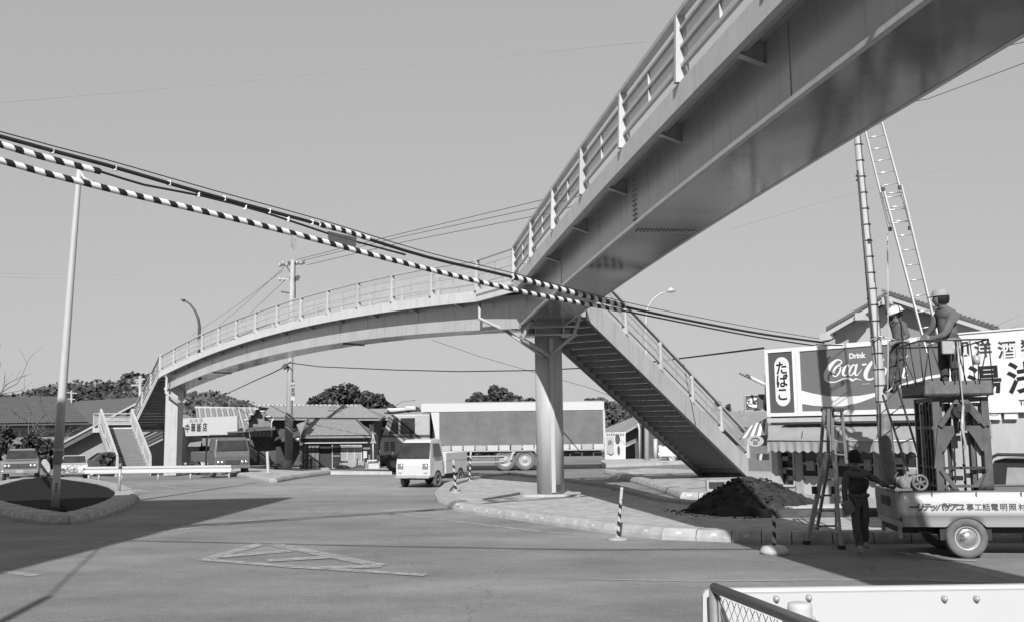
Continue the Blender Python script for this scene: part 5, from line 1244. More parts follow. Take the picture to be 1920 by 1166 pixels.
one(mb, 'safety_rope', LGREY, 'thick rope with hooks hanging from the platform down the tower front', 'rope')
mb = MB(); mb.lathe([(.05, 0), (.055, .13), (.05, .13), (.045, .02)], TL(1831, 680, -.5)-Vector((0, 0, .02)), 12); mb.tube([TL(1827, 668, -.5), TL(1829, 652, -.5), TL(1835, 668, -.5)], .004, 4); one(mb, 'bucket', LGREY, 'small grey bucket hanging on the platform railing', 'bucket')
# engine hoist / winch in bed
EN = thing('engine', 'small engine with spoked flywheel lying in the rear of the pickup bed', 'engine', TL(1712, 915, -.3))
mb = MB(); c = TL(1725, 904, -.45); mb.lathe([(.115, -.025), (.125, 0), (.115, .025), (.09, .025), (.085, -.025)], c, 24, 'Y', loop=True); fw = mb.build('flywheel', DGREY, EN)
mb = MB()
for i in range(3): a = i*PI/3+.3; mb.beam(c-Vector((math.cos(a)*.095, 0, math.sin(a)*.095)), c+Vector((math.cos(a)*.095, 0, math.sin(a)*.095)), .02, .02, up=(0, 1, 0))
mb.lathe([(.03, -.03), (.03, .03)], c, 10, 'Y'); mb.build('spoke', DGREY, fw)
mb = MB(); mb.box(TL(1700, 903, -.3), (.2, .2, .17), al); mb.lathe([(.07, -.1), (.08, 0), (.07, .1)], TL(1690, 905, -.35), 12, 'Y'); mb.box(TL(1682, 900, -.3), (.07, .16, .1), al); mb.box(TL(1706, 886, -.3), (.14, .1, .05), al); mb.build('engine_block', gm('engine_grey', .16, .6, .4, 14), EN, bevel=.01)
mb = MB(); mb.tube([TL(1678, 915, -.3), TL(1676, 895, -.3), TL(1684, 884, -.3)], .015, 6); mb.tube([TL(1698, 885, -.3), TL(1698, 874, -.3)], .02, 6); mb.build('pipe', DARK, EN)
# ---- parked cars and lorries on the far side
def saloon(px, ybot, Y, width, label, mat, ang, kind='front', h=1.42, light=CHROME):
    p = P(px, ybot, Y); z = gz(p.x, Y); s_ = width/1.55
    c = thing('parked_car', label, 'car', (p.x, Y, z), ang)
    W_ = .775*s_
    hw = lambda x, zz: W_ if zz < .88*s_ else W_-.22*s_*(zz-.88*s_)/.55
    pr = [(0, .36), (.02, .55), (.0, .84), (-.1, .90), (-1.15, .97), (-1.6, 1.40), (-2.0, 1.46), (-2.7, 1.44), (-3.25, 1.0), (-3.9, .92), (-3.98, .7), (-3.95, .34)]
    pr = [(x*s_, zz*s_) for x, zz in pr]
    hull(pr, hw, mat, 'body', c, .04)
    quadp(c, 'windscreen', GLASS, [(-1.17*s_, -.68*s_, .99*s_), (-1.17*s_, .68*s_, .99*s_), (-1.57*s_, .58*s_, 1.37*s_), (-1.57*s_, -.58*s_, 1.37*s_)], (.02, 0, .02))
    quadp(c, 'rear_window', GLASS, [(-3.24*s_, -.66*s_, 1.02*s_), (-3.24*s_, .66*s_, 1.02*s_), (-2.72*s_, .58*s_, 1.40*s_), (-2.72*s_, -.58*s_, 1.40*s_)], (-.02, 0, .02))
    for q in (-1, 1):
        quadp(c, 'side_window', GLASS, [(-1.4*s_, q*.765*s_, .98*s_), (-3.0*s_, q*.765*s_, .98*s_), (-2.65*s_, q*.62*s_, 1.36*s_), (-1.75*s_, q*.62*s_, 1.36*s_)], (0, -q*.01, 0))
        for x in (-.7, -3.2): wheel(c, x*s_, q*(W_-.1), .30*s_, .16, q, tyre=TYRE)
    lpart(c, 'front_bumper', light, lambda m: m.box((.05*s_, 0, .42*s_), (.08, 1.5*s_, .13*s_)), .02)
    lpart(c, 'rear_bumper', light, lambda m: m.box((-4.0*s_, 0, .42*s_), (.08, 1.5*s_, .11*s_)), .02)
    lpart(c, 'grille', DARK, lambda m: m.box((.02*s_, 0, .69*s_), (.03, 1.36*s_, .22*s_)))
    for y in (-.62, -.46, .46, .62): lpart(c, 'headlight', CHROME, lambda m: m.lathe([(.085*s_, 0), (.07*s_, .03), (.001, .04)], (.03*s_, y*s_, .70*s_), 12, 'X'))
    for y in (-.6, .6): lpart(c, 'tail_light', DGREY, lambda m: m.box((-3.99*s_, y*s_, .68*s_), (.03, .14, .1)))
    lpart(c, 'number_plate', LGREY, lambda m: (m.box((-4.0*s_, 0, .62*s_), (.03, .42*s_, .2*s_)), m.box((.1*s_, 0, .45*s_), (.02, .3*s_, .14*s_))))
    return c
saloon(37, 890, 48.6, 1.62, 'grey saloon with four headlights parked at the far left', gm('car_grey', .17, .3, .1, coat=.4), -PI/2+.42)
c2 = saloon(138, 890, 46.6, 1.22, 'small white car seen from behind beside the lamp post', gm('car_white', .5, .3, .03, coat=.4), PI/2+.42)
c2.location = (c2.location.x-1.28, c2.location.y+2.88, c2.location.z)
saloon(1241, 866, 54, 1.5, 'white car parked beyond the stairway, left one of two', gm('car_white', .5), PI*.9)
saloon(1290, 866, 56.5, 1.5, 'white car mostly hidden under the stairway, right of another', gm('car_white', .5), PI*.95)
saloon(272, 878, 60, 1.5, 'dark car half hidden between the left stairs and the square column', gm('car_dark', .06, .3, coat=.4), .5)
t = thing('mirror_board', 'round pale tyre or mirror leaning beside the grey saloon', 'tyre', P(85, 873, 50)); mb = MB(); c = P(86, 874, 50); mb.lathe([(.36, -.04), (.39, 0), (.36, .05), (.2, .07)], (0, 0, 0), 20, 'Y'); mb.xf(Matrix.Translation(c)@Matrix.Rotation(-.35, 4, 'Y')@Matrix.Scale(.55, 4, Vector((1, 0, 0)))); mb.build('disc', CONCD, t)
# dark parked lorry behind the far island
p = P(466, 880, 52); DL = thing('parked_lorry', 'dark forward-control lorry parked facing the far island', 'lorry', (p.x, 49.0, gz(p.x, 49)), -PI/2+.55)
DLM = gm('dark_lorry_paint', .10, .4, .15, 3, coat=.2)
hull([(0, .45), (.02, 1.0), (-.08, 1.25), (-.2, 1.85), (-.35, 1.93), (-1.3, 1.93), (-1.35, .45)], lambda x, z: .86 if z < 1.2 else .86-.1*(z-1.2)/.7, DLM, 'cab', DL, .05)
quadp(DL, 'windscreen', GLASS, [(-.07, -.76, 1.28), (-.07, .76, 1.28), (-.2, .70, 1.78), (-.2, -.70, 1.78)], (.02, 0, 0))
for y in (-.865, .865): quadp(DL, 'side_window', GLASS, [(-.3, y, 1.25), (-1.1, y, 1.25), (-1.1, y*.93, 1.75), (-.4, y*.93, 1.75)], (0, -y*.01, 0))
for y in (-.68, -.5, .5, .68): lpart(DL, 'headlight', CHROME, lambda m: m.lathe([(.09, 0), (.07, .03), (.001, .04)], (.03, y, .72), 12, 'X'))
lpart(DL, 'grille', DARK, lambda m: m.box((.02, 0, .72), (.04, .7, .2)))
lpart(DL, 'bumper', DGREY, lambda m: m.box((.06, 0, .5), (.1, 1.7, .16)), .02)
lpart(DL, 'load_bed', DLM, lambda m: m.box((-3.0, 0, .95), (3.2, 1.8, .5)), .02)
lpart(DL, 'cab_guard', BLACK, lambda m: m.tube([(-1.45, -.9, .5), (-1.45, -.9, 1.9), (-1.3, -.8, 2.02), (-1.3, .8, 2.02), (-1.45, .9, 1.9), (-1.45, .9, .5)], .05, 8))
for x in (-.6, -3.6):
    for s_ in (-1, 1): wheel(DL, x, s_*.78, .36, .2, s_)
# van at the far right edge
mb = MB(); q0 = B(1886, 920, .6); VR = thing('parked_van', 'dark van with bent pipe frame cut off at the right edge', 'van', Bz(1925, 0, 1.2), math.atan2(TB.y, TB.x))
hull([(-.62, .15), (-.6, 1.0), (-.5, 1.22), (-.3, 1.27), (2.4, 1.27), (2.5, .15)], lambda x, z: .5, gm('van_dark', .035, .35, .2, coat=.3), 'body', VR, .05)
quadp(VR, 'side_window', gm('bright_pane', .3, .2, .2), [(-.3, -.51, .78), (.6, -.51, .78), (.6, -.51, 1.1), (-.25, -.51, 1.1)], (0, .01, 0))
lpart(VR, 'pipe_frame', DARK, lambda m: m.tube([(-.52, -.62, .15), (-.52, -.62, 1.15), (-.46, -.62, 1.28), (-.36, -.62, 1.33), (2.2, -.62, 1.33)], .03, 8))
for x in (.2, 1.8):
    for s_ in (-1, 1): wheel(VR, x, s_*.45, .2, .12, s_)
# scooters by the far guard rail
def scooter(px, Y, label, mat, ang):
    p = P(px, 880, Y); z = gz(p.x, Y); s_ = thing('scooter', label, 'scooter', (p.x, Y, z), ang)
    lpart(s_, 'body', mat, lambda m: (m.tube([(.45, 0, .9), (.42, 0, .45), (.15, 0, .32), (-.2, 0, .4), (-.5, 0, .5)], [.03, .06, .08, .12, .07], 8), m.box((-.35, 0, .72), (.55, .24, .1))))
    lpart(s_, 'handlebar', CHROME, lambda m: m.tube([(.4, -.3, 1.0), (.45, 0, .95), (.4, .3, 1.0)], .02, 6))
    for x in (-.55, .6): lpart(s_, 'wheel', TYRE, lambda m: m.lathe([(.2, -.04), (.27, -.03), (.27, .03), (.2, .04)], (x, 0, .27), 18, 'Y'))
    return s_
scooter(352, 58, 'white scooter parked right of the square column', WHITE2, .2); scooter(375, 58.5, 'dark motorcycle in the middle of the row behind the guard rail', DARK, .6); scooter(402, 57.5, 'dark motorcycle with pale lamp nearest the parked lorry', MID, .3)
scooter(529, 57.6, 'white covered scooter between the parked lorry and the wrapped pole', MID, 1.2)
scooter(655, 56.5, 'motorcycle standing before the shop house window', DARK, .2)
# ================================================================ PEOPLE
def person(label, J, R_, chains, hands, Y0, head, cloth, extra=None, heading=None, hair=True, hairlen=0):
    """J: joints name -> (px, py, dY); R_: joint radius in metres; chains: bone list (a, b, cloth index); one skinned mesh"""
    W = {k_: P(v[0], v[1], Y0+v[2]) for k_, v in J.items()}
    c = W['pelvis']; t = thing('person', label, 'person', Vector((c.x, c.y, min(v.z for v in W.values())-.03)))
    o0 = ORG[t.name]
    names = list(W); idx = {n_: i for i, n_ in enumerate(names)}; vs = [W[n_]-o0 for n_ in names]; rad = [R_[n_] for n_ in names]; es = []; bone = []
    for a, b_, m_ in chains: es.append((idx[a], idx[b_])); bone.append((vs[idx[a]], vs[idx[b_]], m_))
    # hands: palm plus four fingers and a thumb
    for h, el, cd in hands:
        hp = W[h]-o0; d = (hp-(W[el]-o0)).normalized(); s_ = d.cross(Vector((0, 1, 0)) if abs(d.y) < .8 else Vector((0, 0, 1))).normalized(); cv = Vector(cd).normalized()
        palm = hp+d*.055; vs.append(palm); rad.append(.024); pi_ = len(vs)-1; es.append((idx[h], pi_)); bone.append((hp, palm, 2))
        for k_, (off, ln) in enumerate(((-.03, .062), (-.01, .072), (.01, .068), (.028, .052))):
            a = palm+d*.018+s_*off*.9; m1 = a+d*ln*.5+cv*.012; m2 = m1+d*ln*.28+cv*.03
            for q, r in ((a, .0105), (m1, .0095), (m2, .008)): vs.append(q); rad.append(r)
            n_ = len(vs); es += [(pi_, n_-3), (n_-3, n_-2), (n_-2, n_-1)]; bone.append((palm, m2, 2))
        a = hp+d*.03+s_*-.035; m1 = a+d*.03+s_*-.02+cv*.012
        for q, r in ((a, .012), (m1, .010)): vs.append(q); rad.append(r)
        n_ = len(vs); es += [(idx[h], n_-2), (n_-2, n_-1)]; bone.append((a, m1, 2))
    me = bpy.data.meshes.new('body'); me.from_pydata(vs, es, []); ob = bpy.data.objects.new('body_tmp', me); C.objects.link(ob)
    sk = ob.modifiers.new('s', 'SKIN'); sk.use_smooth_shade = True; sk.branch_smoothing = .3
    for i, v in enumerate(me.skin_vertices[0].data): v.radius = (rad[i], rad[i]); v.use_root = (i == idx['pelvis'])
    sb = ob.modifiers.new('d', 'SUBSURF'); sb.levels = 1; sb.render_levels = 1
    m2 = bpy.data.meshes.new_from_object(ob.evaluated_get(bpy.context.evaluated_depsgraph_get())); bpy.data.objects.remove(ob)
    # fold relief
    for v in m2.vertices:
        n_ = mnoise.noise(v.co*9)*.018+mnoise.noise(Vector((v.co.x*12, v.co.y*12, v.co.z*34)))*.008; v.co += v.normal*n_
    m2.materials.clear()
    for m_ in cloth: m2.materials.append(m_)
    for p in m2.polygons:
        p.use_smooth = True; q = p.center; best = 9; bm_ = 0
        for a, b_, m_ in bone:
            ab = b_-a; f = max(0, min(1, (q-a).dot(ab)/max(1e-9, ab.length_squared))); d = (q-a-ab*f).length
            if d < best: best = d; bm_ = m_
        p.material_index = bm_
    m2.name = 'body'; bo = bpy.data.objects.new('body', m2); C.objects.link(bo); bo.parent = t
    # head as part of the figure: skull, nose, ears, eyes, mouth
    hx = W['head']; face = Vector(head['face']).normalized(); up = Vector(head.get('up', (0, 0, 1))); sd = face.cross(up).normalized(); up = sd.cross(face).normalized(); r = head['r']
    def hp_(a, b_, c_): return hx+face*a*r+sd*b_*r+up*c_*r
    b_ = bmesh.new(); bmesh.ops.create_uvsphere(b_, u_segments=20, v_segments=14, radius=1)
    hv = []
    for v in b_.verts:
        x, y, z = v.co; w_ = .78-.12*max(0, -z)-.1*max(0, -z-.5); l_ = 1.0-.05*max(0, -z); fz_ = z*1.18
        ex = .0
        if x > 0 and abs(y) < .22 and -.35 < z < .1: ex = .16*(1-abs(y)/.22)*(1-abs(z+.12)/.25 if abs(z+.12) < .25 else 0)
        hv.append(hp_(x*.92*l_+ex, y*w_, fz_))
    mb = MB(); mb.add(hv, [[v.index for v in f.verts] for f in b_.faces], 0, True); b_.free()
    mb.tube([hp_(-.15, 0, -.8), W['neck']], [r*.48, r*.55], 10)
    hd = mb.build('head', cloth[2], t)
    for s2 in (-1, 1):
        mb = MB(); mb.lathe([(.02*r, -.1*r), (.16*r, 0), (.2*r, .1*r), (.05*r, .14*r)], (0, 0, 0), 10, 'Y'); mb.xf(Matrix.Translation(hp_(-.05, s2*.78, -.05))); mb.build('ear', cloth[2], hd)
        mb = MB(); q = hp_(.83, s2*.3, .08); mb.lathe([(.001, -.05*r), (.08*r, 0), (.001, .05*r)], q, 8); mb.build('eye', BLACK, hd)
    mb = MB(); mb.beam(hp_(.86, -.2, -.52), hp_(.86, .2, -.52), .03*r, .05*r); mb.build('mouth', gm('lip', .06, .6), hd)
    ncv = W['ubk'].lerp(W['neck'], .55); mb = MB(); mb.tube([ncv+Vector((.075*math.cos(a*PI/8), .075*math.sin(a*PI/8), .012*math.sin(a*PI/4))) for a in range(17)], .022, 6); mb.build('collar', cloth[0], t)
    hmv = W['pelvis'].lerp(W['waist'], .45); rw = R_['waist']*1.06; mb = MB(); mb.tube([hmv+Vector((rw*1.05*math.cos(a*PI/12), rw*.9*math.sin(a*PI/12), .012*math.sin(a*1.7))) for a in range(25)], .015, 6); mb.build('jacket_hem', cloth[0], t)
    if hair:
        b_ = bmesh.new(); bmesh.ops.create_uvsphere(b_, u_segments=24, v_segments=16, radius=1); hv = []; keep = []
        for v in b_.verts:
            x, y, z = v.co; n_ = 1+.10*mnoise.noise(Vector((x*4, y*4, z*4+Y0)))
            hv.append(hp_((x*1.06-.06)*n_, y*.93*n_, z*1.2*n_+.03)); keep.append(not (x > .30 and z < .42) and z > -.62-hairlen)
        fs = [[v.index for v in f.verts] for f in b_.faces if all(keep[v.index] for v in f.verts)]; b_.free()
        mb = MB(); mb.add(hv, fs, 0, True); mb.build('hair', head.get('hair', gm('black_hair', .004, .8, .3)), t, recalc=False)
    if extra: extra(t, hp_, W, r)
    return t
SKIN = gm('skin', .14, .6, .1, 20)
# man walking to the pickup, seen from behind
JM = dict(pelvis=(1610, 936, 0), waist=(1610, 918, 0), chest=(1607, 896, 0), ubk=(1605, 884, 0), neck=(1603, 874, 0), head=(1602, 858, 0),
          shl=(1588, 888, 0), ell=(1583, 922, .05), hal=(1586, 948, .02), shr=(1625, 888, 0), elr=(1646, 901, .05), har=(1664, 910, .08),
          hpl=(1602, 938, 0), knl=(1605, 980, -.03), anl=(1612, 1026, -.05), tol=(1615, 1036, -.18), hpr=(1620, 937, 0), knr=(1621, 980, .05), anr=(1622, 1018, .16), tor=(1628, 1026, .05))
RM = dict(pelvis=.135, waist=.13, chest=.15, ubk=.12, neck=.055, head=.05, shl=.068, ell=.048, hal=.036, shr=.068, elr=.046, har=.034, hpl=.1, knl=.068, anl=.058, tol=.04, hpr=.1, knr=.066, anr=.056, tor=.038)
CH = [('pelvis', 'waist', 1), ('waist', 'chest', 0), ('chest', 'ubk', 0), ('ubk', 'neck', 0), ('neck', 'head', 2), ('ubk', 'shl', 0), ('shl', 'ell', 0), ('ell', 'hal', 0), ('ubk', 'shr', 0), ('shr', 'elr', 0), ('elr', 'har', 0),
      ('pelvis', 'hpl', 1), ('hpl', 'knl', 1), ('knl', 'anl', 1), ('anl', 'tol', 3), ('pelvis', 'hpr', 1), ('hpr', 'knr', 1), ('knr', 'anr', 1), ('anr', 'tor', 3)]
SWEAT = gm('dark_jumper', .085, .9, .2, 14, bump=.4, bscale=60); TROU = gm('dark_trousers', .07, .85, .25, 10, bump=.3, bscale=40); SHOE = gm('dusty_shoe', .2, .8, .3, 20)
def ex1(t, hp_, W, r):
    mb = MB(); a = P(1576, 944, 14.75); mb.slab([a, P(1590, 936, 14.7), P(1600, 955, 14.7), P(1586, 966, 14.75)], (0.02, -.05, 0)); tag(mb.build('glove', DGREY, t), None)
def man(*a, **k_): return person(*a, **k_)
man('man in dark jumper and trousers seen from behind, reaching out to the pickup bed', JM, RM, CH, [('hal', 'ell', (0, 1, -.3)), ('har', 'elr', (0, .2, -1))], 14.8, dict(face=(.25, 1, 0), r=.104), [SWEAT, TROU, SKIN, SHOE], ex1)
# helmeted man on the banded pole
JH = dict(pelvis=(1686, 652, 0), waist=(1686, 640, 0), chest=(1686, 622, 0), ubk=(1684, 609, 0), neck=(1681, 600, 0), head=(1680, 588, 0),
          shl=(1674, 607, .1), ell=(1666, 585, .12), hal=(1661, 556, .12), shr=(1694, 610, -.1), elr=(1701, 632, -.12), har=(1680, 641, -.15),
          hpl=(1678, 656, .08), knl=(1672, 692, .05), anl=(1668, 724, .08), tol=(1658, 731, .1), hpr=(1692, 656, -.06), knr=(1686, 694, -.08), anr=(1680, 728, -.05), tor=(1668, 735, -.05))
RH = dict(RM, pelvis=.145, chest=.155, ell=.062, elr=.06, hal=.045, har=.042, shl=.075, shr=.078)
WORK = gm('work_jacket', .10, .85, .3, 12, bump=.4, bscale=40); WTR = gm('work_trousers', .065, .85, .3, 10, bump=.3)
def helmet(t, hp_, W, r):
    b_ = bmesh.new(); bmesh.ops.create_uvsphere(b_, u_segments=24, v_segments=14, radius=1); idx_ = [f for f in b_.faces if all(v.co.z > -.02 for v in f.verts)]
    vs = [hp_(v.co.x*1.28, v.co.y*1.12, v.co.z*1.25+.18) for v in b_.verts]; mb = MB(); mb.add(vs, [[v.index for v in f.verts] for f in idx_], 0, True); b_.free(); hl = mb.build('helmet', gm('helmet_white', .6, .3, .02, coat=.4), t, recalc=False)
    mb = MB(); mb.tube([hp_(1.32*math.cos(a*PI/12)+(.22 if math.cos(a*PI/12) > .3 else 0), 1.16*math.sin(a*PI/12), .18) for a in range(25)], .014, 6); mb.build('brim', WHITE2, hl)
def ex2(t, hp_, W, r):
    helmet(t, hp_, W, r)
    mb = MB(); c = W['waist']; mb.tube([c+Vector((.165*math.cos(a*PI/8), .15*math.sin(a*PI/8), 0)) for a in range(17)], .022, 6); mb.build('belt', LGREY, t)
    mb = MB(); mb.tube([W['waist']+Vector((-.1, -.1, .02)), P(1650, 630, YP-.15), P(1634, 636, YP-.2), P(1632, 640, YP), P(1642, 632, YP+.2)], .014, 6); mb.build('safety_strap', LGREY, t)
man('workman in white helmet strapped to the banded pole with one arm raised', JH, RH, CH, [('hal', 'ell', (-1, 0, .3)), ('har', 'elr', (-1, 0, 0))], 18.25, dict(face=(-.9, .1, -.35), up=(-.3, 0, 1), r=.115), [WORK, WTR, SKIN, BLACK], ex2)
# capped man on the lift platform
JC = dict(pelvis=(1778, 645, 0), waist=(1777, 625, 0), chest=(1775, 600, 0), ubk=(1773, 585, 0), neck=(1768, 573, 0), head=(1763, 561, 0),
          shl=(1757, 590, .12), ell=(1747, 618, .2), hal=(1731, 634, .25), shr=(1790, 588, -.12), elr=(1771, 628, -.28), har=(1746, 634, -.2),
          hpl=(1770, 650, .08), knl=(1770, 690, .1), anl=(1774, 728, .12), tol=(1764, 735, .1), hpr=(1786, 650, -.06), knr=(1790, 690, -.05), anr=(1795, 728, -.03), tor=(1783, 735, -.06))
RC = dict(RM, pelvis=.15, waist=.15, chest=.175, ubk=.14, shl=.08, shr=.085, hpl=.11, hpr=.11, ell=.055, elr=.055, knl=.075, knr=.078, anl=.06, anr=.06)
CAPM = gm('cap_grey', .25, .8, .1); JK = gm('work_shirt_grey', .10, .85, .15, 9, bump=.4, bscale=35)
def ex3(t, hp_, W, r):
    b_ = bmesh.new(); bmesh.ops.create_uvsphere(b_, u_segments=20, v_segments=12, radius=1); idx_ = [f for f in b_.faces if all(v.co.z > -.02 for v in f.verts)]
    vs = [hp_(v.co.x*1.08, v.co.y*.96, min(v.co.z, .75)*1.15+.38) for v in b_.verts]; mb = MB(); mb.add(vs, [[v.index for v in f.verts] for f in idx_], 0, True); b_.free(); cp_ = mb.build('cap', CAPM, t, recalc=False)
    mb = MB(); mb.slab([hp_(.85, -.6, .42), hp_(1.5, -.4, .30), hp_(1.6, 0, .28), hp_(1.5, .4, .30), hp_(.85, .6, .42)], (0, 0, .012)); mb.build('peak', CAPM, cp_)
    mb = MB(); c = W['pelvis']+Vector((0, 0, .05)); mb.tube([c+Vector((.175*math.cos(a*PI/8), .165*math.sin(a*PI/8), 0)) for a in range(17)], .026, 6); mb.build('belt', LGREY, t)
    mb = MB(); p = P(1776, 651, 14.72); mb.box(p, (.17, .09, .2), -.1); mb.build('tool_pouch', gm('canvas_pouch', .3, .85, .15, 15), t, bevel=.02)
    for x in (1790, 1796, 1801): mb = MB(); mb.tube([P(x-2, 640, 14.75), P(x, 668, 14.75)], .012, 5); mb.build('tool', LGREY, t)
man('workman in grey cap and shirt standing on the lift platform with a tool belt', JC, RC, CH, [('hal', 'ell', (-1, 0, -.2)), ('har', 'elr', (-1, 0, -.2))], 14.95, dict(face=(-.95, .45, -.05), r=.118), [JK, WTR, SKIN, BLACK], ex3)
# ================================================================ FAR HOUSES, TREES, HILLS
WALLD = gm('dark_board_wall', .07, .85, .3, 4, bump=.2); WALLM = gm('grey_wall', .17, .85, .15, 2, dirt=.2); WALLP = gm('pale_wall', .24, .9, .1, 1.2, dirt=.15); ROOFT = gm('tile_mid', .22, .7, .15, 3); ROOFD = gm('tile_dark', .085, .8, .2, 2, bump=.3)  # roof tiles come in two tones, mid grey and dark
def V3(x, y, Y): return P(x, y, Y)
def slabp(parent, name, mat, pts, th):
    mb = MB(); mb.slab([P(*p) for p in pts], th); return mb.build(name, mat, parent)
def tiled(parent, el, er, rr, rl, nr, nc, mat=ROOFT, amp=.05, step=.045):
    """eave left/right, ridge right/left (x, y, Y in photograph terms -> world)"""
    a, b_, c, d = P(*el), P(*er), P(*rr), P(*rl); n = (b_-a).cross(d-a).normalized()
    if n.z < 0: n = -n
    M_ = nc*3; vs = []; fs = []
    for r in range(nr):
        for e, off in ((0, step), (1, 0)):
            f = (r+e)/nr; l, q = a.lerp(d, f), b_.lerp(c, f)
            for i in range(M_+1): vs.append(l.lerp(q, i/M_)+n*(off+amp*abs(math.cos(PI*i/3+.5*r*0))))
    for r in range(nr*2-1):
        for i in range(M_): k_ = r*(M_+1)+i; fs.append((k_, k_+1, k_+M_+2, k_+M_+1))
    mb = MB(); mb.add(vs, fs); o = mb.build('tile_field', mat, parent, recalc=False); o['kind'] = 'stuff'
    mb = MB(); mb.slab([a, b_, c, d], -n*.1); mb.build('roof', mat, parent)
    return o
P0_ = P
def P(x, y, Y): return P0_(x, y, Y*1.22)
# --- tiled shop house opposite
h = thing('shop_house', 'low shop house with tiled hipped roof, glass doors and a black doorway', 'house', P(630, 878, 48.5))
slabp(h, 'wall', WALLM, [(562, 881, 48.6), (694, 879, 48.6), (694, 815, 48.6), (562, 815, 48.6)], (0, 3.5, 0))
tiled(h, (566, 818, 47.9), (697, 817, 47.9), (668, 787, 50.4), (578, 786, 50.4), 9, 26)
slabp(h, 'hip_roof', ROOFT, [(566, 818, 47.9), (578, 786, 50.4), (556, 795, 51.5)], (0, 0, -.1))
slabp(h, 'hip_roof', ROOFT, [(697, 817, 47.9), (668, 787, 50.4), (706, 812, 51.5)], (0, 0, -.1))
for a, b_ in (((566, 817, 47.85), (578, 785, 50.35)), ((668, 786, 50.35), (697, 816, 47.85)), ((578, 785.5, 50.4), (668, 786, 50.4))): mb = MB(); mb.beam(P(*a), P(*b_), .13, .12); mb.build('ridge_tile', ROOFD, h)
slabp(h, 'fascia', WALLD, [(563, 829, 48.2), (692, 828, 48.2), (692, 818, 48.2), (563, 819, 48.2)], (0, .1, 0))
mb = MB(); mb.beam(P(565, 830, 47.9), P(690, 829, 47.9), .4, .05); mb.build('canopy_edge', WHITE, h)
def bay(x0, x1, y0, y1, Y, n, m_, parent=h, lat=2, frame=LGREY):
    w_ = slabp(parent, 'window', m_, [(x0, y1, Y), (x1, y1, Y), (x1, y0, Y), (x0, y0, Y)], (0, .05, 0))
    for i in range(n+1): x = x0+(x1-x0)*i/n; mb = MB(); mb.beam(P(x, y0, Y-.02), P(x, y1, Y-.02), .05, .04, up=(0, 1, 0)); mb.build('frame', frame, w_)
    for i in range(lat+1): y = y0+(y1-y0)*i/lat; mb = MB(); mb.beam(P(x0, y, Y-.021), P(x1, y, Y-.021), .04, .04); mb.build('frame', frame, w_)
bay(568, 598, 832, 877, 48.45, 4, WALLM, lat=3, frame=WALLD); slabp(h, 'doorway', BLACK, [(600, 877, 48.5), (621, 877, 48.5), (621, 831, 48.5), (600, 831, 48.5)], (0, .06, 0))
bay(623, 638, 831, 877, 48.44, 1, GLASS, lat=2); bay(638, 678, 834, 864, 48.44, 3, gm('curtain_glass', .2, .3, .6, 1.5), lat=2, frame=WHITE); slabp(h, 'lower_panel', WALLP, [(640, 878, 48.4), (682, 878, 48.4), (682, 864, 48.4), (640, 864, 48.4)], (0, .06, 0))
slabp(h, 'notice', WHITE, [(681, 858, 48.3), (688, 858, 48.3), (688, 845, 48.3), (681, 845, 48.3)], (0, .04, 0))
mb = MB(); mb.lathe([(.001, -.1), (.16, -.05), (.16, .08), (.001, .14)], P(559, 824, 48), 12); one(mb, 'globe_lamp', WHITE2, 'white globe lamp at the left corner of the shop house', 'lamp')
# --- long house behind with gable to the left
h2 = thing('long_house', 'long dark boarded house with tiled roof and gable behind the wrapped pole', 'house', P(590, 860, 54))
slabp(h2, 'wall', WALLD, [(468, 872, 53), (700, 872, 53), (700, 783, 53), (468, 783, 53)], (0, 4, 0))
slabp(h2, 'gable_wall', WALLM, [(466, 805, 52.9), (508, 805, 52.9), (508, 786, 52.9), (484, 764, 52.9), (466, 786, 52.9)], (0, .3, 0))
tiled(h2, (504, 784, 52.3), (712, 785, 52.3), (676, 760, 55.5), (486, 760, 55.5), 11, 40)
slabp(h2, 'hip_roof', ROOFT, [(712, 785, 52.3), (676, 760, 55.5), (722, 778, 56.5)], (0, 0, -.12))
slabp(h2, 'roof_verge', WALLD, [(462, 788, 52.5), (485, 762, 52.5), (485, 766, 52.5), (466, 790, 52.5)], (0, 3, 0))
for x, y in ((463, 786), (472, 776), (481, 766), (493, 770), (504, 780)): mb = MB(); mb.box(P(x, y, 52.3), (.3, .3, .08)); mb.build('verge_tile', WHITE, h2)
for i in range(24):
    x = 488+(676-488)*i/23; mb = MB(); mb.box(P(x, 759.3, 55.4), (.2, .3, .12)); mb.build('ridge_tile', CONC, h2)
slabp(h2, 'lean_roof', ROOFD, [(460, 806, 51.4), (516, 803, 51.4), (516, 798, 52.9), (466, 800, 52.9)], (0, 0, -.08))
slabp(h2, 'lean_roof', ROOFD, [(515, 823, 50.5), (548, 806, 51.5), (560, 803, 52.5), (520, 818, 52.5)], (0, 0, -.1))
bay(468, 506, 808, 818, 52.8, 5, GLASS, h2, 1, frame=WALLM); mb = MB(); mb.tube([P(514, 784, 52.2), P(509, 790, 52.2), P(509, 818, 52.2)], .06, 6); mb.build('downpipe', WHITE, h2)
slabp(h2, 'shutter', BLACK, [(517, 876, 52.7), (536, 876, 52.7), (536, 832, 52.7), (517, 832, 52.7)], (0, .05, 0))
for x, y, r in ((520, 838, .35), (528, 836, .35), (515, 842, .3)): pass
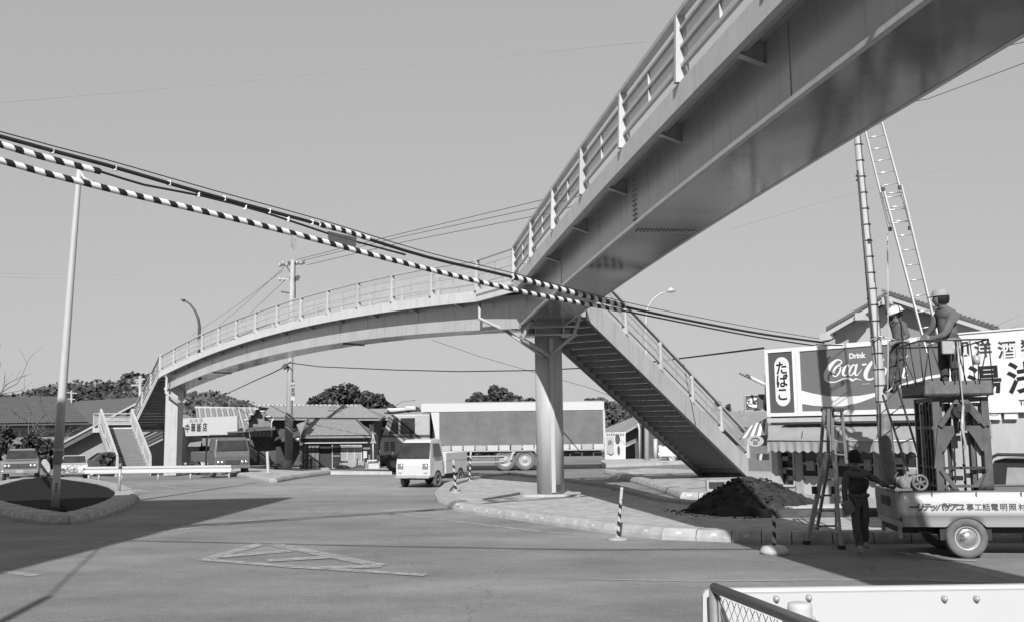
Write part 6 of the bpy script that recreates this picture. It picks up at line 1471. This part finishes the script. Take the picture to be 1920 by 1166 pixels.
# --- neighbour houses to the right of it
h3 = thing('neighbour_house', 'pale roofed low house partly behind the lorry cab', 'house', P(730, 862, 58))
slabp(h3, 'wall', WALLD, [(676, 870, 57), (800, 868, 57), (800, 784, 57), (676, 786, 57)], (0, 4, 0))
slabp(h3, 'roof', gm('pale_sheet_roof', .22, .7, .08), [(700, 785, 56.4), (810, 782, 56.4), (800, 764, 59), (686, 766, 59)], (0, 0, -.12))
slabp(h3, 'eave_canopy', WHITE, [(682, 803, 56.3), (745, 803, 56.3), (745, 800, 56.8), (682, 800, 56.8)], (0, 0, -.05))
bay(700, 740, 812, 845, 56.9, 4, GLASS, h3, 2, frame=WALLM)
# white low box and barrier sign before the lorry
t = thing('sign_post', 'white post with dark lamp box and small round figure sign before the lorry', 'sign', P(700, 870, 46.5))
mb = MB(); mb.tube([P(700, 872, 46.5), P(699, 812, 46.5)], .04, 8); mb.build('post', WHITE2, t)
mb = MB(); mb.box(P(697, 801, 46.5), (.26, .2, .42)); mb.build('lamp_box', BLACK, t)
mb = MB(); mb.box(P(700, 829, 46.45), (.32, .08, .05)); mb.beam(P(697, 828, 46.4), P(700, 815, 46.4), .07, .04); mb.beam(P(703, 828, 46.4), P(700, 815, 46.4), .07, .04); mb.build('emblem', WHITE2, t)
mb = MB(); mb.box(P(702, 873, 46.3), (.62, .4, .42)); one(mb, 'concrete_block', WHITE, 'white block at the foot of the sign post before the lorry', 'block')
mb = MB(); mb.beam(P(688, 863, 46), P(712, 862, 46), .05, .08); mb.tube([P(689, 863, 46), P(689, 872, 46)], .02, 6); mb.tube([P(711, 863, 46), P(711, 872, 46)], .02, 6); one(mb, 'barrier', WHITE2, 'small white barrier rail above the white block', 'barrier')
# --- shop with white signboard (left)
h4 = thing('signboard_shop', 'sheet roofed shop with a big white signboard right of the square column', 'shop', P(400, 870, 60))
slabp(h4, 'wall', WALLM, [(338, 880, 60), (470, 876, 60), (470, 800, 60), (338, 800, 60)], (0, 5, 0))
a_, b__, c_, d_ = (372, 805, 59.4), (492, 806, 59.4), (478, 766, 65), (368, 764, 65)
slabp(h4, 'roof', gm('corrugated_roof', .19, .6, .1), [a_, b__, c_, d_], (0, 0, -.12))
for i in range(22):
    f = i/21; mb = MB(); mb.beam(P(a_[0]+(b__[0]-a_[0])*f, a_[1]-.6, a_[2]), P(d_[0]+(c_[0]-d_[0])*f, d_[1]-.4, d_[2]), .13, .08); mb.build('roof_batten', CONC if i % 2 else ROOFT, h4)
mb = MB(); mb.beam(P(366, 763, 65), P(480, 765, 65), .25, .15); mb.build('ridge_cap', WHITE, h4)
sb = thing('signboard', 'big white board with large faded characters over the far left shop', 'sign', P(392, 800, 57.8))
slabp(sb, 'panel', WHITE2, [(339, 817, 57), (445, 814, 58.4), (445, 779, 58.4), (339, 784, 57)], (0, .3, 0))
for i, ch_ in enumerate('中華飯店'):
    put_text('lettering', ch_, .66, BLACK, sb, P(351+i*11, 803-i*.7, 57.12+.145*i), Vector((3.2, 1.4, 0)), (0, 0, 1), bold=.006, sx=.48)
for i, ch_ in enumerate('お食事'): put_text('lettering', ch_, .3, LGREY, sb, P(358+i*9, 788-i*.6, 57.2+.12*i), Vector((3.2, 1.4, 0)), (0, 0, 1))
slabp(h4, 'awning', gm('shop_awning', .2, .8, .1, 6), [(343, 818, 58.5), (380, 818, 58.5), (376, 835, 57.3), (346, 835, 57.3)], (0, 0, -.05))
slabp(h4, 'dark_front', BLACK, [(352, 848, 59.8), (388, 848, 59.8), (388, 835, 59.8), (352, 835, 59.8)], (0, .1, 0))
slabp(h4, 'side_porch', WALLM, [(432, 824, 58.4), (452, 824, 58.4), (452, 809, 58.4), (432, 809, 58.4)], (0, 1, 0)); slabp(h4, 'porch_roof', ROOFD, [(426, 809, 58), (456, 808, 58), (456, 806, 59), (426, 806, 59)], (0, 0, -.08))
bay(410, 428, 834, 848, 59.8, 4, GLASS, h4, 2, frame=WALLM)
for i, (x, y0_, y1_, l) in enumerate(((345, 862, 836, 'stack of pale crates beside the square column'), (362, 864, 850, 'pale goods stand before the dark shop opening'), (378, 866, 850, 'second goods stand near the shop awning'))):
    mb = MB(); mb.slab([P(x-5, y0_+8, 58.6), P(x+5, y0_+8, 58.6), P(x+4, y1_, 58.6), P(x-4, y1_, 58.6)], (0, .4, 0)); one(mb, 'goods_stand', WHITE if i else LGREY, l, 'goods')
P = P0_
# --- far left roofs
h5 = thing('gable_building', 'pale gable ended building with wide dark roof behind the left stairway', 'building', P(180, 873, 66))
slabp(h5, 'wall', WALLP, [(116, 878, 66), (312, 878, 66), (312, 800, 66), (258, 772, 66), (116, 842, 66)], (0, 10, 0))
slabp(h5, 'roof', ROOFD, [(90, 842, 65), (256, 752, 65), (262, 754, 78), (106, 836, 78)], (0, 0, -.25)); slabp(h5, 'roof', ROOFD, [(256, 752, 65), (322, 806, 65), (322, 800, 78), (262, 754, 78)], (0, 0, -.25))
mb = MB(); mb.beam(P(92, 843, 64.9), P(256, 756, 64.9), .12, .12); mb.build('verge_board', LGREY, h5)
mb = MB(); mb.beam(P(98, 849, 65.2), P(240, 774, 65.2), .5, .25); mb.build('lower_verge', ROOFD, h5)
h6 = thing('tiled_roof_house', 'big house with broad dark tiled roof at the left edge', 'house', P(60, 870, 84))
slabp(h6, 'wall', WALLM, [(-80, 875, 84), (150, 872, 84), (150, 795, 84), (-80, 797, 84)], (0, 6, 0))
tiled(h6, (-90, 797, 82.5), (168, 793, 82.5), (122, 744, 90), (-90, 746, 90), 14, 46, ROOFD, .08, .08)
h7 = thing('tiled_roof_house', 'farther dark roof right of the lamp post rising towards the stairway', 'house', P(190, 870, 96))
slabp(h7, 'wall', WALLD, [(130, 870, 96), (250, 870, 96), (250, 790, 96), (130, 790, 96)], (0, 6, 0)); slabp(h7, 'roof', ROOFD, [(112, 795, 94), (262, 778, 94), (262, 744, 104), (140, 752, 104)], (0, 0, -.3))
slabp(h6, 'veranda', WALLP, [(-60, 810, 83.8), (118, 808, 83.8), (118, 800, 83.8), (-60, 801, 83.8)], (0, .2, 0))
# --- right background
h8 = thing('corner_house', 'dark boarded house seen under the right stairway', 'house', P(1185, 860, 62))
slabp(h8, 'wall', WALLD, [(1160, 868, 62), (1320, 866, 62), (1320, 800, 62), (1196, 793, 62), (1160, 812, 62)], (0, 5, 0)); slabp(h8, 'roof', ROOFT, [(1140, 826, 61), (1198, 793, 61), (1190, 780, 68), (1125, 806, 68)], (0, 0, -.15))
slabp(h8, 'porch_roof', ROOFT, [(1172, 836, 60.5), (1192, 826, 60.5), (1190, 822, 62), (1170, 830, 62)], (0, 0, -.08)); mb = MB(); mb.tube([P(1196, 793, 60.8), P(1199, 805, 60.8), P(1199, 860, 60.8)], .07, 6); mb.build('downpipe', WHITE, h8)
h9 = thing('low_house', 'low dark roofed house behind the top of the right stair foot', 'house', P(1360, 860, 70)); slabp(h9, 'wall', WALLM, [(1290, 866, 70), (1430, 864, 70), (1430, 800, 70), (1290, 800, 70)], (0, 5, 0)); slabp(h9, 'roof', ROOFT, [(1280, 802, 69), (1440, 800, 69), (1430, 770, 75), (1290, 772, 75)], (0, 0, -.15))
ps = thing('poster_board', 'white poster board with two faint figures behind the rear of the lorry', 'poster board', P(1153, 862, 56))
slabp(ps, 'board', WHITE2, [(1134, 861, 56), (1173, 860, 56), (1173, 809, 56), (1134, 810, 56)], (0, .08, 0))
slabp(ps, 'print', LGREY, [(1137, 850, 55.95), (1151, 850, 55.95), (1151, 818, 55.95), (1137, 818, 55.95)], (0, .01, 0)); 
def blob(parent, px, py, rx, ry, Y, m_, nm): 
    c = P(px, py, Y); k_ = Y/F_PX; mb = MB(); mb.slab([c+Vector((rx*k_*math.cos(a*PI/8), 0, ry*k_*math.sin(a*PI/8))) for a in range(16)], (0, .01, 0)); return mb.build(nm, m_, parent)
for px, py, rx, ry, m_ in ((1158, 822, 4.5, 8, DARK), (1158, 824, 3, 5.5, WHITE), (1144, 830, 4, 6, DGREY), (1145, 842, 6, 9, MID), (1160, 843, 2.5, 8, DARK)): blob(ps, px, py, rx, ry, 55.93-.01*rx, m_, 'printed_shape')
for i in range(8): slabp(ps, 'title_mark', DGREY, [(1137+i*4.3, 815, 55.94), (1139.6+i*4.3, 815, 55.94), (1139.6+i*4.3, 812, 55.94), (1137+i*4.3, 812, 55.94)], (0, .01, 0))
for x in (1138, 1155, 1170): mb = MB(); mb.tube([P(x, 861, 56.1), P(x, 871, 56.1)], .04, 6); mb.build('leg', WHITE, ps)
for x, y0_, y1_, l in ((1229, 862, 822, 'thin pale post left above the white parked car'), (1238, 860, 834, 'short pale gatepost above the white parked car')): mb = MB(); mb.tube([P(x, y0_, 58), P(x, y1_, 58)], .12, 8); one(mb, 'gate_post', WHITE, l, 'post')
# ---- vegetation
LEAF = gm('leaf_dark', .045, .9, .6, .5); LEAF2 = gm('leaf_mid', .085, .9, .5, .6); LEAF3 = gm('leaf_pale', .12, .9, .5, .6); BARK = gm('bark', .12, .9, .3, 8)
def leafcloud(blobs, n, size, rng, mats=1):
    mb = MB(); tot = sum(b_[3]**2 for b_ in blobs); V_ = []; F_ = []; M_ = []
    for (x, y, z, r, fl, mi) in blobs:
        k_ = max(8, int(n*r*r/tot))
        for _ in range(k_):
            d = Vector((rng.gauss(0, 1), rng.gauss(0, 1), rng.gauss(0, 1))).normalized()*r*(rng.random()**.28); d.z *= fl
            c = Vector((x, y, z))+d; s_ = size*rng.uniform(.5, 1.4); a = Vector((rng.gauss(0, 1), rng.gauss(0, 1), rng.gauss(0, .6))).normalized(); b2 = a.cross(Vector((rng.gauss(0, 1), rng.gauss(0, 1), rng.gauss(0, 1)))).normalized()
            i0 = len(V_); V_ += [c-a*s_, c+b2*s_*.7, c+a*s_, c-b2*s_*.7]; F_.append((i0, i0+1, i0+2, i0+3)); M_.append(mi if rng.random() < .85 else (mi+1) % mats)
    mb.v = V_; mb.f = [list(f) for f in F_]; mb.m = M_; mb.sm = [False]*len(F_); return mb
def tree(px, py_top, py_base, Y, wpx, label, seed, n=3500, dens=9, mats=(LEAF, LEAF2), leaf=.2, trunk=True, cat='tree', grp=None, name='tree', zb=None):
    rng = random.Random(seed); top_ = P(px, py_top, Y); z0_ = gz(top_.x, Y) if zb is None else zb; H = top_.z-z0_; W_ = wpx*Y/F_PX
    t = thing(name, label, cat, (top_.x, Y, z0_), group=grp)
    bl = []
    for i in range(dens*6):
        f = rng.uniform(.28, .95); rr = W_*.55*math.sqrt(max(.05, 1-((f-.52)/.52)**2)); a = rng.random()*2*PI; q = rng.random()**.5
        bl.append((top_.x+math.cos(a)*rr*q*.85, Y+math.sin(a)*rr*q*.8, z0_+H*f, W_*rng.uniform(.07, .21), .85, 0 if rng.random() < .6 else 1))
    mb = leafcloud(bl, n, leaf, rng, 2); o = mb.build('crown', list(mats), t, recalc=False); o['kind'] = 'stuff'
    if trunk:
        mb = MB(); mb.tube([(top_.x, Y, z0_-.1), (top_.x+.1, Y, z0_+H*.35), (top_.x-.05, Y, z0_+H*.8)], [H*.035, H*.025, H*.008], 8)
        for i in range(6): a = rng.random()*2*PI; f = rng.uniform(.25, .6); mb.tube([(top_.x, Y, z0_+H*f), (top_.x+math.cos(a)*W_*.2, Y+math.sin(a)*W_*.2, z0_+H*(f+.12)), (top_.x+math.cos(a)*W_*.38, Y+math.sin(a)*W_*.38, z0_+H*(f+.28))], [H*.012, H*.008, H*.003], 5)
        mb.build('trunk', BARK, t)
    return t
for i, (px, yt, w_, l) in enumerate(((612, 738, 84, 'leftmost dark round tree above the long house roof'), (648, 726, 110, 'tallest dark broad tree above the long house roof'), (690, 736, 88, 'right shoulder tree of the dark clump above the roof'), (722, 750, 70, 'lowest tree at the right end of the dark clump'))): tree(px, yt, 800, 100, w_, l, 10+i, 9000, leaf=.19, grp='dark trees behind the long house')
for i, (px, yt, w_, l) in enumerate(((905, 738, 66, 'spiky tree above the middle of the lorry roof'), (925, 726, 60, 'tallest loose tree above the lorry roof'), (955, 742, 80, 'lower tree above the lorry, left of the column'), (988, 748, 64, 'tree above the lorry right next to the column'))): tree(px, yt, 800, 85, w_, l, 30+i, 6000, mats=(LEAF2, LEAF), leaf=.15, grp='trees behind the lorry')
for i, (px, yt, w_, Y, l) in enumerate(((1118, 746, 54, 72, 'feathery pale tree behind the rear end of the lorry'), (1150, 752, 60, 74, 'broad pale tree behind the poster board'), (1178, 770, 50, 70, 'lower pale tree left of the boarded house'), (1070, 752, 40, 78, 'pale tree glimpsed between column and stairs'))): tree(px, yt, 850, Y, w_, l, 50+i, 7000, mats=(LEAF3, LEAF2), leaf=.12, grp='pale trees right of the column')
for i, (px, yt, w_, l) in enumerate(((1345, 750, 22, 'small dark tree above the stair rail'), (1366, 755, 16, 'narrow pointed tree above the low shed roof'), (542, 756, 8, 'tiny shrub tip left of the concrete pole'))): tree(px, yt, 800, 78, w_, l, 70+i, 700, leaf=.15)
# bare trees at the left edge
def bare(px, py_base, Y, H, label, seed, spread=.6, lean=0):
    rng = random.Random(seed); b0 = P(px, py_base, Y); b0.z = gz(b0.x, Y); t = thing('bare_tree', label, 'tree', b0, group=None); mb = MB()
    def br(p, d, L_, r, lv):
        pts = [p]; q = p.copy(); dd = d.copy()
        for i in range(4): dd = (dd+Vector((rng.gauss(0, .12), rng.gauss(0, .12), rng.gauss(.02, .1)))).normalized(); q = q+dd*L_/4; pts.append(q.copy())
        mb.tube(pts, [r*(1-.14*i) for i in range(5)], 5 if lv else 8, caps=False)
        if lv < 4:
            for i in range(3 if lv < 3 else 2):
                k_ = rng.randint(2, 4); nd = (dd+Vector((rng.gauss(0, spread), rng.gauss(0, spread), rng.gauss(.15, .35)))).normalized(); br(pts[k_], nd, L_*rng.uniform(.55, .75), r*.5, lv+1)
    br(b0, Vector((lean, 0, 1)).normalized(), H*.38, H*.018, 0)
    o = mb.build('branches', BARK, t); o['kind'] = 'stuff'; return t
bare(45, 870, 62, 7.4, 'bare branching tree behind the grey saloon', 4); bare(92, 868, 58, 5.2, 'bare scrubby tree left of the lamp post', 9, .8); bare(-42, 880, 40, 8.0, 'bare tree whose thin twigs reach in at the left edge', 12, .5, .15)
for i, (px, yt, w_, l) in enumerate(((8, 800, 60, 'dark scrub bush at the left edge behind the saloon'), (60, 812, 60, 'dark scrub bush above the saloon roof'), (100, 822, 40, 'dark scrub bush between saloon and lamp post'), (205, 850, 30, 'low shrub before the pale gable wall'))): tree(px, yt, 870, 57, w_, l, 90+i, 1500, dens=5, leaf=.13, trunk=False, cat='bush', name='bush')
# hills with woods
def hill(ridge, D, label, seed, n, size, mats, depth=60):
    rng = random.Random(seed); vs = []; fs = []; k_ = len(ridge)
    for (x, y) in ridge:
        r = P(x, y+5, D); f = P(x, 820, D-depth); bk = P(x, 820, D+depth*2); vs += [(f.x, f.y, -.6), (r.x*.97, r.y-depth*.35, r.z*.62), (r.x, r.y, r.z), (bk.x, bk.y, -.6)]
    for i in range(k_-1):
        for j in range(3): q = i*4+j; fs.append((q, q+1, q+5, q+4))
    mb = MB(); mb.add(vs, fs, 0, True); o = mb.build('hill', gm('hill_ground', .10, .95, .5, .05)); struct(o, label)
    V_ = []; F_ = []; M_ = []
    for c_ in range(n//26):
        u = rng.random()*(k_-1); i = int(u); f = u-i; x = ridge[i][0]*(1-f)+ridge[i+1][0]*f; y = ridge[i][1]*(1-f)+ridge[i+1][1]*f
        g_ = rng.random()**.7; r = P(x, y+3, D); yy = r.y-depth*.95*(1-g_); z = r.z*(g_*1.0) if g_ < .62 else r.z*(.62+(g_-.62)); z = r.z*(.62*min(1, (g_/.65))+.38*max(0, (g_-.65)/.35)); cx = r.x*yy/r.y
        R_ = size*rng.uniform(2.0, 4.2); mi = 0 if rng.random() < .7 else (1 if rng.random() < .8 else 2)
        for _ in range(26):
            d = Vector((rng.gauss(0, 1), rng.gauss(0, 1), abs(rng.gauss(0, 1)))).normalized()*R_*rng.uniform(.6, 1); c = Vector((cx, yy, z))+d; s_ = size*rng.uniform(.5, 1.2); a = Vector((rng.gauss(0, 1), rng.gauss(0, 1), rng.gauss(0, .6))).normalized(); b2 = a.cross(Vector((rng.gauss(0, 1), rng.gauss(0, 1), rng.gauss(0, 1)))).normalized()
            i0 = len(V_); V_ += [c-a*s_, c+b2*s_*.8, c+a*s_, c-b2*s_*.8]; F_.append([i0, i0+1, i0+2, i0+3]); M_.append(mi)
    mb = MB(); mb.v = V_; mb.f = F_; mb.m = M_; mb.sm = [False]*len(F_); o = mb.build('woodland', mats, None, recalc=False); o['kind'] = 'stuff'; tag(o, label.replace('hill', 'woodland'))
HLM = [gm('hill_leaf_dark', .07, .95, .5, .05), gm('hill_leaf_mid', .12, .95, .5, .05), gm('hill_leaf_pale', .2, .95, .3, .05)]
hill([(-120, 765), (-60, 760), (0, 752), (40, 748), (70, 740), (100, 732), (130, 725), (160, 726), (190, 722), (222, 726), (240, 710), (262, 704), (285, 712), (300, 742), (318, 756)], 230, 'wooded hill behind the left roofs', 3, 26000, .6, HLM, 70)
hill([(330, 756), (345, 742), (372, 742), (400, 741), (425, 747), (448, 754), (470, 766), (500, 790)], 260, 'low wooded hill seen under the far span', 5, 12000, .6, HLM[:2]+[HLM[1]], 60)
hill([(-400, 800), (-300, 790), (-200, 775), (-100, 770), (0, 780), (200, 785), (420, 788), (600, 786), (760, 782), (900, 778), (1000, 775), (1150, 778), (1300, 782), (1500, 780), (1800, 770), (2200, 765), (2500, 770)], 420, 'long distant low hill closing the horizon', 7, 26000, .9, HLM[:2]+[HLM[1]], 90)
# ================================================================ FOREGROUND: white plate barrier and wire fence
YF_ = 4.0
t = thing('plate_barrier', 'broad white steel plate barrier across the lower right corner', 'barrier', (lambda q: (q.x, q.y, 0))(P(1640, 1166, YF_)))
a, b_ = P(1345, 1103, YF_), P(2150, 1092, YF_+.0); lo = Vector((0, 0, -.75)); mb = MB()
prof = [(0, 0), (-.010, -.008), (-.012, -.012), (-.009, -.02), (-.009, -.70), (-.02, -.74)]
vs = [];
for p in (a, b_):
    for dy, dz_ in prof: vs.append(p+Vector((0, dy, dz_)))
    for dy, dz_ in prof[::-1]: vs.append(p+Vector((0, .03, dz_)))
k_ = len(prof)*2; mb.add(vs, [list(range(k_)), list(range(k_, 2*k_))[::-1]]+[[i, (i+1) % k_, k_+(i+1) % k_, k_+i] for i in range(k_)]); mb.build('plate', WHITE2, t)
mb = MB(); mb.slab([P(1318, 1116, YF_+.02), P(1322, 1108, YF_+.02), P(1332, 1104, YF_+.02), P(1347, 1103, YF_+.02), P(1347, 1300, YF_+.02), P(1318, 1300, YF_+.02)], (0, .03, 0)); mb.build('end_plate', WHITE2, t)
for x, y in ((1455, 1121), (1516, 1119), (1523, 1160), (1770, 1121), (1830, 1121)):
    mb = MB(); mb.lathe([(.001, -.022), (.008, -.02), (.0125, -.008), (.013, 0)], P(x, y, YF_-.008), 14, 'Y'); mb.build('bolt', LGREY, t)
mb = MB(); c = P(1499, 1128, YF_-.14); mb.lathe([(.046, -1.2), (.046, -.02), (.044, -.004), (.03, .0), (.001, .002)], c, 28); mb.build('round_post', WHITE2, t)
mb = MB(); mb.slab([P(1500, 1157, YF_-.19), P(1517, 1157, YF_-.185), P(1517, 1180, YF_-.185), P(1500, 1180, YF_-.19)], (0, .004, 0)); mb.build('plate_label', MID, t)
for px in (1700, 2000): mb = MB(); mb.lathe([(.046, -1.2), (.046, 0)], P(px, 1200, YF_+.12)-Vector((0, 0, 0)), 20); mb.build('round_post', WHITE, t)
GALV = gm('galvanised_tube', .23, .45, .12, 12, metal=.3)
t = thing('wire_fence', 'end of a galvanised tube fence with diamond wire mesh in the lower right', 'fence', (lambda q: (q.x, q.y, 0))(P(1338, 1100, 3.95)))
fp0 = P(1339, 1101, 3.92); fd = (P(1490, 1170, 3.28)-fp0); fd.z = 0; fd.normalize(); zt_ = fp0.z
def FP(s_, z): return Vector((fp0.x+fd.x*s_, fp0.y+fd.y*s_, z))
mb = MB(); mb.tube([FP(0, -.02), FP(0, zt_+.005)], .021, 14); mb.build('post', GALV, t)
mb = MB(); mb.tube([FP(0, zt_), FP(3.0, zt_)], .020, 14); mb.build('top_rail', GALV, t)
mb = MB(); mb.tube([FP(.045, .1), FP(.045, zt_-.03)], .006, 6); mb.build('stretcher_bar', GALV, t)
mb = MB(); mb.tube([FP(3.0, -.02), FP(3.0, zt_+.005)], .024, 12); mb.build('post', GALV, t)
mb = MB(); mb.tube([FP(0, .08), FP(3.0, .08)], .018, 8); mb.build('bottom_rail', GALV, t)
mb = MB(); pz = .052
for k_ in range(-24, 60):
    for sg_ in (1, -1):
        s0 = k_*pz; zz0, zz1 = .1, zt_-.025; L_ = zz1-zz0; p0, p1 = (s0, zz0), (s0+sg_*L_*.85, zz1)
        # clip to 0.05..2.95
        def clip(p, q):
            (xa_, za_), (xb_, zb_) = p, q
            if xa_ == xb_: return None
            o = []
            for x_, z_ in (p, q):
                if x_ < .05: f = (.05-xa_)/(xb_-xa_); x_, z_ = .05, za_+(zb_-za_)*f
                if x_ > 2.95: f = (2.95-xa_)/(xb_-xa_); x_, z_ = 2.95, za_+(zb_-za_)*f
                o.append((x_, z_))
            return o if abs(o[0][0]-o[1][0]) > .01 and zz0-.01 <= min(o[0][1], o[1][1]) and max(o[0][1], o[1][1]) <= zz1+.01 else None
        c_ = clip(p0, p1)
        if c_: mb.tube([FP(*c_[0])+Vector((0, .003*sg_, 0)), FP(*c_[1])+Vector((0, .003*sg_, 0))], .0014, 4, caps=False)
o = mb.build('wire_mesh', GALV, t); o['kind'] = 'stuff'
# ================================================================ office block left of the camera (outside the frame; its shadow lies on the road)
ob = thing('office_block', 'plain concrete office block just outside the left edge casting the big road shadow', 'building', (-14, -7, 0))
fpz = [(-8.07, 11.2), (-9.6, -22), (-24, -22), (-24, 5.3), (-13.4, 10.5)]; HB_ = 12.0
mb = MB(); mb.prism(fpz, -.1, HB_); mb.build('wall', WALLP, ob)
for fl in range(3):
    for i in range(7):
        f0 = .05+i*.135; a = Vector((-8.07, 11.2, 0)).lerp(Vector((-9.6, -22, 0)), f0); b_ = Vector((-8.07, 11.2, 0)).lerp(Vector((-9.6, -22, 0)), f0+.09)
        mb = MB(); z = 1.1+fl*3.7; mb.slab([a+Vector((.02, 0, z)), b_+Vector((.02, 0, z)), b_+Vector((.02, 0, z+1.6)), a+Vector((.02, 0, z+1.6))], (-.05, 0, 0)); w_ = mb.build('window', GLASS, ob)
        mb = MB(); mb.beam(a+Vector((.05, 0, z-.03)), b_+Vector((.05, 0, z-.03)), .12, .06); mb.build('sill', CONC, w_)
